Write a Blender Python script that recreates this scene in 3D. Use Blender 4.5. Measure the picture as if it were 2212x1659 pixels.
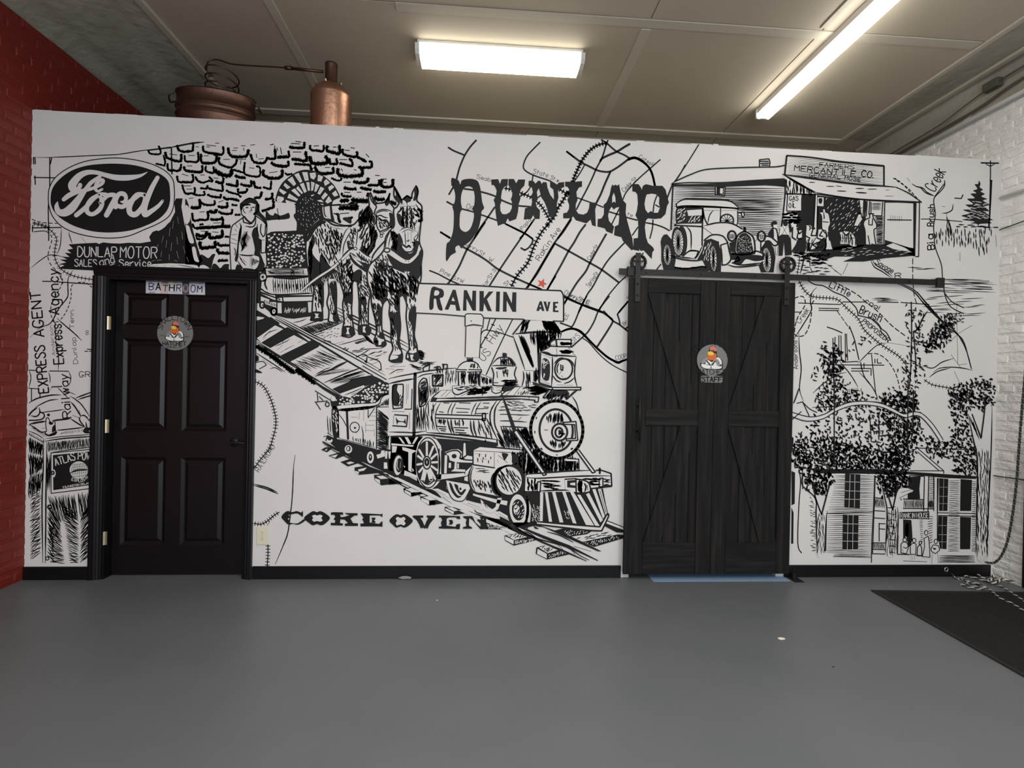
import bpy, bmesh, math, random
from mathutils import Vector, Matrix
from mathutils.geometry import tessellate_polygon
for o in list(bpy.data.objects): bpy.data.objects.remove(o)
S = bpy.context.scene; C = S.collection
# ---------------------------------------------------------------- camera
CX, CY, F = 1106.0, 829.5, 1096.2          # a 2212 x 1659 frame
D, H = 3.595, 1.387                        # distance of the painted partition, height of the lens
xw = Vector((17144, 353.5, F)).normalized(); yw = Vector((-70, -4.5, F)); yw = (yw - xw * yw.dot(xw)).normalized(); zw = xw.cross(yw)
cam = bpy.data.objects.new('camera', bpy.data.cameras.new('camera')); C.objects.link(cam); S.camera = cam
cam.data.sensor_width = 36; cam.data.lens = F / 2212 * 36; cam.data.clip_start = .02
R3 = Matrix(((xw[0], -xw[1], -xw[2]), (yw[0], -yw[1], -yw[2]), (zw[0], -zw[1], -zw[2])))
cam.matrix_world = Matrix.Translation((0, 0, H)) @ R3.to_4x4()
def ray(u, v):
    d = Vector(((u - CX) / F, (v - CY) / F, 1)); return Vector((d.dot(xw), d.dot(yw), d.dot(zw)))
def onY(u, v, y=D): r = ray(u, v); r = r * (y / r.y); return Vector((r.x, y, r.z + H))
def onZ(u, v, z=0): r = ray(u, v); r = r * ((z - H) / r.z); return Vector((r.x, r.y, z))
def onX(u, v, x): r = ray(u, v); r = r * (x / r.x); return Vector((x, r.y, r.z + H))
# ---------------------------------------------------------------- world, exposure, lights
w = bpy.data.worlds.new('world'); S.world = w; w.use_nodes = True
w.node_tree.nodes['Background'].inputs[0].default_value = (.82, .92, 1.0, 1); w.node_tree.nodes['Background'].inputs[1].default_value = .9
S.view_settings.view_transform = 'Standard'; S.view_settings.look = 'None'; S.view_settings.gamma = 1; S.view_settings.use_curve_mapping = False
S.view_settings.exposure = 0.0
def area(name, loc, sx, sy, power, col, rot=(0, 0, 0)):
    l = bpy.data.lights.new(name, 'AREA'); l.shape = 'RECTANGLE'; l.size = sx; l.size_y = sy; l.energy = power; l.color = col
    o = bpy.data.objects.new(name, l); C.objects.link(o); o.location = loc; o.rotation_euler = rot; return o
TUBE = 13.0; WRAP = 9.0
area('strip_light_behind', (2.4, -1.6, 3.70), .16, 2.4, 115, (1, .97, .9))  # unseen ceiling strips, added to fill the room with light
area('strip_light_left', (-1.1, -1.2, 3.70), .3, 1.2, 85, (1, .96, .88))  # added fill, out of view on the left
area('strip_light_centre', (.4, .9, 3.72), .3, 1.2, 50, (1, .96, .88))  # added fill, above the frame
area('shop_window', (0, -3.9, 1.7), 5.6, 2.4, 130, (.80, .90, 1.0), (math.radians(90), 0, 0))
# ---------------------------------------------------------------- materials
def mat(name, col, rough=.6, metal=0, emit=None, es=0, noise=None, bump=None, spec=None):
    m = bpy.data.materials.new(name); m.use_nodes = True; n = m.node_tree.nodes; l = m.node_tree.links; b = n['Principled BSDF']
    b.inputs['Base Color'].default_value = (*col, 1); b.inputs['Roughness'].default_value = rough; b.inputs['Metallic'].default_value = metal
    if spec is not None: b.inputs['Specular IOR Level'].default_value = spec
    if emit: b.inputs['Emission Color'].default_value = (*emit, 1); b.inputs['Emission Strength'].default_value = es
    if noise or bump:
        tc = n.new('ShaderNodeTexCoord')
    if noise:                                      # (scale xyz, second colour, low, high)
        mp = n.new('ShaderNodeMapping'); mp.inputs['Scale'].default_value = noise[0]; l.new(tc.outputs['Object'], mp.inputs[0])
        t = n.new('ShaderNodeTexNoise'); t.inputs['Scale'].default_value = 1; t.inputs['Detail'].default_value = 6; l.new(mp.outputs[0], t.inputs[0])
        r = n.new('ShaderNodeValToRGB'); r.color_ramp.elements[0].position = noise[2]; r.color_ramp.elements[1].position = noise[3]
        r.color_ramp.elements[0].color = (*col, 1); r.color_ramp.elements[1].color = (*noise[1], 1); l.new(t.outputs[0], r.inputs[0]); l.new(r.outputs[0], b.inputs['Base Color'])
    if bump:                                       # (scale, strength, distance)
        t = n.new('ShaderNodeTexNoise'); t.inputs['Scale'].default_value = bump[0]; t.inputs['Detail'].default_value = 4; l.new(tc.outputs['Object'], t.inputs[0])
        u = n.new('ShaderNodeBump'); u.inputs['Strength'].default_value = bump[1]; u.inputs['Distance'].default_value = bump[2]
        l.new(t.outputs[0], u.inputs['Height']); l.new(u.outputs[0], b.inputs['Normal'])
    return m
M = dict(
 white=mat('wall_white_paint', (.71, .68, .665), .75, noise=((1.2,)*3, (.66, .635, .62), .35, .7), bump=(90, .12, .002)),
 black=mat('mural_black_paint', (.008, .008, .009), .55, spec=.25),
 red=mat('mural_red_paint', (.55, .06, .03), .6),
 floor=mat('grey_floor_paint', (.118, .127, .138), .42, noise=((2.2,)*3, (.135, .143, .152), .3, .75), bump=(14, .10, .01)),
 ceil=mat('ceiling_paint', (.50, .435, .34), .75, noise=((1.3,)*3, (.45, .39, .305), .3, .7), bump=(30, .08, .004)),
 batten=mat('batten_paint', (.52, .47, .38), .7, bump=(40, .1, .003)),
 plaster=mat('rough_plaster', (.43, .41, .34), .85, noise=((3, 1.2, 3), (.29, .265, .215), .4, .7), bump=(12, .6, .02)),
 redp=mat('red_brick_paint', (.21, .016, .009), .5, noise=((5,)*3, (.175, .013, .008), .3, .7), bump=(25, .35, .01)),
 mortr=mat('red_mortar', (.18, .014, .008), .7, bump=(60, .5, .01)),
 wbrick=mat('white_brick_paint', (.84, .835, .81), .6, noise=((7,)*3, (.77, .765, .74), .35, .7), bump=(22, .8, .02)),
 mortw=mat('white_mortar', (.80, .79, .765), .8, bump=(40, .8, .016)),
 trim=mat('black_trim_paint', (.004, .004, .005), .34, spec=.35),
 door=mat('dark_door_paint', (.0055, .0038, .0045), .34, spec=.35, bump=(120, .05, .001)),
 wood=mat('black_stained_wood', (.0075, .007, .007), .7, spec=.2, noise=((34, 3, 1.8), (.024, .0215, .020), .45, .8), bump=(60, .15, .003)),
 woodh=mat('black_stained_wood_level', (.0075, .007, .007), .7, spec=.2, noise=((1.8, 3, 34), (.024, .022, .020), .45, .8), bump=(60, .15, .003)),
 iron=mat('black_iron', (.014, .013, .012), .5, .4), brass=mat('brass_hinge', (.75, .68, .48), .35, .9), steel=mat('steel', (.62, .62, .6), .35, .9),
 copper=mat('aged_copper', (.50, .27, .18), .38, .92, noise=((5, 5, 3), (.22, .115, .075), .42, .72), bump=(30, .25, .01)),
 copd=mat('dark_copper', (.17, .092, .065), .42, .9, noise=((6,)*3, (.12, .06, .045), .4, .7), bump=(30, .2, .008)),
 enamel=mat('white_enamel', (.72, .71, .66), .45), grey=mat('sign_grey', (.17, .165, .16), .5), ivory=mat('ivory_plastic', (.71, .66, .52), .4),
 mat=mat('ribbed_rubber', (.019, .019, .019), .9, spec=.2, noise=((300, 6, 6), (.028, .027, .026), .4, .6)), blue=mat('pale_blue_vinyl', (.22, .34, .52), .6),  # the blue stands in for light spilling under the barn door
 ropew=mat('pale_rope', (.5, .5, .47), .8), roped=mat('dark_rope', (.03, .03, .032), .85), pipe=mat('painted_conduit', (.70, .70, .68), .45),
 cable=mat('dark_cable', (.10, .095, .07), .7), dust=mat('pale_chip', (.7, .66, .58), .8),
 orange=mat('print_orange', (.62, .12, .02), .5), salmon=mat('print_salmon', (.62, .16, .11), .5), yellow=mat('print_yellow', (.75, .52, .06), .5), navy=mat('print_navy', (.02, .03, .10), .5),
 plblue=mat('plate_blue', (.05, .06, .17), .4), plpink=mat('plate_cream', (.62, .50, .45), .4), plwhite=mat('plate_white', (.62, .62, .66), .4), brown=mat('print_brown', (.04, .025, .02), .5),
 lgrey=mat('print_light_grey', (.24, .24, .24), .5), pwhite=mat('print_white', (.75, .75, .73), .5), spatter=mat('print_red_ink', (.45, .03, .03), .5),
 tube=mat('fluorescent_tube', (.9, .9, .9), .3, emit=(1, .975, .90), es=TUBE), lens=mat('fluorescent_diffuser', (.9, .9, .85), .3, emit=(1, .965, .86), es=WRAP),
)
# ---------------------------------------------------------------- helpers
def link(name, bm, m, parent=None, smooth=False, kind=None, mats=None):
    me = bpy.data.meshes.new(name); bm.to_mesh(me); bm.free()
    for k in (mats or [m]): me.materials.append(M[k])
    if smooth:
        for p in me.polygons: p.use_smooth = True
    o = bpy.data.objects.new(name, me); C.objects.link(o)
    if parent: o.parent = parent
    if kind: o['kind'] = kind
    return o
def empty(name, loc=(0, 0, 0)):
    o = bpy.data.objects.new(name, None); C.objects.link(o); o.location = loc; o.empty_display_size = .1; return o
def tag(o, label, cat, group=None):
    o['label'] = label; o['category'] = cat
    if group: o['group'] = group
    return o
def box(bm, x0, x1, y0, y1, z0, z1, bev=0):
    r = bmesh.ops.create_cube(bm, size=1); v = r['verts']
    for k in v: k.co = Vector(((x0 + x1) / 2 + k.co.x * (x1 - x0), (y0 + y1) / 2 + k.co.y * (y1 - y0), (z0 + z1) / 2 + k.co.z * (z1 - z0)))
    if bev: bmesh.ops.bevel(bm, geom=list({e for k in v for e in k.link_edges}), offset=bev, segments=1, affect='EDGES')
    return v
def cyl(bm, a, b, r, n=16, r2=None, caps=True):
    a, b = Vector(a), Vector(b); d = b - a
    q = bmesh.ops.create_cone(bm, cap_ends=caps, segments=n, radius1=r, radius2=r if r2 is None else r2, depth=d.length)
    m = Matrix.Translation((a + b) / 2) @ d.to_track_quat('Z', 'Y').to_matrix().to_4x4()
    bmesh.ops.transform(bm, matrix=m, verts=q['verts']); return q['verts']
def lathe(bm, prof, loc, n=40, sx=1, sy=1):
    rings = [[bm.verts.new((loc[0] + r * sx * math.cos(2 * math.pi * i / n), loc[1] + r * sy * math.sin(2 * math.pi * i / n), loc[2] + z)) for i in range(n)] for r, z in prof]
    for A, B in zip(rings, rings[1:]):
        for i in range(n): bm.faces.new((A[i], A[(i + 1) % n], B[(i + 1) % n], B[i]))
    return rings
def smooth_path(pts, seg=6):
    pts = [Vector(p) for p in pts]; out = []
    for i in range(len(pts) - 1):
        p0, p1, p2, p3 = pts[max(i - 1, 0)], pts[i], pts[i + 1], pts[min(i + 2, len(pts) - 1)]
        for k in range(seg):
            t = k / seg; out.append(.5 * (2 * p1 + (p2 - p0) * t + (2 * p0 - 5 * p1 + 4 * p2 - p3) * t * t + (3 * p1 - p0 - 3 * p2 + p3) * t ** 3))
    return out + [pts[-1]]
def sweep(bm, pts, r, n=8, close=False):
    pts = [Vector(p) for p in pts]; rings = []; N = len(pts); up = Vector((0, 0, 1))
    for i, p in enumerate(pts):
        a = pts[(i - 1) % N] if close else pts[max(0, i - 1)]; b = pts[(i + 1) % N] if close else pts[min(N - 1, i + 1)]
        t = (b - a).normalized(); u = up if abs(t.dot(up)) < .95 else Vector((1, 0, 0)); s = t.cross(u).normalized(); q = s.cross(t)
        rr = r[i] if isinstance(r, (list, tuple)) else r
        rings.append([bm.verts.new(p + (s * math.cos(2 * math.pi * k / n) + q * math.sin(2 * math.pi * k / n)) * rr) for k in range(n)])
    for A, B in (zip(rings, rings[1:] + rings[:1]) if close else zip(rings, rings[1:])):
        for k in range(n): bm.faces.new((A[k], A[(k + 1) % n], B[(k + 1) % n], B[k]))
    if not close:
        for g in (rings[0], rings[-1]):
            try: bm.faces.new(g)
            except ValueError: pass
FONT = {
'A':"0620,2046,1434",'B':"0006,002031322303,03233435 2606",'C':"413010020416 3645",'D':"0006,002042442606",'E':"0006,0040,0333,0646",'F':"0006,0040,0333",
'G':"4130100204163644,4424",'H':"0006,4046,0343",'I':"2026",'J':"3035261605",'K':"0006,4003,0346",'L':"0006,0646",'M':"0600,0023,2340,4046",'N':"0600,0046,4640",
'O':"100204163644423010",'P':"0006,003041423303",'Q':"100204163644423010,3546",'R':"0006,003041423303,2346",'S':"4130100112334445361605",'T':"0040,2026",'U':"000416364440",
'V':"0026,2640",'W':"0016,1622,2236,3640",'X':"0046,4006",'Y':"0023,4023,2326",'Z':"0040,4006,0646",
'a':"332203051635,3236",'b':"0006,03223435 2605",'c':"332212041626 35",'d':"3036,331204051635",'e':"04343322120416 2635",'f':"30201116,0333",'g':"331204163532,32372808",
'h':"0006,03223336",'i':"1216,1011",'j':"22271808",'k':"0006,3203,0336",'l':"1016",'m':"0206,03122326,23324346",'n':"0206,03223336",'o':"120305162635332212",
'p':"0208,032234352605",'q':"3238,33120405 1635",'r':"0206,042232",'s':"3322120314 2435261605",'t':"1016,0232",'u':"02051635,3236",'v':"0216,1632",'w':"0216,1622,2236,3642",
'x':"0236,3206",'y':"0216,3208",'z':"0232,3206,0636",'.':"1516",',':"1517",'0':"100204163644423010",'1':"2026,1120",'2':"0110304103 0606,0646",'3':"0130324332,33443616 05",
'4':"3036,3004,0444",'5':"4000,0002,024244361605",'6':"30020416364433 04",'7':"0040,4016",'8':"10011233 4536160514 33413010",'9':"4230100213 3341,4126",
'&':"46104003150535 44",
}
def cr(pts, closed=False, seg=5):
    n=len(pts)
    if n<3: return list(pts)
    out=[]
    rng=range(n) if closed else range(n-1)
    for i in rng:
        if closed: p0,p1,p2,p3=pts[(i-1)%n],pts[i],pts[(i+1)%n],pts[(i+2)%n]
        else: p0,p1,p2,p3=pts[max(i-1,0)],pts[i],pts[i+1],pts[min(i+2,n-1)]
        L=math.hypot(p2[0]-p1[0],p2[1]-p1[1]); s=max(2,min(seg,int(L/2.5)+1))
        for k in range(s):
            t=k/s; t2=t*t; t3=t2*t
            out.append(tuple(.5*(2*b+(c-a)*t+(2*a-5*b+4*c-d)*t2+(3*b-a-3*c+d)*t3) for a,b,c,d in zip(p0,p1,p2,p3)))
    if not closed: out.append(pts[-1])
    return out
def corners(pts, lim, seg=5):
    """curves stay curves, sharp bends stay sharp"""
    if len(pts)<3: return list(pts)
    out=[]; a=0
    for i in range(1,len(pts)-1):
        u=(pts[i][0]-pts[i-1][0],pts[i][1]-pts[i-1][1]); v=(pts[i+1][0]-pts[i][0],pts[i+1][1]-pts[i][1])
        q=(math.hypot(*u)*math.hypot(*v)) or 1
        if math.degrees(math.acos(max(-1,min(1,(u[0]*v[0]+u[1]*v[1])/q))))>lim:
            out.append(cr(pts[a:i+1],seg=seg)); a=i
    out.append(cr(pts[a:],seg=seg)); return out
def along(pts):
    d=[0]
    for a,b in zip(pts,pts[1:]): d.append(d[-1]+math.hypot(b[0]-a[0],b[1]-a[1]))
    return d
def at(pts,d,s):
    s=max(0,min(d[-1],s))
    for i in range(len(pts)-1):
        if s<=d[i+1] or i==len(pts)-2:
            t=(s-d[i])/max(1e-6,d[i+1]-d[i]); a,b=pts[i],pts[i+1]
            return tuple(x+(y-x)*t for x,y in zip(a,b))
class Paint:
    """turns painted strokes into flat polygons in picture coordinates"""
    def __init__(s, seed=3): s.ops=[]; s.R=random.Random(seed); s.lay=0; s.col='k'; s.name=None; s.o=(0,0,1); s.names=[]
    def add(s,col,polys): s.ops.append((s.lay,len(s.ops),s.name,col,polys))
    def pts(s,t):
        r=[]
        for q in t.split():
            v=[float(z) for z in q.split(',')]
            r.append((s.o[0]+v[0]/s.o[2], s.o[1]+v[1]/s.o[2])+((v[2],) if len(v)>2 else ()))
        return r
    def ribbon(s,pts,w,taper=1,closed=False,jag=0):
        n=len(pts); w3=len(pts[0])>2
        if n<2: return []
        if len(set(len(p) for p in pts))>1: pts=[(p[0],p[1]) for p in pts]; w3=False
        D=along(pts); L=D[-1]; P=[]
        if L<.05: return []
        for i,p in enumerate(pts):
            a=pts[(i-1)%n] if closed else pts[max(i-1,0)]; b=pts[(i+1)%n] if closed else pts[min(i+1,n-1)]
            tx,ty=b[0]-a[0],b[1]-a[1]; q=math.hypot(tx,ty) or 1; nx,ny=-ty/q,tx/q
            ww=(p[2] if w3 else w)/2
            if taper and not w3 and not closed:
                e=min(D[i],L-D[i])/max(L*.22,1e-6); ww*=.35+.65*min(1,e)
            if not w3: ww*=s.R.uniform(.9,1.1) if taper else 1
            l=r=ww
            if jag: l=ww*s.R.uniform(.5,1.15); r=ww*s.R.uniform(.6,1.3)
            P.append(((p[0]+nx*l,p[1]+ny*l),(p[0]-nx*r,p[1]-ny*r)))
        out=[]
        for i in range(n if closed else n-1):
            a,b=P[i],P[(i+1)%n]; out.append([a[0],b[0],b[1],a[1]])
        if not jag and (w>5 or w3) and not (w3 and max(p[2] for p in pts)<4):
            for i,p in enumerate(pts):
                hw=math.hypot(P[i][0][0]-P[i][1][0],P[i][0][1]-P[i][1][1])/2
                if hw>1.5: out.append([(p[0]+hw*math.cos(6.2832*k/14),p[1]+hw*math.sin(6.2832*k/14)) for k in range(14)])
            out=[('st',q) for q in out]
        if not closed and not jag:
            for i,j in ((0,1),(-1,-2)):
                p=pts[i]; q=pts[j]; tx,ty=p[0]-q[0],p[1]-q[1]; m=math.hypot(tx,ty) or 1
                hw=math.hypot(P[i][0][0]-P[i][1][0],P[i][0][1]-P[i][1][1])/2
                out.append([P[i][0],(p[0]+tx/m*hw*.8,p[1]+ty/m*hw*.8),P[i][1]])
        return out
    def jagged(s,pts,w):
        c=cr(pts,seg=6); d=along(c); n=max(3,int(d[-1]/1.3)); q=[at(c,d,d[-1]*i/n)[:2] for i in range(n+1)]
        out=s.ribbon(q,w*1.35,0,jag=1)+s.ribbon(q,w*.7,0)
        for i in range(1,len(q)-1):
            tx,ty=q[i+1][0]-q[i-1][0],q[i+1][1]-q[i-1][1]; m=math.hypot(tx,ty) or 1
            if abs(tx)>abs(ty)*.8 and s.R.random()<.7:
                L=w*s.R.uniform(.4,1.5); g=s.R.uniform(.35,.7)*max(1,w*.22); sk=s.R.uniform(-.25,.35)*L
                out.append([(q[i][0]-g,q[i][1]),(q[i][0]+g,q[i][1]),(q[i][0]+sk,q[i][1]-L)])
                if s.R.random()<.5: out.append([(q[i][0]-g,q[i][1]),(q[i][0]+g,q[i][1]),(q[i][0]+sk,q[i][1]+L*.6)])
        return out
    def ellipse(s,v,k=36):
        cx,cy,rx,ry,a=(v+[0])[:5]; a=math.radians(a); cx=s.o[0]+cx/s.o[2]; cy=s.o[1]+cy/s.o[2]; rx/=s.o[2]; ry/=s.o[2]
        k=12 if max(rx,ry)<4 else 20 if max(rx,ry)<12 else k
        return [(cx+rx*math.cos(t)*math.cos(a)-ry*math.sin(t)*math.sin(a), cy+rx*math.cos(t)*math.sin(a)+ry*math.sin(t)*math.cos(a)) for t in [2*math.pi*i/k for i in range(k)]]
    @staticmethod
    def inside(p,poly):
        r=False; j=len(poly)-1
        for i in range(len(poly)):
            a,b=poly[i],poly[j]
            if (a[1]>p[1])!=(b[1]>p[1]) and p[0]<(b[0]-a[0])*(p[1]-a[1])/(b[1]-a[1])+a[0]: r=not r
            j=i
        return r
    def scatter(s,n,poly):
        xs=[p[0] for p in poly]; ys=[p[1] for p in poly]; got=[]; R=s.R
        for i in range(n):
            best=None;bd=-1
            for c in range(5):
                for t in range(40):
                    q=(R.uniform(min(xs),max(xs)),R.uniform(min(ys),max(ys)))
                    if s.inside(q,poly): break
                else: continue
                d=min(((q[0]-g[0])**2+(q[1]-g[1])**2 for g in got),default=1e9)
                if d>bd: bd=d;best=q
            if best: got.append(best)
        return got
    def text(s,toks,col,serif=False):
        P=[]; i=0
        while ',' in toks[i] and toks[i][0] in '-0123456789': P.append(toks[i]); i+=1
        if len(toks)<i+3: return
        h=float(toks[i])/s.o[2]; w=float(toks[i+1]); txt=' '.join(toks[i+2:]); base=s.pts(' '.join(P))
        if len(base)>2: base=cr(base,seg=8)
        d=along(base); adv=[]; x=0; fat=1.4
        for ch in txt:
            g=FONT.get(ch); gw=1.6 if ch==' ' else 0
            if g:
                g=g.replace(' ',''); st=[[(int(a[k]),int(a[k+1])) for k in range(0,len(a),2)] for a in g.split(',')]
                gw=max(p[0] for q in st for p in q)
                if ch in 'IiLl.': st=[[(p[0]-(1 if ch!='L' else 0) if ch in 'il.' else p[0],p[1]) for p in q] for q in st]; gw=1 if ch in 'il.' else gw
                adv.append((x,st))
            x+=gw+fat
        tot=max(.1,x-fat); sx=d[-1]/tot; out=[]
        for x0,st in adv:
            for q in st:
                c=[]
                for gx,gy in q:
                    b=at(base,d,(x0+gx)*sx); b2=at(base,d,(x0+gx)*sx+.5); b1=at(base,d,(x0+gx)*sx-.5)
                    tx,ty=b2[0]-b1[0],b2[1]-b1[1]; m=math.hypot(tx,ty) or 1
                    up=(6-gy)*h/6; c.append((b[0]+ty/m*up, b[1]-tx/m*up))
                if len(q)>2: c=cr(c,seg=4)
                out+=s.ribbon(c,w,0)
                if serif and len(q)==2:
                    for e,(gx,gy) in zip((c[0],c[-1]),q):
                        if gy in (0,6): out+=s.ribbon([(e[0]-h*.09,e[1]),(e[0]+h*.09,e[1])],w*.6,0)
        s.add(col,out)
    def run(s,src):
        for ln in src.split('\n'):
            ln=ln.strip()
            if not ln: continue
            if ln[0]=='#':
                if '|' in ln: s.name,lab=ln[2:].split('|'); s.names.append((s.name,lab))
                continue
            op,_,rest=ln.partition(' ')
            if op=='o': s.o=tuple(float(v) for v in rest.split()); continue
            if op=='l': s.lay=int(rest); continue
            if op=='@': s.col=rest.strip(); continue
            tk=rest.split(); up=op.isupper(); col='w' if (up and op not in 'XR') else s.col
            if op=='R': col='r'
            O=op.lower(); out=[]; z=s.o[2]
            if O in 'tx': s.text(tk,col); continue
            if O=='y': s.text(tk,s.col,True); continue
            if O in 'se':
                body=rest
                w=1.0
                w=float(tk[0]); body=rest[len(tk[0]):]
                for q in body.split(';'):
                    p=s.pts(q)
                    if len(p)<2: continue
                    if len(p)>2 and len(p[0])<3:
                        pcs=corners(p,58 if O=='s' else 48)
                        for k_,c in enumerate(pcs): out+=s.ribbon(c,w,1 if (O=='s' and len(pcs)==1) else 0)
                    else: out+=s.ribbon(cr(p) if len(p)>2 else p,w,1 if O=='s' else 0)
            elif O=='k':
                for q in rest[len(tk[0]):].split(';'):
                    p=s.pts(q)
                    if len(p)>3:
                        w_=float(tk[0]); pc=corners(p+[p[0]],55)
                        if len(pc)<3: out+=s.ribbon(cr(p,True),w_,0,True)
                        else:
                            for c in pc: out+=s.ribbon(c,w_,0)
            elif O=='j':
                for q in rest[len(tk[0]):].split(';'):
                    p=s.pts(q)
                    if len(p)>1: out+=s.jagged(p,float(tk[0]))
            elif O in 'pqr' and not (op=='r'):
                for q in rest.split(';'):
                    lp=[s.pts(v) for v in q.split('|')]
                    lp=[[c[:2] for c in l] for l in lp if len(l)>2]
                    if O=='q': lp=[cr(l,True,4) for l in lp]
                    if len(lp)==1: out.append(lp[0])
                    elif lp: out.append(('holes',lp))
            elif O in 'cf':
                body=rest if O=='f' else rest[len(tk[0]):]
                for q in body.split(';'):
                    if ',' not in q: continue
                    e=s.ellipse([float(v) for v in q.split(',')])
                    if O=='f': out.append(e)
                    else: out+=s.ribbon(e,float(tk[0]),0,True)
            elif O=='g':
                n,w,jit,wob=int(tk[0]),float(tk[1]),float(tk[2]),float(tk[3])/z
                A,B=[s.pts(q) for q in ' '.join(tk[4:]).split('|')]; da,db=along(A),along(B); R=s.R
                for i in range(n):
                    t=i/max(1,n-1); a=at(A,da,t*da[-1]); b=at(B,db,t*db[-1])
                    t0,t1=R.random()*jit*.6,1-R.random()*jit*.6; m=6 if wob else 2
                    c=[]; ph=R.uniform(0,6)
                    nx,ny=b[1]-a[1],a[0]-b[0]; q=math.hypot(nx,ny) or 1; nx/=q; ny/=q
                    for k in range(m):
                        u=t0+(t1-t0)*k/(m-1); o_=wob*(.5*math.sin(ph+u*5+t*4)+R.uniform(-.35,.35))
                        c.append((a[0]+(b[0]-a[0])*u+nx*o_,a[1]+(b[1]-a[1])*u+ny*o_))
                    out+=s.ribbon(cr(c,seg=3),w*R.uniform(.75,1.15),1)
            elif O=='h':
                n,ln_,w,ang,ja=int(tk[0]),float(tk[1])/z,float(tk[2]),float(tk[3]),float(tk[4]); poly=s.pts(' '.join(tk[5:]).replace(';',' '))
                for q in s.scatter(n,poly):
                    a=math.radians(ang+s.R.uniform(-ja,ja)); L=ln_*s.R.uniform(.6,1.15)/2; b=s.R.uniform(-.22,.22)*L*(2 if ja>40 else 1)*min(1,7/max(ln_,1e-3)); q=(q[0]+s.R.gauss(0,ln_*.55),q[1]+s.R.gauss(0,ln_*.55)) if ja>=60 else q
                    ca,sa=math.cos(a),math.sin(a)
                    out+=s.ribbon([(q[0]-ca*L,q[1]-sa*L,.3*w),(q[0]-ca*L*.35-sa*b,q[1]-sa*L*.35+ca*b,w),(q[0]+ca*L*.35-sa*b,q[1]+sa*L*.35+ca*b,.9*w),(q[0]+ca*L,q[1]+sa*L,.25*w)],w)
            elif O=='b':
                n,sz=int(tk[0]),float(tk[1])/z; poly=s.pts(' '.join(tk[2:]))
                for q in s.scatter(n,poly):
                    k=s.R.choice((4,5,6)); a0=s.R.uniform(0,6); r=sz*s.R.uniform(.45,.8)
                    out.append([(q[0]+r*s.R.uniform(.6,1.1)*math.cos(a0+6.283*i/k),q[1]+r*s.R.uniform(.5,.95)*math.sin(a0+6.283*i/k)) for i in range(k)])
            elif O=='w':
                n,w=int(tk[0]),float(tk[1]); cx,cy,rx,ry=[float(v)/z for v in tk[2].split(',')]; cx+=s.o[0]; cy+=s.o[1]
                for i in range(n):
                    a=6.2832*i/n+.1; out+=s.ribbon([(cx,cy),(cx+rx*math.cos(a),cy+ry*math.sin(a))],w,0)
                out.append([(cx+rx*.22*math.cos(6.283*i/8),cy+ry*.22*math.sin(6.283*i/8)) for i in range(8)]); col='k'
            elif op=='d':
                w,da_,ga=float(tk[0]),float(tk[1])/z,float(tk[2])/z; c=cr(s.pts(' '.join(tk[3:])),seg=6); d=along(c); x=0
                while x<d[-1]:
                    e=min(d[-1],x+da_); out+=s.ribbon([at(c,d,x),at(c,d,(x+e)/2),at(c,d,e)],w,0); x+=da_+ga
            elif op=='r':
                w,sp,tl=float(tk[0]),float(tk[1])/z,float(tk[2])/z; c=cr(s.pts(' '.join(tk[3:])),seg=6); d=along(c); out+=s.ribbon(c,w*.75,0); x=sp/2
                while x<d[-1]:
                    a=at(c,d,x-.3); b=at(c,d,x+.3); m=at(c,d,x); tx,ty=b[0]-a[0],b[1]-a[1]; q=math.hypot(tx,ty) or 1
                    out+=s.ribbon([(m[0]-ty/q*tl,m[1]+tx/q*tl),(m[0]+ty/q*tl,m[1]-tx/q*tl)],w*.6,0); x+=sp
            s.add(col,out)
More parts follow.
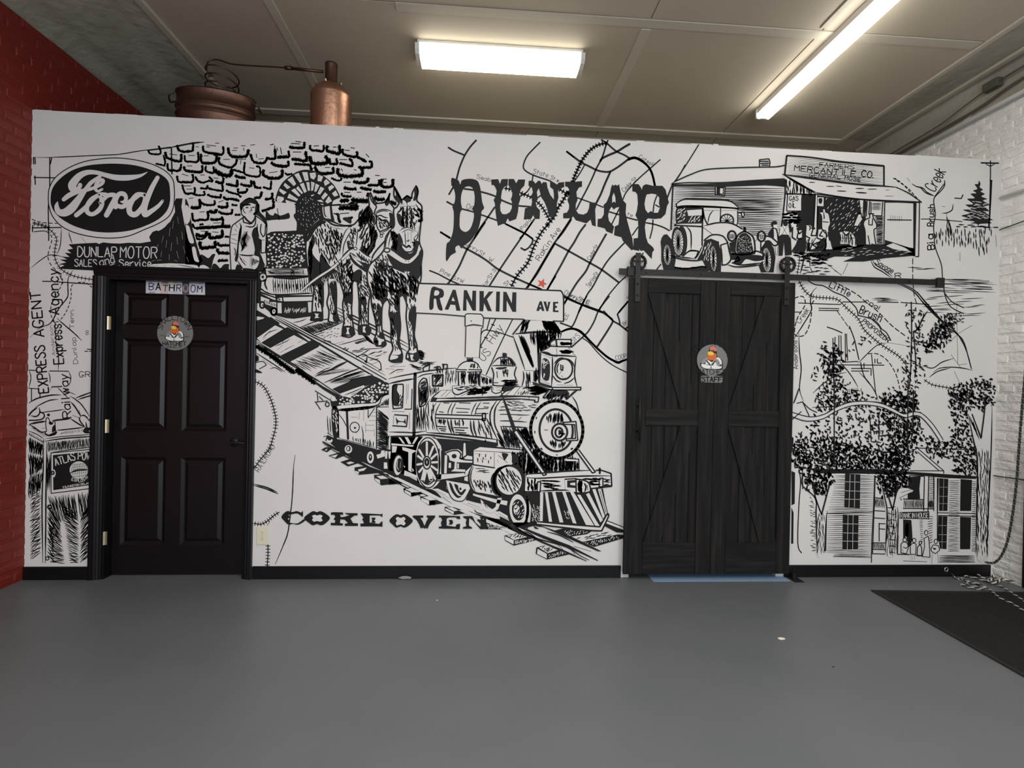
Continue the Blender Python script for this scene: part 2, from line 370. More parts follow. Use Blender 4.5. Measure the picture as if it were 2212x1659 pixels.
MURAL = [
r"""
# oval_sign_painting|painted black oval car maker's emblem with white script lettering, above the bathroom door
o 60 320 5.53
l 3
Q 245,580 260,470 330,350 480,240 680,160 900,125 1080,118 1280,140 1480,190 1640,270 1730,370 1750,480 1752,600 1735,720 1680,820 1560,900 1400,970 1200,1050 1000,1075 780,1060 560,1010 400,930 300,820 255,700
l 4
k 2.2 245,580 260,470 330,350 480,240 680,160 900,125 1080,118 1280,140 1480,190 1640,270 1730,370 1750,480 1752,600 1735,720 1680,820 1560,900 1400,970 1200,1050 1000,1075 780,1060 560,1010 400,930 300,820 255,700
q 272,600 295,480 380,370 520,270 700,210 900,188 1080,186 1280,205 1460,255 1600,320 1680,400 1700,520 1698,640 1660,750 1560,850 1400,930 1220,985 1000,1008 780,995 580,940 440,870 340,790 285,700
l 5
S 9 1430,284,1 1340,330,7 1200,353,12 1050,350,12 930,322,10 820,292,9 710,290,11 620,330,14 555,400,17 530,450,18 550,495,14 605,480,9 625,440,9 615,425,1
S 6 860,342,7 760,410,9 700,480,9 600,620,15 520,720,19 440,770,17 370,760,13 345,700,10 355,645,3
S 7 430,612,9 500,560,11 600,520,9 700,500,8 800,470,7 880,430,7 900,390,8 870,380,7 820,430,8 810,490,7 840,515,6 890,490,5
S 8 580,800,10 690,710,10 780,610,9 850,560,9 900,550,8 960,560,8
S 9 850,560,9 760,610,9 710,690,10 710,760,10 770,790,9 850,740,10 890,660,9 870,590,8 850,560,5
S 10 940,800,11 1000,690,12 1040,600,10 1030,560,10 950,570,9 870,650,9
S 8 1050,700,11 1050,620,10 1090,550,10 1150,550,10 1175,600,8 1150,640,7 1110,640,3
S 9 1060,680,8 1130,700,10 1220,640,10 1330,560,9
S 10 1390,560,10 1300,560,10 1220,680,12 1220,770,12 1290,790,12 1370,700,10 1400,610,9 1390,560,7
S 11 1550,352,9 1470,500,11 1400,690,12 1400,790,13 1480,750,10 1560,690,8 1610,630,6
l 2
# door_lintel_painting|painted ragged black sign with white lettering about motor sales, below the oval emblem
o 60 320 5.53
l 2
p 485,1150 620,1140 820,1130 850,1145 900,1125 980,1135 1100,1140 1200,1130 1340,1135 1470,1115 1450,1060 1490,1000 1600,960 1700,880 1760,760 1750,650 1770,600 1850,600 1835,700 1870,900 1920,1100 1960,1200 2040,1390 1700,1375 1500,1385 1390,1425 860,1430 845,1465 540,1450 350,1440 440,1400 370,1385 460,1365 380,1330 470,1330 400,1295 500,1300 440,1250 520,1255 470,1215 540,1200
l 4
P 1450,1410 1600,1385 1800,1380 2000,1400 2050,1440 2040,1455 1800,1430 1560,1430
P 1500,965 1620,930 1700,870 1640,940 1600,970 1560,990
t 600,1290 1050,1290 115 1.6 
T 595,1295 1060,1300 118 2.2 DUNLAP
T 1105,1305 1540,1315 130 2.2 MOTOR
T 560,1410 820,1415 82 1.8 SALES
T 870,1410 1040,1365 95 1.8 and
T 1090,1415 1470,1415 82 1.9 Service
E 1.5 940,1418 1035,1380
S 1 1560,1150 1530,1210;1620,1050 1600,1130;1700,950 1690,1050;1740,870 1730,960;1790,820 1800,900;1660,1100 1650,1190;1720,1130 1710,1230;1780,1060 1790,1150;1840,1000 1850,1090;1600,1230 1590,1300;1690,1270 1690,1340;1780,1230 1800,1320;1860,1170 1880,1260;1540,1340 1600,1335;1900,1300 1920,1360;1750,1340 1790,1350;1480,1350 1520,1340
l 5
s 1.2 1480,1410 1560,1400;1640,1395 1630,1420;1800,1395 1900,1410 1990,1430;1700,1410 1760,1415
# left_map_painting|painted strip map with railway line, creek names and hand lettering along the left edge of the mural
o 60 320 5.53
l 1
s 2.2 70,110 300,110 700,92 1000,80 1120,70 1400,25 1700,2 
e 2.6 262,110 262,380 262,600 245,700 250,1000 250,1105;85,110 90,190;70,190 68,120 70,110;285,115 270,190;75,350 330,355;85,330 90,435;50,952 400,948;60,920 55,1000 
s 2 400,960 390,1150 350,1270;530,1140 500,1050 490,1000;40,1430 150,1340 250,1280 330,1280 430,1300;640,1060 700,1140;75,1000 200,990 260,1020
d 2 40 30 50,850 150,885 260,895 350,900
d 2 40 30 75,1000 200,990 260,1025 290,1080 260,1200 240,1300 280,1400 350,1470 400,1560 420,1620
r 2.6 45 24 60,900 180,930 250,965 310,1020 345,1090 330,1180 320,1280 350,1380 430,1470 530,1520 640,1550 820,1575
r 2.2 45 24 60,885 180,915 260,950
o 50 580 11.06
s 2.6 1200,40 1110,150 1070,280 1070,480 1070,650 1010,760 900,890 800,1050 710,1230 620,1330 470,1390 330,1470
s 2.2 330,1490 160,1650
e 2.4 460,305 670,310;800,320 1740,380
d 2 60 45 800,80 900,180 940,280 900,430 830,560 760,680 690,800 670,900 650,1050 700,1200 760,1270 850,1270
d 2 60 45 1180,380 1140,480 1150,640 1100,860 1020,1050 900,1220
d 2 60 40 1320,330 1500,340 1600,420 1740,500
e 2 1210,355 1280,350;1690,910 1760,910
s 2.2 690,1240 770,1300 760,1400 780,1660
s 2.6 810,1190 1000,1360 1200,1530 1400,1720
l 2
t 620,1720 400,640 10 1 
X 500,1620 405,550 240 3.2 AGENT
X 860,1095 830,10 240 3 Agency
X 970,2270 905,1330 235 3 Express
X 610,2960 505,1840 235 3.2 EXPRESS
X 1130,1905 1110,2560 1 0 
X 1150,3560 1060,2520 200 2.6 Railway
X 1215,1430 1200,950 100 1.1 Tenn.
X 1310,2270 1250,1650 110 1.1 Dunlap
X 770,2070 700,1360 80 .8 Anderson
t 1490,1580 1560,1580 95 1 8
t 1680,1680 1730,1680 60 .9 7
t 1340,2590 1740,2590 125 1.6 GRA
o 50 730 11.06
l 1
s 2.3 770,0 810,250 845,450 840,780
e 2.2 140,770 325,780;625,790 1085,795;200,1220 200,1500;405,1310 400,1420;1530,270 1730,285
d 2 80 30 1470,320 1730,320
e 2 130,1200 385,1220
s 2 145,775 185,950 140,1180;610,820 640,940 640,1080;1090,800 1140,960 1100,1140
e 2.6 680,1170 930,1160
s 2.2 680,1180 650,1250;820,1180 960,1320 1080,1440
s 1.6 950,1200 1100,1290 1260,1360
s 3 1250,1440 1400,1380 1730,1260;1320,1470 1500,1410 1730,1345
s 3.2 130,1560 300,1460 500,1400 700,1365 910,1362
s 2.6 290,1660 450,1570 640,1490 840,1468
s 2.6 1120,1390 1250,1470 1400,1600 1590,1880
s 3.6 1140,1530 1250,1660 1380,1880
# crate_painting|painted wooden explosives crate with an early telephone on top, left of the bathroom door
o 50 880 11.06
l 1
s 4 130,210 200,110 340,0
s 3 380,0 400,110 360,190 280,220 180,195;400,110 490,150 510,220 450,280 330,305 140,310
s 2.2 400,125 700,90 960,55 1000,70
f 605,180,38,34,0
s 4 150,400 350,360 560,330;700,315 850,300 1130,270
s 3 1130,270 1300,380 1450,470;150,410 280,490 430,590 540,570;800,550 1100,520 1440,480;180,400 130,440
s 2 445,495 540,490
Q 540,420 550,260 600,245 640,330 700,400 720,320 760,330 775,560 800,600 760,650 640,670 530,640 520,600 560,570
l 2
k 2 540,420 550,260 600,245 640,330 700,400 720,320 760,330 775,560 800,600 760,650 640,670 530,640 520,600 560,570
q 610,350 680,345 690,410 630,410
q 700,470 760,420 775,560 740,580 690,600
q 520,600 600,650 700,610 800,570 800,620 700,680 580,680 520,640
l 1
Q 1370,210 1450,190 1530,250 1550,300 1540,480 1480,480 1380,360 1350,280
l 2
s 3 1370,210 1450,190 1530,250 1550,300;1370,210 1345,290 1420,410 1500,490;1180,190 1340,250;1330,60 1380,210
q 1550,300 1600,270 1680,290 1680,350 1700,380 1700,480 1640,490 1620,400 1590,340
q 1500,340 1540,480 1520,500 1490,420
q 1440,540 1500,480 1700,500 1700,600 1600,620 1480,620 1440,580
l 3
Q 1570,560 1620,540 1640,580 1600,600
Q 1580,310 1620,290 1650,310 1620,325
Q 1560,380 1590,350 1590,470 1560,470
l 1
g 16 1 .5 8 880,650 1440,600|960,580 1400,500
g 8 1 .4 8 160,480 440,700|330,520 700,690
s 2 130,560 340,650 500,760;500,760 900,700 1720,640
s 3 130,640 490,850;500,810 1000,740 1720,690
g 9 1.6 .3 10 160,600 480,780|160,680 480,850
s 3 490,780 490,850 480,1200 480,1500 450,2300 470,3720
s 3.4 560,820 560,1400 545,2000 540,2700 530,3720
g 45 2 0.2 14 600,810 1700,710|600,1080 1720,950
s 2 650,1085 1000,1030 1720,935
g 26 2.2 0.2 26 150,700 460,860|160,1100 450,1180
g 22 2.2 0.25 26 140,1080 450,1150|160,1700 450,1500
g 22 2.2 0.25 26 140,1650 450,1500|140,2200 430,2000
g 38 2 0.25 30 150,2150 150,3650|440,1950 440,3450
g 6 2 .3 12 570,1100 640,1100|580,2050 640,2050
g 24 2.2 0.2 22 600,2120 1230,2050|820,2800 1290,2700
g 15 2.2 0.2 20 1300,2030 1690,2000|1400,2700 1700,2600
g 30 2.2 0.15 22 580,2300 620,3700|900,2850 1000,3720
g 30 2.2 0.15 22 900,2300 1100,3700|1350,2650 1330,3720
g 30 2.2 0.15 22 1360,2600 1350,3720|1700,2200 1700,3400
g 13 2.4 0.15 22 570,2500 570,3500|760,2900 760,3720
c 3.4 630,2380,44,42,0
c 2.4 575,3610,40,38,0
c 2.4 960,850,35,35,0
l 2
P 660,1095 1720,1000 1720,1920 680,2050 650,2040
l 3
k 2 665,1090 1722,995 1722,1925 668,2055
p 710,1140 1720,1040 1720,1840 720,1980
P 700,1510 745,1480 780,1560 770,1620 745,1670 700,1660
l 4
c 3 705,1565,35,38,0
f 705,1565,8,18,90
T 780,1390 1250,1250 175 2.2 ATLAS
T 1310,1240 1690,1260 170 2.2 POWD
F 1330,1500,220,210,0
l 5
g 4 1.3 0 0 1150,1380 1120,1560|1520,1340 1560,1490
g 5 1.3 0 0 1130,1600 1200,1850|1560,1540 1440,1850
g 9 1.3 0 0 1200,1330 1480,1330|1130,1600 1560,1600
g 9 1.3 0 0 1130,1600 1560,1600|1230,1780 1440,1780
s 3 1110,1570 1300,1500 1570,1490
l 6
T 1150,1740 1250,1775 1350,1785 1450,1760 1560,1680 65 1.2 EXPLOSIV
T 950,1930 1715,1810 45 1 WILMINGTON DELAWARE
""",
r"""
# stone_oven_painting|painted stone coke oven wall with two brick arches, behind the man and the horses
o 320 300 7.373
l 1
e 3.4 10,180 360,135;370,135 380,560
s 4 340,140 700,70 890,52
j 3.4 0,180 30,235 110,245 190,240 195,180 165,110
j 5 270,210 300,300 380,330 450,355 520,350 530,240
j 4.6 460,100 480,170 560,205 640,200 710,180 715,60
j 3.6 240,260 265,330 260,420 200,410 120,395
j 4.6 875,110 880,190 950,220 1060,235 1170,255 1200,200 1190,120
j 5.4 1270,140 1290,230 1340,280 1450,290 1570,270 1600,170
j 4 580,260 590,350 680,365 790,360 800,250 790,210
j 5.4 840,240 850,370 960,390 1070,370 1090,260 1040,240
j 4.6 1130,290 1130,380 1200,430 1320,455 1400,390 1410,320
j 4.8 1630,240 1660,340 1740,385 1860,375 1900,290
j 4.8 1890,300 1900,310 2020,310 2020,160
j 5 2060,300 2130,285 2212,280
j 4.6 1960,370 2010,420 2120,445 2212,445
j 4.6 310,390 320,490 400,505 500,500 530,400
j 5 570,440 590,500 680,520 850,525 860,420
j 4 920,430 920,510 1040,540 1040,440
j 8 1060,500 1140,560 1250,590 1320,570 1330,490
j 4 1350,490 1450,520 1540,545;1540,370 1530,540 1620,590 1770,590 1780,460 1720,435
j 6 1830,490 1840,580 1920,620 2050,630 2130,590 2140,490
j 4.6 460,590 480,680 590,690 710,680 710,560
j 4 750,600 790,670 880,700 960,670 1030,680 970,600
j 5 1070,680 1130,700 1190,700 1200,620
j 5 1240,720 1330,740 1420,745 1415,650
j 6 1380,590 1440,610 1550,625
j 5 1470,720 1550,745 1640,750 1640,660;1680,670 1710,770 1800,780
j 4.4 1830,770 1900,790 1950,790 1960,670
j 4 540,730 560,800 600,870 700,870 740,880 740,770
j 4 740,890 820,900 900,890 890,830
j 4 830,790 940,790 940,740;960,790 1040,810 1150,830 1190,820 1180,720
j 4.6 940,890 1030,920 1150,930 1150,880
j 4 1240,820 1320,860 1420,880 1480,930
j 5 1430,790 1440,850 1550,850 1580,790
j 5 1200,920 1240,960 1350,960 1450,990
j 5 1690,940 1780,930 1810,840;1860,960 1960,950 1980,860;1990,950 1990,1080 1900,1120 1810,1150
j 6 680,1090 740,1100 820,1090 820,960
j 4.4 840,1010 900,1050 1050,1050 1060,980
j 5 1110,1070 1160,1090 1260,1080 1260,1010
j 4.6 700,1180 720,1300 840,1290 950,1280 950,1150
j 6 970,1150 1020,1170 1080,1170 1080,1120
j 4.8 1120,1160 1190,1190 1320,1190 1340,1120
j 4 1330,1050 1420,1060;1380,1210 1470,1210
j 5 990,1280 1080,1290 1190,1280 1190,1390 1310,1400;1170,1240 1190,1290
j 4 710,1350 740,1420 860,1410 1000,1410 1190,1390
j 4 820,1370 880,1360;770,1500 780,1590 880,1590 930,1500
j 4.6 970,1500 980,1580 1080,1580 1180,1560 1180,1460
j 4 1220,1560 1290,1560
q 1880,1140 1880,1290 2000,1290 2240,1270 2240,1180 2180,1200 2100,1220 2020,1180 1990,1220 1930,1200
e 1.6 930,95 1080,115;930,125 980,130;1070,68 1130,68;760,125 800,128;1360,145 1430,145;1340,185 1410,185;1480,110 1550,110;1630,100 1700,92;1940,95 2000,85;340,240 460,255;640,265 740,265;890,270 960,270;1200,325 1300,325;1440,325 1550,325;1760,320 1840,315;1040,620 1120,630;620,430 700,430;1610,460 1690,470;1930,540 2060,520;540,560 640,590;830,575 900,575;560,750 680,750;610,800 700,800;650,950 720,940;1120,1010 1200,980;820,1165 900,1160;1040,1340 1160,1335;840,1470 960,1470;1020,1480 1120,1490;1550,270 1550,330;1720,240 1730,300;1520,140 1525,190;1480,340 1470,400
# stones right half
o 580 300 7.373
j 5.4 330,130 420,145 560,140 570,50
j 4.6 665,100 670,170 770,190 870,190 880,100
j 6 940,110 930,180 1020,215 1130,230 1130,100
j 5 1180,160 1190,240 1300,280 1400,280 1410,200
j 5.4 1410,290 1490,330 1560,365
j 5 140,300 240,290 320,290 320,190
j 6 370,320 460,335 600,345 590,200
j 5 40,380 120,420 310,430 310,350
j 7 650,280 690,380 780,400 930,380 930,310 905,270
j 5 975,310 980,390 1090,395 1080,310
j 5 1130,390 1220,410 1330,430 1320,330 1280,330
j 5 1430,450 1530,460 1640,450 1640,370 1600,360
j 5 410,400 540,410 650,420 690,500
j 6 740,440 780,520 860,560 950,550 1030,540 1030,450
j 7 1100,470 1120,570 1260,600 1400,590 1490,570 1490,480 1460,460
j 4 1000,620 1070,660 1150,660 1160,620;270,540 290,570 380,560
j 6 1350,680 1430,700 1560,690 1590,620
j 5 1580,740 1680,740 1760,730 1760,650
j 6 1800,640 1800,750 1910,770 1980,740 1980,640
j 6 1200,780 1280,800 1400,800;1460,780 1550,800 1640,810
j 6 1670,830 1760,850 1870,840
j 5 1170,860 1180,910 1320,920;1590,860 1570,920
j 9 1330,970 1450,990 1600,990
j 8 1150,990 1270,980
j 8 1130,1110 1250,1100 1390,1110 1390,1050 1290,1040
j 5 1110,1190 1120,1300 1150,1330;1190,1270 1290,1270 1340,1250
j 7 1680,940 1770,970 1850,960;1930,1010 2030,1040
e 2 1195,690 1310,690;1700,580 1770,585;1820,640 1880,640;1830,695 1880,695;1220,180 1290,185;1310,140 1370,150;720,115 800,110;1030,130 1080,130;390,210 520,210;430,40 520,50;360,70 500,80;1130,330 1250,330;1550,240 1600,290;900,455 980,455;1210,850 1300,855;1410,850 1480,850;1160,475 1180,515;1360,490 1400,500;1140,1190 1280,1180;30,95 80,85;190,140 210,240;135,140 140,190;100,110 90,250
s 5 400,1140 440,1060;140,1110 170,1290
# arch
l 2
q 110,960 150,820 220,700 330,600 460,520 600,490 760,520 880,590 990,680 1060,760 1140,920 1080,960 1030,990 1000,1060 900,1070 860,1090 870,1200 900,1260 1000,1280 1100,1340 1230,1370 1340,1360 1300,1400 1100,1360 900,1290 800,1290 700,1380 600,1520 560,1620 0,1660 0,1500 180,1470 230,1480 400,1460 440,1470 450,1340 430,1290 400,1220 430,1060 260,1020 130,1000
l 3
P 150,910 240,930 245,970 200,1010 140,1000 130,960;180,790 290,850 240,890 170,830;260,700 350,770 300,800 240,740;300,650 380,600 440,720 400,750;410,570 480,540 540,680 500,700;535,530 620,530 640,660 580,670;655,545 750,535 755,600 720,650 670,620;790,570 870,600 840,680 780,670;880,680 920,640 980,700 900,750;950,770 1010,730 1050,770 970,830;1010,870 1070,820 1110,900 1050,920
P 270,970 440,1020 380,1060 280,1020;300,940 330,870 470,960 450,990;360,820 420,790 510,900 480,920;440,790 470,750 550,860 530,880;500,720 560,700 610,840 570,860;600,690 650,690 660,820 630,830;680,680 735,700 710,820 680,830;750,710 810,740 760,840 730,840;830,760 890,790 820,890 780,870;900,850 945,890 870,970 840,930;960,910 1010,990 940,1030 905,1000
P 670,900 720,885 730,895 690,915;770,980 840,970 880,1010 810,1000;820,1030 880,1040 860,1055;890,1080 970,1060 985,1190 960,1230 910,1210 890,1150;920,1240 980,1240 1000,1275 930,1265;1010,1080 1070,1080 1060,1180 1030,1180;1040,1200 1100,1220 1090,1300 1050,1290;380,1120 430,1090 430,1180 410,1200
P 5,1320 110,1320 140,1360 90,1400 80,1450 10,1500;250,1320 350,1310 370,1400 430,1470 350,1440 290,1470;150,1330 165,1330 200,1460 190,1470;370,1330 420,1330 440,1400 400,1380
h 60 26 1.2 75 10 460,950 660,860 800,1050 850,1250 700,1370 560,1560 460,1400 440,1150
H 45 30 1.1 70 12 480,1000 660,890 800,1050 830,1250 700,1340 580,1480 480,1350 470,1150
l 4
s 1.4 140,960 180,975;280,740 320,770;350,680 390,730;450,590 500,660;580,580 600,640;690,570 730,590;810,600 800,640;900,680 930,700;560,740 580,800;620,720 640,780;700,710 695,780;770,750 750,810;840,800 810,850;880,910 860,940;980,960 940,1000;390,860 440,900;340,920 420,960;320,990 380,1020
q 975,1050 1005,1060 1022,1180 1050,1300 1000,1285 985,1200
e 2.6 882,1075 890,1190 915,1240;890,1075 1000,1055 1150,1045;1010,1060 1390,1040;1040,1185 1100,1215 1110,1300
q 1060,1190 1110,1180 1130,1240 1110,1290 1090,1220
q 1180,1270 1260,1250 1320,1290 1310,1350 1240,1320
# stones beside the man, lower
o 400 430 7.373
l 1
j 6 180,570 250,590 330,590 340,520
j 6 380,540 400,610 500,610 590,580 590,490
j 7 230,680 260,780 380,770 470,760 480,670
j 5 520,690 540,740 620,740 700,740
j 6 510,790 530,860 620,860 700,870
j 6 180,470 300,460 440,450 590,440 720,440
q 240,890 300,900 370,940 430,880 480,880 450,960 410,1110 360,1080 300,1050 240,1060 215,1100 200,1030
q 440,1040 480,1030 520,1060 560,1100 620,1040 700,1040 730,1100 720,1140 440,1135
p 0,0 20,0 55,90 90,310 120,480 180,700 240,900 280,980 240,1030 220,1110 150,1150 0,1150
j 5 520,990 590,980 680,980
l 3
Q 0,110 50,120 75,200 80,330 30,400 0,360
Q 10,420 60,430 90,520 140,690 70,690 30,560
Q 110,770 160,770 190,900 220,1000 150,980 120,870
Q 0,1060 80,1045 190,1060 215,1110 140,1110 60,1090 0,1100
s 1.6 20,1080 120,1080;60,1100 160,1100
# overalls_man_painting|painted man in flat cap and bib overalls standing above the bathroom door frame
o 400 430 7.373
l 4
Q 890,150 880,80 960,10 1030,-10 1110,10 1160,80 1150,200 1090,240 1130,270 1250,360 1300,450 1290,600 1290,800 1300,1060 1260,1100 1200,1150 730,1150 720,950 710,700 720,560 750,430 820,370 940,280 900,240
l 5
k 2.4 890,150 880,80 960,10 1030,-10 1110,10 1160,80 1150,200 1090,240 1130,270 1250,360 1300,450 1290,600 1290,800 1300,1060 1260,1100 1200,1150 730,1150 720,950 710,700 720,560 750,430 820,370 940,280 900,240
q 930,50 960,5 1030,-25 1110,15 1150,60 1160,100 1110,80 1040,60 1000,80 940,110 890,190 870,120 890,70
q 1120,100 1180,80 1190,200 1280,300 1310,400 1300,450 1250,350 1150,260 1080,240 1110,200
j 2 905,100 960,95 1040,90
f 985,135,26,10,0;1085,130,22,10,0
s 1.6 1050,130 1060,180 1030,185;1000,205 1060,208;930,140 930,190 970,230
s 4 940,280 980,330 1050,390 1100,330 1120,270
s 2.6 920,300 930,370 1000,385 1030,400;960,430 1060,445 1110,410 1130,300
s 3 870,380 890,450 870,560 850,680
q 900,420 890,600 860,700 850,820 850,900 830,980 810,1000 790,960 820,820 840,650 860,500
s 3 860,880 900,890 1000,900 1100,890
q 1090,470 1150,450 1160,540 1170,620 1220,660 1200,800 1200,900 1240,1000 1260,1140 1100,1140 1150,1080 1180,990 1170,920 1100,890 1110,800 1080,650 1060,560
s 2.4 1150,390 1150,500 1180,620;1210,400 1200,520 1240,600 1270,560 1280,420;1190,660 1260,650;1210,700 1210,860 1280,850 1290,690;740,570 830,560;730,620 820,660;720,690 830,720;800,400 840,460;790,480 820,510
s 2 860,900 900,980 970,1060;880,940 980,1010;1040,900 1030,1080;1060,910 1060,1100;830,980 900,1080 940,1140;780,770 800,830 790,900;1200,880 1240,1000 1280,1080
q 830,1040 900,1080 890,1140 800,1140
q 930,1100 1060,1110 1160,1140 940,1145
g 8 2 .2 4 880,600 1000,480|1000,760 880,880
g 9 2 .2 4 870,640 940,500|920,840 1050,640
g 8 1.6 .2 4 1060,920 1170,980|1060,1090 1180,1000
# coal_cart_painting|painted wooden coal cart heaped with coal, between the man and the near horse
o 400 430 7.373
l 3
p 1290,560 1400,520 1800,500 1920,560 1960,1110 1290,1110
p 1260,1100 1960,1100 2000,1250 2040,1640 1200,1640 1200,1180
p 1130,1140 1210,1180 1200,1660 1150,1660
l 4
B 120 36 1310,580 1500,545 1860,560 1900,700 1900,1080 1310,1090
l 5
P 1285,1110 1940,1105 1955,1220 1300,1225
P 1320,1250 1960,1240 2010,1500 1400,1520 1240,1450 1210,1420 1220,1300
P 1205,1450 1440,1540 2020,1510 2030,1620 1560,1630 1400,1600 1200,1500
F 1240,1245,55,65,0
P 1205,1550 1340,1600 1340,1660 1205,1660
l 6
c 2.4 1240,1245,55,65,0
f 1235,1240,22,24,0
s 2 1240,1260 1250,1290;1230,1210 1270,1190
e 3 1300,1225 1955,1225;1440,1540 2030,1540;1210,1430 1400,1520 1980,1500;1200,1490 1440,1570
p 1400,1225 1980,1225 1960,1250 1700,1285 1500,1270 1400,1260
g 17 2.2 .06 4 1400,1250 1960,1250|1410,1510 1990,1500
g 10 3 .5 5 1430,1320 1960,1320|1430,1440 1960,1440
g 7 1.8 .15 3 1290,1120 1290,1215|1940,1115 1950,1215
q 1310,1145 1380,1160 1430,1180 1370,1190
s 5 1690,1120 1690,1210;1880,1130 1880,1190
s 2 1690,1130 1740,1150 1700,1170 1740,1205
s 4 1290,1260 1270,1350 1310,1450
s 3 1450,1570 1450,1640 1560,1640 1550,1560 1440,1560
f 1500,1600,18,12,0
o 540 580 7.373
l 5
e 2.2 170,370 420,470 520,455 1000,440;430,470 430,720;510,540 515,720;420,530 520,535 990,520
p 520,540 920,530 930,700 980,700 970,760 700,800 580,790 420,750 350,740 300,680 250,640 200,590 220,560 350,600 430,640 440,710 515,715
P 930,540 975,530 970,690 935,680
l 6
c 5 195,580,32,45,0
c 6 380,685,38,50,10
F 380,685,26,38,10;195,580,22,34,0
f 205,585,10,20,0;380,680,10,18,0
g 8 1.6 .3 3 230,490 420,560|230,550 420,620
H 26 60 1.6 -60 25 530,640 900,640 880,690 560,700
# track_painting|painted railway track and sleepers under the horses' hooves running down to the steam locomotive
o 540 580 7.373
l 2
p 90,620 330,770 480,870 840,1060 1130,1190 1090,1250 640,1490 490,1390 330,1270 190,1190 100,1130
P 110,610 340,760 310,780 110,660
l 3
P 470,870 600,930 560,950 460,890
P 110,1110 400,905 530,965 180,1180
P 320,1270 700,1060 920,1175 490,1385
P 750,1025 990,1135 940,1160
P 630,1490 1090,1255 1520,1480 1330,1660 850,1660
P 90,760 230,780 210,800 100,830
l 4
s 1.8 200,1110 300,1020 440,970;240,1060 330,990;210,1130 260,1090;400,1240 560,1170 640,1120;430,1300 520,1220;480,1340 700,1220;560,1290 680,1230;760,1190 840,1140;510,1180 560,1120 640,1090
g 15 1.8 .35 10 640,1500 1000,1300|900,1660 1500,1480
g 7 1.6 .5 10 700,1450 1060,1270|1200,1600 1560,1480
l 3
s 2.8 380,760 1000,1090 1600,1390 2150,1700
s 2.2 380,750 600,840 980,1040 1600,1340 2120,1640
s 4.5 400,800 1000,1140 1500,1440 1900,1680
s 3 100,1180 480,1420 700,1560 860,1660
j 9 110,1240 350,1400 560,1560 700,1660
s 2.6 90,1340 400,1540 560,1650
s 3 110,1160 480,1400 720,1540 880,1650
p 90,1370 140,1400 140,1470 90,1490
s 2 90,1500 200,1480 260,1540 150,1600;200,1440 280,1520;280,1500 360,1560;320,1600 400,1580 520,1650
q 90,1600 200,1660 100,1660
g 26 2.6 .1 4 800,930 1450,800|980,1050 1480,860
s 2.6 780,945 1100,830 1480,780;980,1050 1300,930 1470,860
s 1.8 690,860 800,840 900,800;640,780 720,780;1020,1070 1100,1040 1200,1010;1180,1150 1280,1160 1290,1190;1410,1220 1600,1170 1880,1090;1650,1160 1900,1100;1300,1215 1500,1160;1090,1060 1200,1080;1480,1290 1520,1260 1540,1310 1570,1270;1600,1350 1800,1290 2100,1270;1730,1330 1860,1290;2010,1350 2100,1300;1930,1390 2000,1380;2080,1360 2160,1360
g 10 2 .2 3 1660,1180 1830,1110|1720,1200 1900,1150
h 20 45 1.4 -20 15 1080,1000 1440,900 1450,1080 1200,1130
s 2.4 1690,1410 1760,1380 1830,1370 1880,1410 2060,1480 2090,1610 2050,1620;1920,1530 2060,1480
s 3 1860,1420 1860,1470 1830,1480 1860,1500
o 640 600 7.373
s 3.4 0,1420 150,1520 370,1660
s 2.6 240,900 560,1080
j 9 0,1470 200,1610 300,1680
s 3.4 640,470 740,520 860,580 1000,650 1260,780 1500,900 1780,1060
s 3 640,510 740,570 880,640 1000,700 1260,830 1510,960 1780,1110
s 3.4 640,570 740,620 880,700 1000,760 1260,920 1520,1040 1780,1180
s 3 930,810 1050,900 1140,980 1240,1060
q 1080,900 1140,930 1240,1060 1130,1000
h 14 110 2 -15 15 860,1130 1400,1100 1450,1250 1200,1320 980,1250
s 2 1500,1410 1690,1350;1420,1450 1560,1455;1490,1420 1740,1410;1480,1540 1600,1470 1720,1460;1600,1510 1700,1480
q 1920,1160 2000,1160 2040,1230 2000,1310 1950,1260
h 14 110 1.6 20 12 1930,1170 2020,1180 2040,1270 1980,1330
s 2.6 1540,1590 1800,1540 1900,1520 2212,1470;2010,1440 2110,1370 2140,1370;2020,1440 2020,1510;2110,1380 2120,1480;1840,1380 1900,1420 2000,1440
h 12 90 1.4 -5 8 1960,1340 2200,1340 2200,1370 1990,1380
q 480,1500 650,1390 800,1330 800,1350 620,1450
q 850,1640 1100,1570 1220,1560 1400,1650 1300,1670
g 6 1.6 .3 8 300,1530 280,1580|560,1420 1000,1440
g 6 1.6 .3 8 430,1680 620,1700|1040,1500 1200,1560
""",
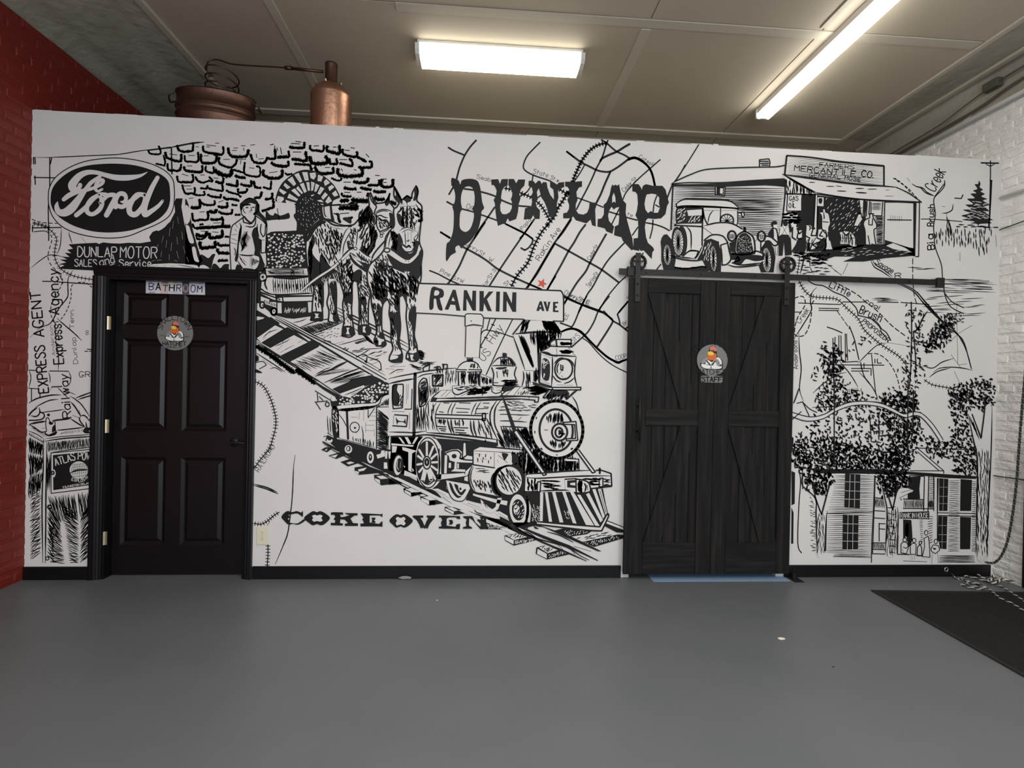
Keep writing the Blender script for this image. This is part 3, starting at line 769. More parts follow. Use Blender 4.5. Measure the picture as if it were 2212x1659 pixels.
r"""
# left_horse_painting|painted dark draught horse on the left of the pair, harnessed to the coal cart
o 640 400 7.373
l 7
Q 170,780 280,640 400,550 480,560 620,640 880,640 980,560 1100,420 1160,330 1150,200 1180,120 1220,200 1280,290 1380,280 1440,240 1490,130 1480,260 1560,380 1570,600 1540,760 1400,900 1260,1060 1200,1180 1160,1400 1180,1700 1150,1900 1150,2250 1190,2300 1160,2380 1000,2370 990,2280 1010,2050 990,1700 980,1600 970,1530 910,1520 890,1600 890,1800 880,1990 900,2200 930,2370 850,2420 730,2400 740,2280 760,2150 740,1900 760,1750 700,1550 680,1500 620,1500 640,1700 640,2000 680,2150 620,2190 510,2170 520,2000 490,1870 520,1700 500,1500 420,1550 400,1700 420,2100 400,2160 230,2150 250,2030 260,1850 280,1650 230,1500 180,1300 150,1000
l 8
k 3.6 170,780 280,640 400,550 480,560 620,640 880,640 980,560 1100,420 1160,330 1150,200 1180,120 1220,200 1280,290 1380,280 1440,240 1490,130 1480,260 1560,380 1570,600 1540,760 1400,900 1260,1060 1200,1180 1160,1400 1180,1700 1150,1900 1150,2250 1190,2300 1160,2380 1000,2370 990,2280 1010,2050 990,1700 980,1600 970,1530 910,1520 890,1600 890,1800 880,1990 900,2200 930,2370 850,2420 730,2400 740,2280 760,2150 740,1900 760,1750 700,1550 680,1500 620,1500 640,1700 640,2000 680,2150 620,2190 510,2170 520,2000 490,1870 520,1700 500,1500 420,1550 400,1700 420,2100 400,2160 230,2150 250,2030 260,1850 280,1650 230,1500 180,1300 150,1000
q 270,780 300,900 250,1050 300,1150 380,1240 380,1320 400,1500 420,1600 400,1700 380,1800 330,1600 250,1600 200,1300 180,1080 220,900
q 380,1120 440,1130 540,1290 660,1370 700,1480 680,1560 620,1500 500,1500 450,1560 420,1700 400,1700 380,1500 370,1300
q 400,560 480,590 380,640 300,720 230,840 170,900 190,780 280,660
q 470,480 620,600 880,650 860,670 740,640 600,600
h 69 90 3.45 75 12 280,700 430,620 600,680 740,760 700,1000 620,1280 450,1200 330,1000
h 46 72 2.76 80 14 460,720 720,760 700,1000 620,1150 480,1000
h 29 96 2.99 100 12 200,900 260,900 250,1400 200,1400
s 2.2 520,625 650,640;540,660 680,690;620,690 740,700
h 57 102 3.91 110 18 960,620 1160,420 1200,620 1280,780 1240,1000 1160,1130 1040,1100 1020,850
q 1160,620 1240,680 1300,800 1260,900 1200,1000 1130,1160 1020,1050 1050,950 1120,1000 1180,900
h 29 72 3.45 -70 10 1000,420 1160,360 1140,560 980,640
q 1130,330 1200,380 1220,460 1190,620 1140,560 1060,640 1000,660 1010,520
s 3 1210,210 1250,300 1280,300;1180,170 1200,250 1280,340 1240,440;1460,190 1420,280 1440,340
q 1420,260 1480,180 1480,280 1450,330
s 2.4 1240,450 1350,390 1480,400 1540,450;1240,470 1360,410 1470,420
c 2.6 1230,545,44,90,0
q 1200,500 1240,480 1260,560 1240,620 1210,580
s 3 1280,500 1340,480 1400,510 1460,520;1280,470 1280,640 1330,740 1480,680 1520,660
s 4.4 1290,500 1360,560 1430,560 1470,620 1460,700
q 1480,440 1560,480 1570,620 1530,700 1480,640 1490,540
h 20 55 2.53 60 15 1300,520 1450,570 1440,680 1330,700
s 2 1330,740 1340,790 1400,770;1480,700 1400,740 1340,760
c 1.8 1355,810,22,22,0
l 9
S 6 980,660,4 940,800,6 920,900,6 930,1010,7 1000,1060,6 1080,1120,6 1190,1180,5
S 4 880,680 800,780 740,900 720,1050 710,1180
S 3 860,850 830,950 830,1030
s 2.2 850,660 780,740 720,900 690,1100;900,700 830,800 760,950 740,1120;980,690 970,820 950,980;920,700 900,820 880,960
s 3.4 1000,1020 1090,1090 1180,1150;900,1000 820,1050 720,1160;840,1100 900,1210 1000,1300
s 4.6 960,1080 1020,1150 1150,1230;820,900 840,1010 900,1000
f 940,1010,34,28,0
F 940,1010,20,16,0
q 850,1080 920,1100 1010,1180 1150,1260 1200,1240 1160,1400 1050,1350 980,1300 900,1230
l 10
S 4 870,1090 950,1200 1060,1290;900,1120 1000,1190 1120,1230
S 4 60,1700 300,1500 560,1330 700,1200 860,1040
l 11
s 1.5 40,1680 300,1475 560,1300 700,1180 850,1030;80,1710 320,1530 570,1360 720,1220 870,1080
l 9
q 800,1340 880,1400 990,1340 1050,1380 1040,1500 990,1600 980,1530 920,1510 890,1540 860,1500
h 69 84 3.45 95 25 700,1260 860,1180 900,1400 880,1700 760,1800 720,1500
h 39 72 2.99 60 20 1040,1450 1150,1400 1160,1750 1020,1850 1000,1620
q 760,1740 880,1700 890,1800 870,1900 820,1880 840,2050 880,2060 880,2160 830,2120 760,2060 820,2090 800,1950 760,1850
q 1000,1800 1080,1780 1120,1830 1100,2000 1040,1900 1030,2150 990,2060
h 23 72 2.76 80 15 1020,1950 1110,1950 1120,2180 1030,2200
h 29 72 2.76 70 18 290,1560 400,1600 400,1900 300,2000
q 360,1500 430,1540 440,1900 400,1980 380,1800 350,1700
q 540,1560 620,1540 640,1800 630,2050 560,2050 610,1980 560,1760
q 240,2020 410,2020 420,2110 400,2150 330,2160 240,2140
q 640,2020 680,2100 660,2160 600,2170 580,2100 600,2050
s 2 510,2040 620,2050
q 740,2250 890,2250 920,2350 900,2390 780,2400 730,2370
q 1000,2230 1140,2220 1190,2300 1160,2360 1060,2370 990,2330
l 10
h 0 1 1.15 0 0 0,0 1,0 1,1
P 290,2040 360,2050 340,2090 370,2110 290,2120 310,2080;800,2270 850,2270 830,2310 850,2380 790,2370 810,2320;1060,2250 1110,2250 1090,2290 1110,2350 1060,2340
H 30 60 1.2 75 10 400,1500 660,1400 680,1540 420,1560
l 10
h 40 60 2.2 84 8 520,1560 620,1540 620,2000 540,2050
h 36 50 2.2 84 8 760,1700 880,1700 890,2250 770,2230
h 30 50 2 84 8 1000,1800 1130,1780 1130,2220 1010,2200
h 30 60 2.6 60 14 860,700 960,680 900,1000 830,1020
h 26 70 2.6 75 12 640,1300 720,1200 760,1500 700,1500
h 24 60 2.4 80 12 1000,1080 1180,1200 1160,1400 1060,1380
# right_horse_painting|painted dark draught horse on the right of the pair, facing forward in collar and bridle
o 640 400 7.373
l 12
Q 1560,20 1600,120 1680,240 1760,170 1840,210 1850,120 1910,10 1940,100 1920,240 1990,320 2000,400 1980,640 1960,900 2010,1060 1990,1250 1990,1450 1960,1620 1940,1800 1910,2000 1890,2250 1880,2400 1920,2550 1930,2650 1950,2750 1920,2800 1830,2800 1750,2760 1760,2680 1800,2600 1780,2350 1750,2100 1760,1900 1700,1740 1640,1780 1640,2000 1660,2250 1640,2500 1690,2700 1680,2810 1550,2820 1480,2790 1490,2720 1540,2600 1510,2450 1510,2200 1480,2050 1490,1900 1450,1810 1370,1930 1360,2250 1390,2400 1430,2530 1400,2560 1280,2560 1240,2480 1280,2330 1260,2150 1200,1900 1190,1700 1140,1560 1130,1400 1180,1260 1300,1150 1400,1020 1420,850 1480,740 1560,640 1550,400 1600,350 1640,280 1560,180
l 13
k 3.6 1560,20 1600,120 1680,240 1760,170 1840,210 1850,120 1910,10 1940,100 1920,240 1990,320 2000,400 1980,640 1960,900 2010,1060 1990,1250 1990,1450 1960,1620 1940,1800 1910,2000 1890,2250 1880,2400 1920,2550 1930,2650 1950,2750 1920,2800 1830,2800 1750,2760 1760,2680 1800,2600 1780,2350 1750,2100 1760,1900 1700,1740 1640,1780 1640,2000 1660,2250 1640,2500 1690,2700 1680,2810 1550,2820 1480,2790 1490,2720 1540,2600 1510,2450 1510,2200 1480,2050 1490,1900 1450,1810 1370,1930 1360,2250 1390,2400 1430,2530 1400,2560 1280,2560 1240,2480 1280,2330 1260,2150 1200,1900 1190,1700 1140,1560 1130,1400 1180,1260 1300,1150 1400,1020 1420,850 1480,740 1560,640 1550,400 1600,350 1640,280 1560,180
q 1630,760 1660,820 1680,900 1670,960 1700,1010 1780,1080 1850,1070 1890,960 1900,880 1950,900 1960,960 1930,1060 1880,1140 1800,1190 1720,1180 1600,1100 1550,1040 1600,900
q 1560,30 1600,60 1690,240 1680,300 1620,240 1560,180 1590,160
q 1880,80 1930,30 1940,120 1900,240 1860,240 1880,160
q 1700,230 1740,170 1780,160 1830,210 1820,260 1770,280 1780,340 1740,260
q 1960,1060 2000,1020 2010,1100 1990,1300 1980,1440 1900,1500 1800,1420 1720,1400 1500,1310 1460,1320 1480,1280 1600,1300 1720,1340 1830,1300 1920,1200
q 1600,450 1660,470 1700,560 1700,660 1650,640 1610,560
s 5 1700,350 1700,450 1700,560 1720,680;1770,330 1760,450 1760,580 1760,680;1830,360 1840,480 1830,600 1820,690
h 34 66 2.99 85 14 1660,360 1880,350 1880,640 1680,640
s 4 1610,440 1650,410 1690,350;1850,370 1900,400 1950,460;1880,470 1940,480 1960,520
q 1880,470 1950,450 1960,510 1920,500
q 1940,560 2000,640 1970,600
s 2.4 1640,310 1720,300;1650,340 1900,330;1900,250 1980,310;1900,300 1970,400 2030,415;1850,580 1880,650 1920,560
j 5 1930,380 1980,420 1990,560 1940,560
l 14
S 5 1650,740 1720,700 1800,690 1900,750
l 15
s 1.6 1640,730 1720,685 1800,680 1920,740;1680,760 1740,720 1800,710 1880,750
s 3 1640,780 1670,840 1690,920 1670,980 1740,1060 1840,1060 1890,960 1880,860
s 2 1730,740 1740,900 1740,960;1780,740 1780,880;1830,740 1830,920;1760,880 1780,900 1800,870
s 4 1690,940 1740,980 1760,1000;1760,990 1790,960 1820,990;1850,910 1880,920 1870,970;1870,850 1920,790
s 2.4 1940,740 1930,840 1890,880;1960,650 1940,760
q 1440,1090 1560,1160 1700,1240 1830,1230 1960,1090 2000,1010 2010,1120 1980,1310 1900,1400 1780,1370 1640,1340 1520,1270
h 40 60 3 70 12 1380,1100 1450,1150 1500,1400 1300,1380 1240,1200
l 14
S 6 1540,700 1470,840 1440,1000 1430,1060
s 2 1510,700 1440,860 1420,1010;1560,700 1490,860 1470,1000
F 1445,1035,55,50,0
l 15
c 3 1445,1035,46,34,0
l 14
S 6 1500,1060 1600,1140 1700,1200 1750,1210
S 7 1420,1080 1500,1200 1620,1290 1720,1340
s 4 1460,1100 1560,1200 1700,1270
S 3 1470,1110 1490,1160 1530,1200 1600,1240 1690,1260
S 3 1820,1180 1920,1100 1960,950
S 2.4 1830,1270 1860,1240 1870,1260 1900,1210 1920,1220 1950,1150 1980,1100
S 2.6 1740,1200 1740,1300 1790,1310 1790,1210 1740,1200
c 0 1,1,1,1,0
S 4 1765,1330 1800,1370 1765,1410 1730,1370 1765,1330
S 2 1770,1410 1760,1470
q 1500,740 1590,760 1600,900 1590,1060 1500,1020 1540,900
h 34 72 3.45 85 10 1500,740 1620,780 1610,1050 1540,1000
h 138 108 3.91 70 22 1240,1250 1420,1260 1600,1380 1740,1460 1960,1420 1940,1700 1800,1750 1600,1700 1400,1700 1240,1560
q 1190,1560 1260,1600 1330,1640 1420,1650 1460,1760 1370,1900 1340,1850 1240,1760
h 46 96 3.45 60 12 1180,1400 1420,1500 1400,1800 1220,1800
q 1600,1700 1720,1620 1760,1700 1760,1900 1700,1750 1640,1800 1640,2000 1560,1950
h 27 84 3.45 80 16 1780,1500 1940,1500 1920,1850 1790,1850
h 39 84 3.45 60 16 1470,1500 1620,1500 1620,1900 1500,1900
q 1800,2000 1880,1920 1910,2000 1890,2300 1890,2500 1920,2600 1860,2560 1850,2350 1830,2200 1790,2150
q 1560,2060 1640,2020 1660,2250 1640,2480 1670,2640 1610,2560 1600,2400 1570,2250
q 1290,1880 1340,1920 1360,2000 1350,2200 1330,2250 1310,2050
q 1330,2340 1380,2360 1400,2450 1320,2430
q 1490,2020 1560,2040 1550,2200 1500,2150
q 1250,2480 1310,2470 1340,2500 1420,2480 1430,2530 1360,2560 1270,2550
q 1290,2430 1260,2440 1250,2500 1290,2520
q 1500,2700 1640,2700 1690,2650 1690,2800 1600,2820 1490,2790 1600,2760 1620,2720
q 1770,2660 1850,2680 1930,2660 1950,2750 1900,2790 1760,2770 1790,2740
l 14
P 1310,2460 1370,2460 1350,2540 1310,2550;1810,2700 1870,2700 1850,2760 1880,2790 1830,2790
h 27 60 3.45 80 14 1200,1880 1300,1900 1340,2250 1280,2250
h 23 72 3.45 80 14 1500,2100 1560,2120 1560,2450 1520,2450
l 13
h 40 60 2.4 82 8 1220,1920 1340,1920 1340,2400 1290,2440
h 50 60 2.4 82 8 1500,2000 1640,2020 1640,2600 1540,2620
h 50 60 2.4 82 8 1770,1900 1890,1900 1890,2600 1810,2640
h 20 40 2.2 80 10 1690,640 1880,640 1900,700 1680,700
""",
r"""
# locomotive_painting|painted black and white steam locomotive with tender, headlamp and cowcatcher on a ragged rail track
o 540 930 5.53
l 16
p 850,230 900,200 1000,200 920,260
p 935,300 1070,260 1180,280 1030,340
p 1080,375 1220,330 1360,370 1170,430
p 1250,440 1400,420 1620,500 1300,530 1250,480
p 1480,530 1640,520 1860,620 1570,655 1490,590
p 1835,690 1960,670 2130,740 1930,790 1840,735
p 2040,790 2212,800 2212,890 2150,890 2040,830
l 17
P 890,235 925,215 915,240
P 960,305 1050,285 1020,325
P 1150,385 1200,370 1250,385 1180,405
P 1290,465 1400,440 1360,480 1300,490;1260,480 1300,495 1300,520 1260,500
P 1510,545 1640,535 1700,570 1560,580;1495,570 1550,590 1555,640 1495,590
P 1860,695 1950,680 2040,735 1930,740;1850,710 1920,745 1925,780 1850,735
P 2060,800 2140,840 2140,880 2055,825
h 20 22 1.4 -60 10 1570,600 1860,615 1830,640 1580,640
s 3.4 875,130 1000,200 1150,290 1350,400 1600,520 1900,660 2212,830
s 2.4 870,150 1000,240 1180,330 1400,440 1700,590 2000,760 2140,860
l 18
p 920,60 1060,90 1520,230 1680,80 2212,80 2212,560 2050,700 1850,560 1730,560 1620,500 1400,400 1200,310 1050,230 960,150 900,120
o 840 940 7.373
l 16
p 230,850 390,840 600,910 360,980 240,900
p 500,980 640,960 920,1080 640,1120 510,1030
p 890,1140 1020,1140 1170,1180 1340,1230 1040,1270 890,1200
p 1400,1350 1500,1310 1800,1340 1980,1500 1540,1500
q 840,1000 700,860 600,860
l 17
P 260,860 370,850 500,900 370,910;245,880 350,930 355,970 260,910
P 540,985 640,970 780,1030 650,1040;515,1000 640,1050 640,1110 515,1040
P 920,1150 1030,1145 1160,1190 1040,1210;900,1160 1035,1220 1030,1260 900,1190
H 40 30 1.2 -60 12 1560,1400 1900,1480 1600,1490
l 18
p 0,20 500,20 760,50 1720,120 1720,190 2160,290 2160,600 2200,900 2212,1500 2100,1400 1900,1300 1500,1100 1100,1000 700,850 500,780 300,640 0,560
l 16
p 0,560 250,650 560,820 840,1010 1230,1210 1700,1330 2212,1600 2212,1660 1700,1440 1230,1250 900,1100 560,930 200,740 0,620
p 0,680 240,770 0,790
l 17
P 0,610 200,700 600,890 1000,1090 1400,1270 1800,1440 2212,1640 2212,1700 1700,1450 1200,1240 700,1000 300,800 0,650
l 19
P 250,560 440,640 450,730 320,660 240,640
P 680,860 780,850 950,930 980,1010 800,920
P 1160,1070 1260,1050 1480,1120 1500,1200 1300,1130
P 1680,1230 1760,1210 1920,1300 1940,1380 1800,1320
s 2 330,650 440,700;750,880 900,950;1250,1080 1450,1150;1740,1240 1900,1340;400,760 550,850;850,980 1000,1090;1360,1180 1400,1230 1500,1260
l 19
P 550,20 640,15 760,70 830,170 850,300 840,600 830,710 760,800 680,860 600,850 500,780 440,650 425,450 430,260 470,120
l 20
c 2.6 625,440,188,400,-1
c 2.6 615,440,160,345,-1
e 2.6 840,250 840,600;800,620 800,220
f 605,430,160,325,0
l 21
c 5 605,430,158,322,0
F 605,440,62,108,0
g 12 1 0 0 1,1 1,1|1,1 1,1
E 4.6 605,440 605,110;605,440 710,180;605,440 760,300;605,440 775,430;605,440 770,560;605,440 740,700;605,440 480,230;605,440 460,330;605,440 450,470;605,440 480,590
E 9 605,440 540,720;605,440 670,700
l 22
c 3 605,440,60,100,0
c 4.6 605,430,24,48,0
s 2.6 530,720 580,770 650,775
l 19
P 690,630 770,630 1200,600 1220,660 780,710 700,735
P 890,270 1000,230 1110,225 1170,270 1170,180 1200,110 1235,110 1235,320 1330,340 1340,440 1060,430 970,400 955,330 900,290
P 890,320 930,320 920,610 880,610
P 955,440 990,440 990,520 950,520;1050,430 1080,430 1080,540 1220,550 1210,585 990,575 1040,540;1090,450 1115,450 1115,530 1090,530
P 1350,240 1450,190 2050,240 2150,250 2150,290 1900,520 1700,530 1330,480
P 1320,480 1740,530 1650,640 1640,850 1740,970 1330,900 1280,760 1280,600
P 1340,930 1700,1020 1890,1050 1880,1120 1700,1080 1340,960
P 910,720 1300,790 1290,860 1220,1030 1100,1060 990,990 920,850
P 1460,1020 1480,1150 1550,1230 1640,1240 1740,1180 1800,1000 1730,1000 1700,1140 1640,1190
P 1200,720 1220,580 1330,480 1290,560 1270,740
l 20
f 1040,335,40,36,0
q 1120,360 1230,370 1140,380
k 3 1180,120 1230,110 1240,320 1170,370
s 3 895,290 1000,250 1100,250 1150,300 1130,370 1200,390 1330,400
s 3 680,630 1200,600;700,740 1210,660 1250,620;760,620 780,710;1340,240 1340,470 1680,520;1350,250 2150,285;1450,185 1750,200 2150,240;1680,280 1680,520;1740,320 1890,440
s 4.6 1330,490 1280,600 1280,750 1350,900 1500,940 1760,980
s 2.6 1350,500 1310,600 1310,740 1380,900
s 2 910,720 940,880 1010,1010 1100,1050 1200,1030 1290,860
q 960,760 1000,780 1040,880 1100,960 1160,970 1090,1000 1000,900
q 1040,780 1100,800 1110,860 1150,910 1200,860 1230,870 1160,960 1090,900
f 1140,855,18,22,0
c 4 2040,1190,150,265,-3
l 21
h 22 70 3 75 10 1340,680 1640,780 1640,900 1380,840
h 12 90 1.6 5 6 1390,520 1600,540 1560,600 1420,580
h 8 60 2.4 90 6 1380,320 1640,320 1620,430 1400,430
q 1800,290 1900,300 1880,350 1840,400
h 20 90 5 88 5 1960,300 2130,310 2120,520 1980,440
s 1.6 1370,290 1480,310;1460,380 1560,385;1720,390 1750,440
h 14 30 1.4 60 8 1490,1060 1600,1120 1560,1180
l 22
F 1915,725,225,245,0
P 1640,560 1760,510 1700,640 1690,820 1740,940 1650,850 1620,700
l 23
c 4.6 1915,725,218,240,0
s 6 1890,485 1750,540 1680,660 1680,820 1740,930 1820,970
s 5 1740,560 1660,640 1640,740 1660,880 1720,960
h 34 130 3 58 8 1780,560 1960,560 2080,700 2050,860 1880,900 1740,760
l 24
F 2060,1190,160,270,-3
f 2060,1190,100,170,-3
l 25
H 14 60 2 -50 10 1990,1050 2150,1060 2150,1300 2020,1330
F 2035,1190,62,95,0
c 5 2060,1190,156,266,-3
c 3 2035,1190,60,92,0
s 6 2200,950 2212,1200 2180,1400
f 2010,1170,14,10,0;2020,1240,10,10,0
l 19
F 145,480,75,165,4
f 165,480,52,115,4
c 2.6 145,480,76,166,4
l 20
S 1.4 140,400 130,500 160,560;190,420 180,520
l 19
P 50,170 130,180 100,270 50,280;40,130 400,160 380,185 40,160;210,190 270,200 440,250 370,290 360,590 310,560 310,270 220,240
P 150,30 190,40 260,140 220,130;250,30 300,30 360,140 310,140;430,30 470,30 400,140 370,140
P 230,480 260,500 250,520;370,520 400,560 380,590
# coupling and tender rear part
o 680 790 7.373
l 16
p 280,370 600,230 920,150 1060,240 900,300 620,370 400,445
l 17
P 400,445 780,310 800,340 560,470 500,520
s 2 470,470 600,420 760,350;500,500 650,430
s 2.6 10,170 150,100 350,20 
s 2.4 150,270 500,120 730,30;250,265 600,130 800,90;320,200 520,110 700,50
q 450,170 600,120 760,80 620,150 500,190
e 2 660,0 920,150;760,0 1140,220;0,200 500,540;5,400 250,550;0,580 200,560;40,440 50,560;70,490 130,550;20,590 90,700
c 2.4 200,615,30,36,0
p 0,240 120,320 400,480 370,520 150,390 0,280
l 18
P 250,500 460,490 640,450 780,340 1040,250 1180,310 1200,1080 1140,1340 980,1330 370,1170 260,1130 270,680
l 19
q 250,520 300,500 470,490 560,500 720,400 800,340 920,290 1040,250 1190,290 1190,450 1080,480 970,590 700,610 370,640 350,690 270,660
l 20
B 62 40 310,530 470,510 680,470 820,360 1040,270 1170,310 1170,420 1060,460 950,570 700,590 380,620
F 295,530,40,36,0
l 19
q 270,680 370,680 385,900 375,1130 290,1120
l 20
H 14 60 2 70 6 280,720 370,720 360,1100 310,1060
l 19
s 7 370,710 600,695 960,655
s 2.6 380,690 960,640 1060,520 1120,470 1190,460;960,600 1060,490 1180,440
e 5 510,710 530,1170
e 3 985,640 985,1320;1190,290 1190,1050;370,720 380,1150
s 5 985,660 1190,655
g 22 4 .15 8 990,690 990,1300|1190,850 1150,1340
g 10 2.6 .3 4 1000,640 1170,500|1030,650 1170,640
s 2 370,760 450,860 510,980;780,690 780,880;850,700 850,830 950,680;940,740 980,745;890,800 970,805;860,870 970,875;810,900 810,1060;810,945 950,950;810,1030 930,1035;940,1010 950,1120;745,960 770,1100 760,1240;710,740 705,850;580,820 680,820
h 20 80 2 85 8 590,1150 940,1220 930,1280 620,1200
c 2 635,980,75,80,0
f 640,990,20,16,0
s 2 580,910 630,900;600,1060 680,1070
s 1.8 370,1150 700,1240 980,1310;375,1165 700,1260 980,1330;200,800 210,1000 230,1080;240,830 250,1000 260,1080
s 4 200,1070 280,1120;140,1130 220,1110
l 20
F 235,1190,48,40,0
f 235,1165,35,24,0
F 535,1330,60,66,0;885,1460,55,95,0
f 535,1320,36,44,0;885,1460,28,55,0
F 530,1320,18,30,0;885,1450,8,22,0
k 0 1,1 2,2 1,2
P 980,1420 1050,1400 1060,1350 1110,1350 1120,1440 1000,1480;1120,1360 1160,1360 1150,1480 1120,1480;1100,1540 1150,1540 1160,1640 1100,1640;1170,1370 1210,1360 1200,1480 1180,1480
l 18
P 1140,1120 1210,1120 1210,1350 1140,1340
l 19
e 2.4 1140,1120 1140,1340 1210,1345 1215,1130;1170,1150 1165,1330
P 1230,1280 1310,1290 1290,1380 1230,1380
s 4 120,1210 250,1290 500,1410 760,1560 980,1670
# cab
o 840 740 7.373
l 19
P 0,650 10,570 420,490 1060,410 1110,430 1460,470 1650,570 1620,700 2100,710 2150,1000 1750,1600 800,1490 0,1490
l 20
s 3 0,575 200,530 420,490 620,450 850,425 1060,410 1090,430
s 4 0,655 200,610 410,575
e 7 418,500 400,1480
s 2.6 450,560 560,510 720,490
k 3 60,700 90,670 210,665 230,700 215,1040 70,1055 55,900
q 55,700 90,670 140,675 130,760 170,840 165,920 150,1000 100,1010 60,960
h 12 60 2.4 -60 12 150,850 220,820 210,1000 150,1010
s 2.4 280,660 280,980 ;310,660 300,900;250,1060 360,1060 370,740
s 3 50,1095 250,1100;90,1150 300,1165 280,1340 60,1325;80,1160 70,1300;330,1120 325,1380
q 110,1190 150,1240 240,1250 260,1200 270,1300 230,1270 150,1270 130,1310
s 3 0,1425 250,1430 400,1435 590,1410;0,1490 390,1490 600,1470
k 3 550,565 600,580 620,700 620,870 570,990 490,1025 480,900 480,660
g 16 3 .1 6 490,650 500,1010|610,600 600,920
g 10 2 .1 4 490,700 590,1000|490,1000 610,650
k 4 695,520 860,515 855,690 700,690
q 720,530 840,530 790,610 720,670 750,590
h 14 60 2 -50 8 720,540 850,560 830,680 730,670
h 12 50 2 88 5 740,450 860,440 860,490 740,490
h 16 130 2.2 88 4 900,450 1080,440 1070,600 900,620
h 12 90 2.4 88 4 650,720 820,720 760,790 660,820
s 2.4 645,540 650,840;660,900 600,1000 575,1160 580,1300 600,1430
h 26 200 2.2 88 4 440,1050 560,1060 560,1350 440,1340
h 14 150 2.2 85 5 600,1020 720,1000 700,1350 610,1330
s 2.6 550,460 545,400 650,350 640,440;720,400 780,380 820,390 820,420;850,345 930,350 935,410;870,350 870,410
q 855,350 880,350 880,410 860,410
q 750,400 790,390 790,425 750,425
s 1.8 510,380 600,330 700,340;350,350 420,380 520,410
h 14 80 1.4 15 10 350,350 520,400 500,440 380,400
h 10 80 1.4 15 10 500,330 700,320 600,370
# boiler
P 1090,440 1110,400 1180,320 1250,300 1250,240 1340,240 1340,300 1420,340 1480,430 1470,480 1450,480 1440,700 1100,830 1020,800 1010,690 1110,680 1100,480
l 21
s 2.6 1085,430 1120,370 1180,320 1260,295 1340,300 1410,340 1475,440
e 2.4 1080,430 1240,435;1270,430 1475,435;1085,465 1220,465;1250,470 1475,465;1475,435 1475,470 1450,485
k 2.4 1250,235 1330,230 1335,295 1255,300
q 1265,250 1325,250 1320,295 1270,295
h 10 45 3 88 5 1280,350 1430,350 1430,400 1300,400
e 3.4 1105,480 1110,680;1450,480 1445,690
h 16 90 3 88 3 1140,500 1220,500 1220,640 1150,640
h 26 100 3.4 88 3 1270,490 1440,500 1430,640 1280,640
s 3 1010,690 1150,685;1010,690 1020,790 1090,830 1200,790 1420,700
h 14 100 2.4 -2 4 1070,720 1200,690 1300,680 1400,690 1300,740 1100,770
s 3.4 1460,495 1650,575;1450,700 1640,690
h 22 70 2.6 85 4 1470,540 1640,600 1640,650 1480,640
P 1660,690 1650,600 1670,520 1640,400 1640,360 1740,240 1810,230 1820,170 1870,170 1880,230 1940,250 2030,360 2030,390 2000,500 2020,600 2010,680 1820,700 1800,780 1720,810 1640,780
s 3 1640,350 1750,245 1920,245 2030,360;1630,370 1800,365 2030,375;1640,400 1670,500 1660,600 1660,680 1760,690 1980,690 2025,600 2000,500 2030,390
l 22
q 1810,170 1850,165 1880,180 1870,235 1820,235
h 24 80 3 80 12 1780,270 1920,260 1980,350 1780,350
q 1930,250 2020,360 1980,360
s 5 1700,410 1800,410 1880,395
h 9 70 3 86 4 1810,440 1900,440 1890,520 1830,540
h 12 160 4 -2 2 1840,600 1990,600 2000,680 1840,680
e 2 1720,460 1730,560;1660,640 1740,640
s 2.4 1640,700 1640,780 1700,810 1790,780 1820,700;1660,710 1670,760;1700,720 1790,720;1710,760 1780,755
q 1820,700 1990,700 1980,740 1880,780 1800,770
s 3 1640,690 1520,790 1480,850;2000,715 1850,850;1950,720 1770,850
h 30 100 4 -3 3 1300,760 1440,720 1620,700 1540,800 1250,830
s 2.6 830,760 1000,755;830,760 700,870 670,930;940,755 830,860;990,770 900,860;1050,840 1050,880;1340,760 1150,850
p 710,870 780,880 750,930 660,940
s 4 750,890 1200,885 1500,875 1800,865 2150,860
s 5 660,940 1200,930 1500,915 1800,905 2100,905
s 2.2 830,940 760,1080 740,1200 760,1350 810,1440;760,950 700,1060 690,1200 740,1400;1010,950 950,1080 940,1150;1070,950 1010,1070 1000,1160;1400,950 1340,1060 1310,1160;1470,940 1400,1050 1370,1160
e 3 750,1145 1480,1165;750,1200 1490,1225
k 3.4 1490,1130 1540,1130 1535,1240 1490,1245
e 3 1490,1210 1535,1210
s 4 930,1220 960,1340 1000,1450;990,1220 1000,1340 1040,1450;1300,1240 1310,1380 1350,1490;1350,1240 1360,1380 1400,1500
s 2.4 770,1220 760,1400
h 8 70 3.4 88 3 780,1230 900,1240 890,1300 790,1290;
h 8 70 3.4 88 3 1030,1250 1210,1240 1210,1310 1030,1300
e 2.6 770,1335 910,1345;800,1370 910,1380;830,1400 900,1410;1030,1355 1260,1360;1060,1390 1200,1400;1060,1430 1230,1440;1120,1455 1280,1475
e 2 1070,1045 1290,1060;1080,1110 1260,1110;1120,960 1300,965;870,960 960,965;1500,965 1600,965;1390,1055 1580,1050;1370,1130 1580,1130;800,1100 870,1110;1510,1025 1590,1030
s 3.4 1730,910 1640,1050 1610,1180 1640,1350 1740,1560
s 3.4 1790,910 1700,1040 1680,1200 1700,1350 1800,1530 1880,1660
s 4 400,1480 600,1470 900,1500 1300,1545 1720,1600;600,1435 900,1455 1300,1490 1720,1545
e 3 1720,1550 1730,1640;1540,1550 1530,1590
h 14 130 3 75 12 1400,1300 1600,1250 1640,1500 1420,1450
h 40 120 3 75 8 1790,1390 1960,1400 2100,1600 1880,1640
s 3 1980,1420 2120,1600 2200,1680;2030,1390 2212,1640
e 3 1980,1420 2030,1390
h 16 90 1.8 3 3 1770,930 2130,930 2130,1100 1770,1080
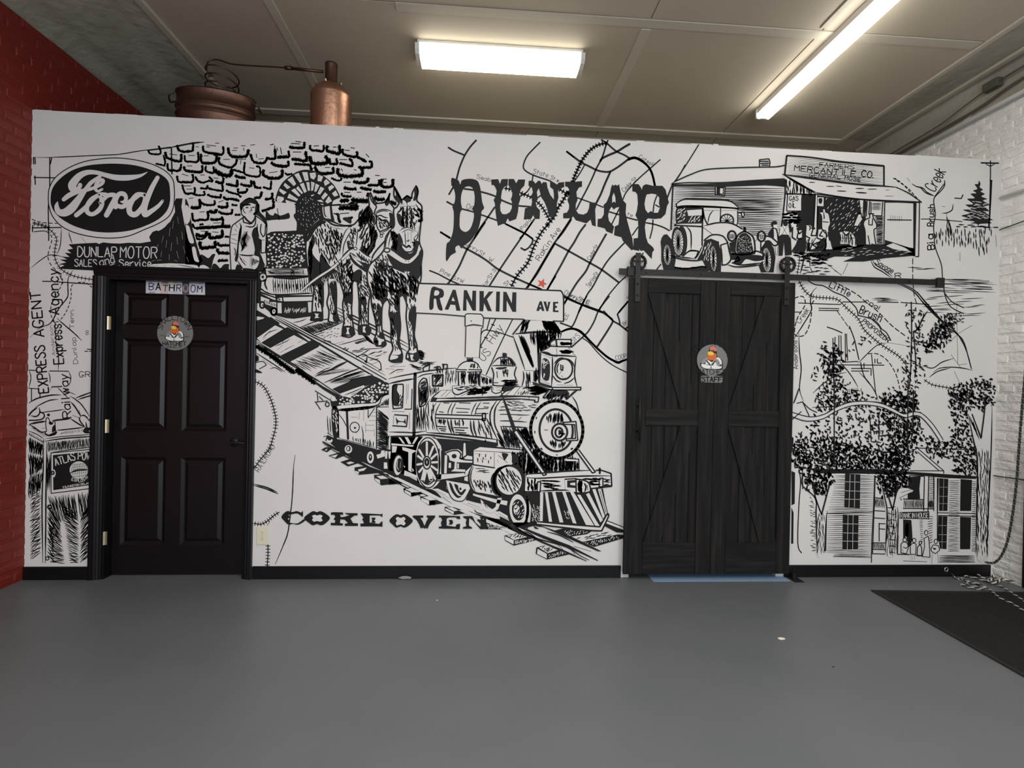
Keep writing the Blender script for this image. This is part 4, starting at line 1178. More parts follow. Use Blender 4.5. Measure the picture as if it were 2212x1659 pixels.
s 2.2 1770,1140 1900,1145 2212,1155;1770,1245 2000,1250 2200,1265;1770,1335 2000,1340 2212,1355;1930,1240 1970,1190;2060,1230 2110,1190;1770,1060 1880,1070
o 1080 640 7.373
l 25
P 390,340 840,340 860,380 970,570 980,620 940,680 870,690 600,900 620,1180 550,1200 620,1380 350,1440 370,1200 400,1180 210,630 250,590 380,370
l 26
e 3 390,330 580,320 850,345 850,380;390,330 390,370 850,385;380,380 205,605;850,390 970,570
s 5 240,600 500,575 800,570 970,590
s 3 210,630 300,880 400,1170;400,1180 620,1190
h 20 150 3 -65 5 370,400 480,390 420,540 330,550
h 34 150 4.6 62 4 650,390 830,400 960,560 760,560
s 5 980,590 960,660;300,620 420,900 530,1140;340,620 440,860 540,1120
s 8 330,640 430,880 520,1120
s 4 370,640 440,800 480,900
h 50 150 4 88 3 580,600 960,600 900,680 700,860 600,840
h 12 120 2.6 88 3 480,610 580,600 560,740 490,700
e 5 600,600 620,1160;550,1200 550,1350;640,600 650,860
h 8 150 4 88 2 570,1200 620,1200 620,1360 570,1360
h 8 150 3 88 4 420,1250 490,1250 480,1440 420,1440
s 3 370,1190 380,1300 350,1440
s 3 360,1470 430,1450 510,1455;0,1590 130,1480 230,1440 340,1440;80,1590 240,1440;220,1580 320,1450
h 40 140 4 -3 6 500,1430 720,1420 760,1500 600,1560 520,1540
h 10 60 1.6 -60 8 280,1530 480,1500 450,1560 300,1560
l 27
P 640,890 810,800 800,740 890,690 1140,690 1130,800 1100,820 1200,950 1220,960 1190,1300 1230,1440 1290,1450 1280,1490 1220,1500 1070,1640 1050,1620 830,1490 720,1610 690,1610 780,1470 520,1390 530,1370 640,1380
l 28
k 3 800,740 890,690 1135,690 1130,805 900,800 805,795
e 4 895,700 905,800
h 8 110 5 0 3 990,740 1110,740 1110,770 990,770
h 8 130 5 0 3 980,870 1120,870 1120,910 980,910
s 3 820,775 880,775;810,800 660,870;1090,820 1200,950;900,830 910,940
s 4 650,890 830,940 1000,945 1210,960
s 4 660,880 780,820;660,890 750,900 820,930
s 3.4 645,900 640,1150 625,1380 820,1440;835,940 835,1200 820,1440;1215,960 1195,1100 1190,1280 1230,1440
s 2 650,920 820,980;860,965 920,965
q 680,1000 790,1050 780,1330 670,1290
l 29
P 690,1050 700,1020 720,1030 690,1130;690,1290 700,1220 720,1240 700,1300
H 8 50 2 -50 10 680,1020 780,1060 700,1150
l 28
c 4 1015,1160,140,165,5
s 3 860,1080 930,1000 1010,975;1070,990 1150,1050 1180,1120;840,1260 900,1340 980,1370;1020,1390 1110,1360 1180,1300
s 3 970,1090 970,1170 1000,1180 1000,1100;1020,1130 940,1250;940,1060 910,1140 920,1230;980,1260 1000,1290
s 2 640,1320 800,1400;640,1360 780,1400;910,1410 1160,1420;1000,1310 1060,1300
s 3 520,1370 680,1420 820,1450 1290,1450 1285,1490 830,1490 690,1450 530,1395
s 3.4 790,1480 690,1610 730,1610 840,1470;1220,1500 1060,1640 1050,1610;1190,1500 1090,1600;1060,1500 1110,1560
q 850,1500 1060,1500 1100,1570 1060,1620 980,1590 880,1600 780,1640 740,1610
h 18 60 3 -60 10 740,1570 1050,1560 1000,1640 760,1650
# smokebox front
o 1080 840 7.373
l 27
s 2.6 0,110 300,115 620,130 610,200;0,160 300,160 560,180 550,210 610,210;470,130 460,160
s 2.4 1150,120 1220,230 1270,420
h 20 100 1.8 5 5 120,190 560,240 520,370 20,340
s 2.4 0,410 470,415;0,515 420,525;0,600 200,605 440,620
s 2.4 150,510 200,450;290,495 340,450
l 28
F 905,650,425,465,-6
l 29
c 7 905,650,415,458,-6
c 5 895,660,265,335,-4
h 22 120 3.4 90 4 740,430 1010,420 1000,520 740,520
h 16 90 3.4 90 4 800,840 1040,850 1020,930 820,900
F 950,690,125,135,0
l 30
c 4.6 950,690,122,134,0
c 4.6 940,695,58,76,0
f 580,465,10,22,15;555,690,10,26,0;660,955,24,14,35;1145,955,24,16,-30;905,1052,20,8,0
e 4 945,660 945,730;965,670 965,710 1030,720;1000,730 960,770
P 1010,530 1215,520 1240,820 1060,830 1050,800 1200,790 1190,560 1015,560
k 3 1010,535 1210,520 1240,820 1060,828 1055,795 1205,790 1190,570 1015,565
e 1.6 705,655 765,655
q 210,690 260,650 1,1
l 26
h 24 150 3 72 6 10,650 220,680 300,900 100,860
h 30 130 4 62 4 290,660 430,650 480,780 520,950 430,860
h 8 200 3 60 4 0,760 60,900 1,880
s 3.4 70,910 380,940;0,945 380,970;0,1010 380,1020
p 30,1020 120,1030 110,1080 60,1080
p 190,1040 290,1030 300,1180 190,1180
h 90 200 5 88 2 300,1010 540,960 700,1100 1250,1150 1250,1290 700,1330 400,1370
l 27
P 1040,1110 1250,1120 1250,1150 1060,1150
e 2.6 1070,1110 1255,1120 1260,1290
l 31
P 220,685 260,655 740,1360 690,1380
P 1230,990 1260,970 1520,1320 1480,1340
l 32
s 3 215,685 690,1380 740,1365 265,655 215,685
s 3 1225,1000 1470,1340 1520,1325 1255,970
l 30
P 400,1400 460,1350 900,1320 1500,1300 1620,1300 1770,1350 1780,1560 1450,1590 1420,1650 1200,1640 380,1640
l 31
s 3.4 400,1400 450,1360 700,1340 1100,1310 1430,1300;1530,1300 1620,1300 1770,1350 1780,1550 1450,1590
s 3.4 400,1410 600,1425 900,1410 1300,1390 1770,1385
e 4.6 1590,1265 1590,1350
s 3.4 395,1420 385,1640 590,1640
h 10 120 4 88 3 430,1450 590,1450 570,1600 450,1600
k 3 600,1480 650,1480 640,1640 590,1640
h 10 170 4 3 3 730,1450 920,1450 920,1600 730,1600
h 10 140 4 0 4 1380,1430 1540,1430 1540,1550 1440,1540
k 3 1580,1430 1640,1420 1640,1560 1580,1560
h 8 70 3 0 4 1660,1420 1750,1430 1740,1550 1660,1540
f 1700,1465,24,14,0
s 3.4 640,1625 900,1615 1190,1610;1030,1440 1040,1600
P 1030,1440 1210,1430 1210,1640 1040,1600
p 1070,1460 1215,1450 1215,1490 1120,1500 1120,1530 1210,1540 1210,1580 1070,1570
P 1210,1440 1350,1470 1430,1520 1440,1620 1400,1650 1215,1660
l 32
k 3.4 1210,1435 1350,1460 1420,1510 1445,1620 1400,1650 1215,1660
h 8 110 6 88 3 1250,1500 1300,1500 1290,1620 1250,1620
s 4 1340,1500 1370,1560 1350,1640;1390,1530 1400,1620
e 3 1035,1440 1210,1430
# cowcatcher
o 1080 1020 7.373
l 28
p 420,330 1210,290 1450,270 1640,260 1720,680 1600,930 570,830 480,800 500,560
l 29
P 640,320 690,320 680,780 635,780;715,320 760,320 830,790 780,790;830,320 880,310 1010,800 950,800;990,310 1040,305 1220,820 1160,810;1110,300 1160,295 1500,850 1370,840;1230,360 1280,360 1590,860 1520,855;1370,350 1420,330 1640,760 1600,800;1470,270 1520,265 1670,700 1640,740;1560,270 1610,265 1710,660 1680,680;1590,300 1600,300 1690,640 1680,640
P 575,785 1000,830 1590,870 1700,660 1725,700 1620,930 1400,920 1000,870 575,825
l 30
s 3.4 575,785 1000,825 1590,870 1710,660 1730,700 1620,935 1400,925 1000,880 575,830 575,785
s 3 1620,260 1720,660;1690,650 1590,290
H 40 34 1.4 60 12 500,520 640,540 640,780 520,780
H 10 40 1.4 60 12 1020,620 1090,620 1120,740 1060,760
l 28
p 0,700 200,800 260,880 500,800 880,930 1130,1020 1620,1260 1560,1260 1100,1060 700,880 560,850 400,890 700,1010 1100,1160 1560,1400 1560,1415 1100,1210 700,1060 300,880 0,780
l 29
s 4 0,760 300,920 600,1080 1000,1250 1380,1415
s 3 0,710 200,830 360,950 600,1060 900,1140 1100,1210 1280,1330 1420,1400
s 2.4 380,940 480,980 590,1060;640,1000 780,1090;870,1110 1000,1230;750,950 960,1010 1170,1120;1180,1180 1450,1260;640,870 500,850;1110,1210 1200,1310
q 540,860 620,900 560,900
l 26
p 70,1010 300,970 620,1070 220,1170 80,1090
p 580,1200 700,1170 1000,1230 1100,1310 750,1390 570,1300
P 1120,1030 1700,930 1890,990 1330,1110
p 1310,1110 1880,990 1970,1000 1970,1050 1500,1190
p 870,930 1100,870 1480,930 1380,990 1110,1030
p 1650,850 1720,770 1970,870 1970,960 1860,960
l 27
P 110,1010 290,980 430,1030 230,1080;80,1020 220,1085 215,1150 85,1080
P 620,1200 750,1170 920,1240 760,1290;600,1220 745,1300 745,1375 590,1300
P 1700,780 1960,880 1970,920 1680,810
h 16 80 2 -15 6 1240,1050 1700,960 1800,990 1400,1070
h 10 60 1.8 -40 10 140,1010 300,990 380,1020 250,1050
h 10 60 1.8 -40 10 680,1200 780,1190 860,1230 760,1270
H 30 34 1.6 -65 10 1320,1130 1900,1010 1900,1050 1500,1160
H 26 34 1.6 -60 10 240,1100 560,1050 500,1090 240,1140
H 20 34 1.6 -60 10 780,1310 1040,1260 1060,1290 780,1360
H 22 34 1.6 -60 10 1000,930 1400,930 1380,970 1100,1010
# scroll_lettering_painting|painted decorative black tuscan lettering under the locomotive
o 540 930 5.53
l 33
q 375,1030 420,975 460,962 500,975 560,962 610,980 630,960 630,1030 600,1010 560,990 500,1000 460,1010 480,1035 450,1055 480,1080 460,1095 500,1105 560,1110 600,1090 640,1060 660,1075 600,1115 560,1125 510,1115 460,1125 410,1080
q 645,1045 720,980 760,963 800,975 840,963 900,990 955,1045 900,1110 850,1132 800,1118 750,1132 700,1100
P 740,1020 770,1005 800,1015 840,1005 870,1020 850,1045 870,1075 840,1090 800,1080 765,1090 740,1070 755,1045
p 965,980 1000,975 1110,978 1115,1005 1075,1005 1085,1035 1130,1030 1190,1010 1150,1000 1130,985 1285,988 1285,1015 1250,1015 1200,1050 1230,1105 1290,1110 1290,1140 1135,1140 1130,1115 1170,1105 1130,1065 1080,1060 1075,1105 1110,1110 1110,1135 965,1132 965,1100 1010,1105 1020,1080 1000,1055 1020,1030 1005,1005 970,1010
p 1320,990 1380,990 1570,1000 1583,990 1583,1035 1550,1015 1430,1015 1430,1100 1540,1115 1583,1080 1583,1150 1540,1145 1400,1145 1320,1145 1318,1112 1360,1110 1355,1085 1340,1065 1355,1040 1340,1020
p 1450,1040 1495,1040 1500,1060 1480,1070 1500,1090 1495,1105 1450,1100 1460,1070
q 1665,1075 1720,1015 1760,1000 1800,1012 1840,1000 1900,1030 1945,1080 1890,1140 1840,1160 1800,1145 1750,1160 1710,1130
p 1945,1015 2070,1015 2070,1040 2035,1045 2060,1080 2085,1140 2110,1080 2130,1045 2110,1035 2110,1015 2212,1015 2212,1035 2150,1110 2120,1175 2100,1160 2085,1175 2070,1160 2040,1170 2020,1120 1990,1070 1945,1035
l 34
P 1740,1050 1760,1030 1800,1045 1840,1030 1860,1055 1840,1080 1860,1110 1840,1135 1800,1120 1755,1135 1740,1110 1755,1080
o 840 940 7.373
l 33
p 795,1280 880,1280 1135,1290 1135,1340 1080,1330 1070,1310 960,1310 920,1330 920,1440 1060,1460 1080,1420 1135,1410 1130,1495 1090,1500 1060,1490 880,1490 795,1485 795,1460 840,1450 830,1390 850,1350 830,1310 800,1310
p 955,1350 1010,1350 1025,1390 1005,1425 955,1425 970,1390
p 1180,1290 1330,1290 1380,1390 1460,1460 1460,1320 1440,1300 1580,1300 1580,1330 1550,1340 1550,1495 1460,1500 1330,1350 1280,1320 1275,1440 1325,1470 1325,1490 1180,1490 1180,1465 1235,1450 1225,1390 1240,1340 1190,1315
l 34
P 1485,1340 1520,1335 1500,1345
# lower_map_painting|painted railway and creek lines running down beside the wall outlet
o 540 930 5.53
l 1
s 2.6 540,290 520,450 510,700 500,850 480,1020 450,1230 390,1390 300,1600
r 3 40 26 300,0 270,100 230,220 130,340 45,460
s 3 45,640 200,680 330,740
s 3 45,655 200,700 340,760
r 3 34 24 45,1108 130,1120 210,1080 280,1020 350,975
s 2.4 205,1140 240,1080
r 3 38 26 215,1360 215,1480 205,1620
l 2
t 110,500 300,190 60 1.1 RAILROAD
o 540 780 5.53
l 1
r 3 38 28 45,240 150,290 220,400 270,520 310,700 300,820
""",
r"""
# street_map_painting|painted street map of black road lines, ticked railway and small hand lettered street names
o 940 290 7.373
l 1
e 4 655,95 560,200 480,320 420,450 380,560 340,720;210,210 300,265 460,330;290,840 220,960;185,1075 290,1130;85,1560 240,1650
e 3.4 1670,130 1560,240 1470,340 1420,440 1405,530 1450,590 1560,650 1700,700 1830,745 1940,820
e 3 1560,650 1545,740;2100,275 2212,370
e 4 460,870 620,890 740,920 850,950 960,990 1080,1060 1220,1115 1330,1140 1520,1155
e 3.6 430,1190 600,1235 740,1285 980,1370 1110,1420 1260,1500 1420,1580 1550,1660
e 3 1520,830 1460,920 1340,1000
e 4 950,1160 840,1320 700,1520 620,1660
e 4 1580,1350 1420,1580 1350,1660
e 4 2170,1330 2060,1500 1950,1660
r 4.4 52 34 1105,860 1230,885 1350,930 1520,1000 1600,1060 1680,1130 1760,1250 1830,1380
r 4.4 52 34 1970,870 2050,920 2150,970
r 5.6 60 34 2180,860 2100,950 2020,1080 1950,1180 1890,1320 1770,1460
l 2
t 655,700 930,770 62 1 Seabo
t 1555,620 1790,690 72 1 State
t 1830,710 1960,770 62 1 St.w
t 1390,1530 1530,1370 56 1 Popla
t 500,1190 610,1200 84 1 Oa
o 1180 290 7.373
l 1
r 5.4 50 30 970,140 860,160 770,200 680,270 600,370 545,460 500,560 450,670 420,760
e 4 860,80 960,140 1050,220 1130,280 1240,330 1340,390
e 3.6 990,85 960,150 890,370 800,540 740,680 660,850 560,1040 480,1200
e 5 1330,155 1250,200 1130,275 1000,330 890,385 860,430
e 4.4 325,275 450,370 560,450 700,520 800,570 900,595 1010,595 1130,530 1240,450 1310,400 1400,370
s 6 1310,400,6 1400,375,6 1500,410,6 1600,490,5 1660,570,5 1700,680,5 1730,820,5
e 3 1815,405 1660,540 1500,680 1380,800 1270,930 1220,1040
e 2.8 610,490 530,630 440,760
e 4.6 1020,600 930,800 870,950 790,1110
e 3 490,1010 700,1085 800,1120 910,1165
e 3.4 1000,1235 1170,1285 1300,1330 1450,1370;1590,1410 1740,1440 1880,1490 1980,1550
e 3 1770,960 1720,1100 1700,1260;1740,1125 1800,1160;1170,1170 1040,1440;1700,1360 1690,1500 1650,1660
e 3 2212,490 2130,640 2060,740 2010,800 1960,920 1930,1000;1460,1480 1370,1610
l 2
t 1470,370 1700,520 56 1 CatesR
t 1240,920 1380,790 66 1 Cedar
t 1395,770 1450,710 60 1 St
t 1285,1290 1365,1320 54 1 te
o 1140 450 7.373
l 1
e 4.4 690,180 560,380 420,560 220,900 30,1210 0,1260
e 4.4 920,260 830,380 740,540 650,680 560,850 460,1030 310,1300
e 4.4 1250,410 1130,620 990,870 920,1010 780,1190 640,1420 580,1520
e 3.6 1550,540 1310,790 1180,980 1040,1240 950,1370 870,1540 810,1660
e 3 1840,710 1800,770;2120,890 2050,980;1560,1090 1440,1200 1260,1420 1130,1640
e 4.4 430,560 650,680 990,870 1180,980 1450,1180
e 4 570,1390 870,1540 1130,1640 1200,1660;1600,1480 1450,1660
e 3 0,1200 230,1300
l 2
t 190,840 385,545 84 1.3 RaKin
t 410,495 525,345 84 1.3 Ave
t 990,825 1130,600 56 1 CedarSt
t 980,1260 1140,1040 70 1 SpringSt
t 575,1370 860,1500 78 1 CherrySt
t 920,1530 980,1550 66 1 E
t 1590,1450 1650,1410 60 1 w
o 900 480 7.373
l 1
e 4.4 1090,0 970,180 800,440 680,700 560,900 490,990
e 4.4 710,380 900,480 1100,600 1300,750 1600,900 1800,990 1990,1070
e 4 1420,30 1710,170 1850,270 1840,330 1780,410 1720,445 1660,410
e 4 1840,0 1700,200 1500,490 1320,760 1150,1030
e 4 380,155 530,255
e 3.4 205,770 350,830 540,930 700,1000
r 5 62 40 2100,30 1990,160 1870,380 1800,580 1740,690 1600,850 1510,1020
e 4 2200,340 2000,680 1900,850 1740,1060;2212,860 2080,1070
l 2
t 740,370 970,480 70 1 herry
t 985,510 1070,550 72 1 St
t 1140,610 1200,640 66 1 W
t 365,800 520,870 66 1 Pine
t 560,900 740,970 60 1 StW
t 1100,1020 1230,830 60 1 larSt
t 1230,800 1270,770 50 1 S
t 1420,1020 1490,960 60 1 St
R 1930,920 1985,940 2030,895 2030,960 2080,985 2030,1000 2025,1050 1985,1015 1920,1020 1960,975
# lower part near lamp
o 1080 640 7.373
l 1
e 4.6 1000,0 1080,40 1300,130 1580,230 1700,300 1790,370
e 4 1650,235 1800,390 1900,450 2040,560
e 4.4 1790,380 1790,420 1700,570 1550,800
e 3.6 1380,0 1300,140 1220,340 1170,450 1140,490 1060,460 960,425
e 3.6 1740,0 1580,210 1500,400 1420,540 1350,620 1140,810
e 3.6 2040,80 1920,220 1870,290 1900,380 1910,450;2030,490 2000,520
s 5 970,570,4 1080,525,5 1180,520,5 1290,570,6 1420,700,5 1550,830,5 1700,960,5 1800,1020,5 1880,1055,6 1950,1030,5 2025,1005,4
e 2.6 1320,670 1420,740 1560,900 1700,1030 1850,1130 2025,1215
e 3 1075,40 1020,130
l 2
t 1110,20 1230,80 60 1 rry
t 1250,80 1330,110 66 1 St
t 1375,115 1420,125 64 1 E
t 1170,750 1280,640 80 1 StS
t 1850,1020 2020,980 70 1 COOP
t 1980,470 2040,420 60 1 Br
t 1060,380 1100,290 60 1 EE
o 880 600 5.53
l 1
e 2.6 1055,490 980,640 870,830 860,950;1255,500 1160,690 1060,900 940,1160;985,490 950,620 900,640 880,680;950,625 1080,650 1260,710
e 2.6 1005,555 1040,570;920,710 960,725;870,825 895,835
l 2
t 910,1000 1000,900 90 1.4 US
t 1020,790 1150,600 95 1.4 Hwy
# western_lettering_painting|painted large black spurred western letters arching over the street map
o 940 290 7.373
l 4
q 260,700 330,712 375,740 400,800 420,740 480,715 580,710 670,740 710,820 730,920 750,1080 780,1175 740,1230 730,1330 690,1500 620,1620 560,1700 430,1800 430,1830 400,1800 380,1770 330,1790 320,1840 330,1880 250,1930 175,2020 180,1760 230,1700 280,1560 295,1400 295,1240 275,1150 310,1080 320,980 305,900 280,830 260,820|460,860 520,830 580,845 610,890 630,1000 620,1130 590,1180 615,1250 610,1360 560,1500 480,1555 400,1500 390,1380 400,1250 430,1190 410,1080 420,950
p 895,720 1005,715 1030,790 1060,715 1160,712 1155,815 1100,840 1065,900 1050,1000 1060,1060 1035,1130 1040,1220 1070,1270 1130,1275 1190,1240 1220,1180 1225,1090 1205,1035 1225,980 1230,900 1190,840 1165,810 1170,712 1255,712 1290,780 1325,720 1435,720 1420,820 1370,870 1340,950 1360,1020 1330,1120 1320,1240 1290,1350 1185,1390 1155,1340 1125,1410 1000,1460 975,1340 955,1180 950,1100 930,1045 965,990 980,900 955,840 930,810 895,808
p 1490,740 1560,740 1600,785 1640,740 1670,740 1700,790 1720,760 1775,765 1790,850 1830,960 1890,1040 1890,950 1880,880 1830,840 1830,750 1880,760 1940,800 1970,770 2055,760 2055,845 1990,860 1955,910 1965,1000 1940,1100 1935,1200 1900,1320 1815,1320 1780,1180 1740,1080 1680,990 1630,1030 1600,1080 1620,1160 1670,1210 1665,1350 1590,1350 1560,1290 1530,1350 1410,1360 1430,1180 1530,1150 1545,1060 1530,990 1555,920 1540,850 1485,820|1650,860 1680,960 1630,1000 1620,920
o 1180 290 7.373
p 300,755 390,755 440,760 470,755 570,745 570,835 520,850 480,920 490,1010 500,1040 470,1120 470,1200 510,1265 590,1280 650,1250 680,1180 690,1090 770,1085 800,1130 780,1200 790,1470 730,1450 705,1360 640,1420 470,1370 430,1310 390,1340 270,1340 270,1260 330,1245 360,1190 365,1130 335,1045 370,970 375,900 340,840 300,830
p 1050,800 1080,820 1100,800 1130,820 1160,795 1180,900 1215,1040 1275,1110 1265,1250 1290,1380 1340,1560 1370,1650 1390,1830 1360,1850 1220,1700 1195,1640 1080,1610 1090,1470 1150,1440 1160,1350 1160,1160 1110,1170 1075,1200 1040,1155 1000,1220 985,1300 1000,1380 1080,1470 1055,1585 960,1550 930,1500 815,1470 820,1350 880,1340 915,1280 920,1180 910,1130 960,1080 1010,960 1030,860|1075,930 1100,1000 1105,1090 1075,1070 1050,1095 1050,1000
p 1370,790 1470,795 1510,850 1520,885 1540,820 1590,795 1700,820 1850,820 1900,880 1930,1000 1955,1090 1925,1140 1900,1270 1830,1340 1730,1350 1620,1340 1590,1370 1570,1480 1590,1640 1620,1730 1700,1800 1720,1840 1690,1880 1680,1990 1550,1850 1500,1860 1490,1830 1480,1860 1385,1840 1390,1660 1460,1650 1465,1500 1460,1370 1420,1290 1445,1210 1460,1100 1450,960 1420,920 1370,910|1580,1020 1600,960 1680,945 1760,960 1800,1010 1795,1100 1810,1170 1780,1250 1700,1250 1670,1220 1620,1255 1580,1200 1565,1110
# street_sign_painting|painted white street name blade on a round post, lettered in heavy black capitals
o 880 600 5.53
l 35
P 145,70 480,80 1830,155 1865,200 1865,520 1740,520 900,470 105,420 105,290
P 690,580 700,580 890,580 880,680 860,950 690,950
l 36
e 3.4 145,68 480,78 1000,105 1500,140 1830,155 1850,180 1865,250 1865,520
e 2.4 1865,520 1740,515;1395,495 910,480;690,460 400,435 105,420
e 2.2 690,580 690,450 720,430 880,435 908,480 900,600 ;695,580 790,560 890,575 ;700,590 690,940;885,600 870,800 860,950;720,455 880,465
f 762,517,8,8,0
l 37
P 700,440 720,432 880,438 905,470 900,590 880,570 790,560 695,575 695,460
l 38
e 2.4 690,580 690,450 720,430 880,435 908,480 900,600;695,580 790,560 890,575
f 762,517,8,8,0
o 900 480 7.373
l 38
q 237,1047 360,1052 420,1080 435,1150 410,1200 370,1220 415,1395 350,1390 320,1300 310,1230 275,1225 265,1372 200,1368|292,1090 280,1165 340,1160 362,1120 340,1090
p 575,1075 622,1078 700,1412 632,1410 615,1320 540,1312 505,1395 445,1390|578,1190 555,1252 612,1257
p 752,1080 800,1083 880,1260 890,1090 948,1092 945,1410 890,1408 795,1220 793,1410 735,1408
p 1000,1095 1070,1097 1070,1210 1150,1105 1225,1102 1120,1225 1200,1418 1130,1415 1075,1290 1060,1420 1000,1418
p 1268,1105 1328,1105 1320,1425 1260,1422
p 1380,1108 1430,1110 1515,1290 1525,1115 1590,1117 1585,1430 1525,1428 1435,1250 1432,1428 1372,1424
o 1080 640 7.373
p 635,78 665,78 710,235 668,235 660,205 640,200 620,235 578,232 620,110|645,130 630,170 655,172
p 690,82 735,84 755,170 768,88 803,88 768,240 740,240
p 845,90 928,88 928,115 885,115 880,150 908,152 908,185 880,185 880,225 932,225 932,255 842,250
""",
r"""
# general_store_painting|painted clapboard general store with lettered false front, porch and gathered townspeople
o 1440 300 4.23
l 4
P 45,410 360,275 840,255 850,190 940,185 945,250 1090,240 1100,150 1300,170 1300,900 1050,880 60,835
l 5
e 2.6 295,50 240,140 170,250 75,390 ;60,400 0,560
e 3 45,412 200,400 500,400 800,380 1090,365;75,390 220,325 360,280 600,265 850,258 1000,255 1085,240
e 2.6 850,258 850,190 935,182 945,215 940,250;855,205 930,205;870,240 930,240;860,225 935,222
p 50,415 300,412 550,405 800,385 1090,372 1085,440 1000,430 900,425 700,432 500,440 60,436
e 3.6 58,430 50,600 40,830
g 26 2.0 .02 3 65,445 40,835|1075,455 1050,890
g 7 1.8 .15 3 560,570 600,690|1060,550 1055,690
e 3.4 1085,360 1075,600 1050,800
l 6
P 440,430 535,440 530,520 445,512
l 7
e 3 445,435 535,440 530,520 447,510 445,435
p 462,445 490,447 488,500 462,500
e 2.4 462,445 520,448 518,505 462,502 462,445
o 1640 310 5.53
l 6
P 330,145 1490,265 1490,500 310,365
P 275,365 350,395 1200,490 1640,520 1940,705 1910,720 1900,1350 1860,1350 700,1300 280,900 310,430
l 7
e 4 305,370 330,145 600,165 1000,220 1490,268 1490,500
g 12 1.25 .03 3 335,165 315,365|1485,280 1485,490
s 5 280,370 420,390 800,440 1200,490 1500,510 1650,525
s 4 275,365 480,480 680,605;330,400 500,500 690,590
e 2.6 1640,525 1800,600 1940,705;690,590 1000,640 1300,670 1850,695 1940,700;680,605 1200,670 1500,690 1850,710
f 630,465,40,6,0;850,512,50,6,0;950,510,40,5,5;985,568,60,7,2;1200,537,55,7,0;1350,545,60,6,0;1220,588,70,9,3;1530,555,30,3,0;1550,627,60,3,0
l 8
t 720,275 1130,310 50 1.5 FARMERS
t 420,322 1150,395 62 2 MERCANTILE
t 1220,390 1370,415 70 2.4 CO.
t 600,400 970,425 46 1.5 GENERAL
t 1020,430 1210,455 42 1.6 MOSE
l 7
h 26 90 3 88 5 325,440 400,460 650,600 320,600
e 3.4 315,430 310,600 280,900;315,600 680,610
p 500,610 665,610 650,1000 560,1250 480,1270 440,1000 460,850 420,820 500,800
h 20 80 5 0 4 290,830 460,820 470,960 290,960
e 3.4 340,610 330,805 490,805
e 3 670,620 650,1000;700,620 690,1050
p 690,620 1230,675 1290,690 1270,850 1300,1180 1240,1230 1100,1260 700,1290 700,1050 690,950 700,620
p 740,1270 1000,1220 1490,1200 1850,1250 1860,1340 1500,1370 1250,1410 1000,1410 1150,1350 900,1350 760,1400 800,1440 700,1350 540,1310 740,1290
p 1500,1150 1850,1260 1850,1350 1600,1240 1500,1220
p 1840,700 1880,700 1865,1350 1840,1340
l 8
P 700,640 770,645 768,750 695,745
P 345,615 505,615 490,800 335,800
H 60 40 1.4 -50 10 800,660 1220,690 1230,1000 1100,1100 850,1000
H 30 60 1.2 -8 10 1000,1240 1800,1280 1800,1330 1000,1340
P 1515,1220 1600,1190 1750,1250 1820,1300 1600,1260
P 1200,675 1250,680 1250,870 1225,870
P 1300,690 1490,695 1490,1200 1380,1200 1350,900 1300,860
P 965,1060 1050,1050 1100,1060 1160,1120 1160,1230 1110,1230 1070,1200 970,1200
l 9
t 360,680 465,680 50 1.6 GAS
t 355,765 435,765 50 1.6 OIL
e 2 395,700 415,690
q 710,660 750,655 752,700 735,720 715,710
e 2.4 1250,680 1240,870;1290,690 1280,870;1320,690 1310,850;1335,700 1335,860 1465,865 1475,700;1500,700 1490,1200;1850,700 1505,700;1880,700 1915,710 1905,1350 1870,1350;1530,910 1820,915
g 6 1.6 0 3 1345,715 1340,790|1460,718 1450,790
g 24 2.2 .05 3 1380,875 1400,1195|1490,870 1480,1190
g 6 2 0 0 1570,860 1700,870|1570,930 1700,930
g 12 1.4 0 0 1480,710 1480,860|1500,710 1495,860
g 6 2.4 .1 6 970,1080 1100,1060|980,1190 1080,1210
s 3 1100,1060 1150,1120 1150,1230;1080,1080 1110,1150 1110,1230;970,1130 1160,1130;1000,1060 1040,1100 1080,1060
# people on porch
P 755,780 790,780 795,820 830,840 850,950 830,1040 880,1270 790,1270 800,1060 750,1020 745,870 705,820 760,815
P 1175,860 1190,830 1220,840 1225,880 1240,900 1180,990 1125,985
P 1320,840 1360,840 1360,880 1400,960 1400,1010 1370,1040 1395,1220 1270,1210 1265,1050 1245,960 1270,910 1320,890
l 10
k 2.4 755,780 790,780 795,820 830,840 850,950 830,1040 880,1270 790,1270 800,1060 750,1020 745,870 705,820 760,815
p 765,820 775,820 785,890 770,910
e 2.2 760,935 825,940;820,1060 840,1160
k 2.4 1175,860 1190,830 1220,840 1225,880 1240,900 1180,990 1125,985
p 1170,840 1200,810 1230,840 1200,850
k 2.6 1320,840 1360,840 1360,880 1400,960 1400,1010 1370,1040 1395,1220 1270,1210 1265,1050 1245,960 1270,910 1320,890
e 2.4 1310,840 1370,840;1310,910 1310,970 1350,975 1355,900;1300,1100 1320,1210;1340,1200 1380,1210
# seated row
l 9
P 400,1000 460,1000 510,1040 510,1120 430,1150 390,1120
P 560,980 610,975 640,1010 690,1040 740,1020 800,1050 820,1110 760,1180 700,1260 570,1290 560,1130
P 560,1190 610,1180 600,1290 570,1290
l 10
q 445,1010 490,1000 510,1030 460,1040
q 620,1010 650,990 670,1020 640,1030
s 3 400,1000 395,1120 440,1150;460,1040 480,1080 510,1050;470,1050 450,1130 500,1140;560,990 550,1100 600,1130;590,975 610,1000 600,1040;640,1030 620,1100 680,1100 690,1040;700,1040 690,1130 750,1150;740,1020 800,1080 820,1100;750,1050 720,1100 760,1110;610,1120 580,1200 570,1290;660,1150 620,1230 600,1290;700,1180 640,1210 680,1240
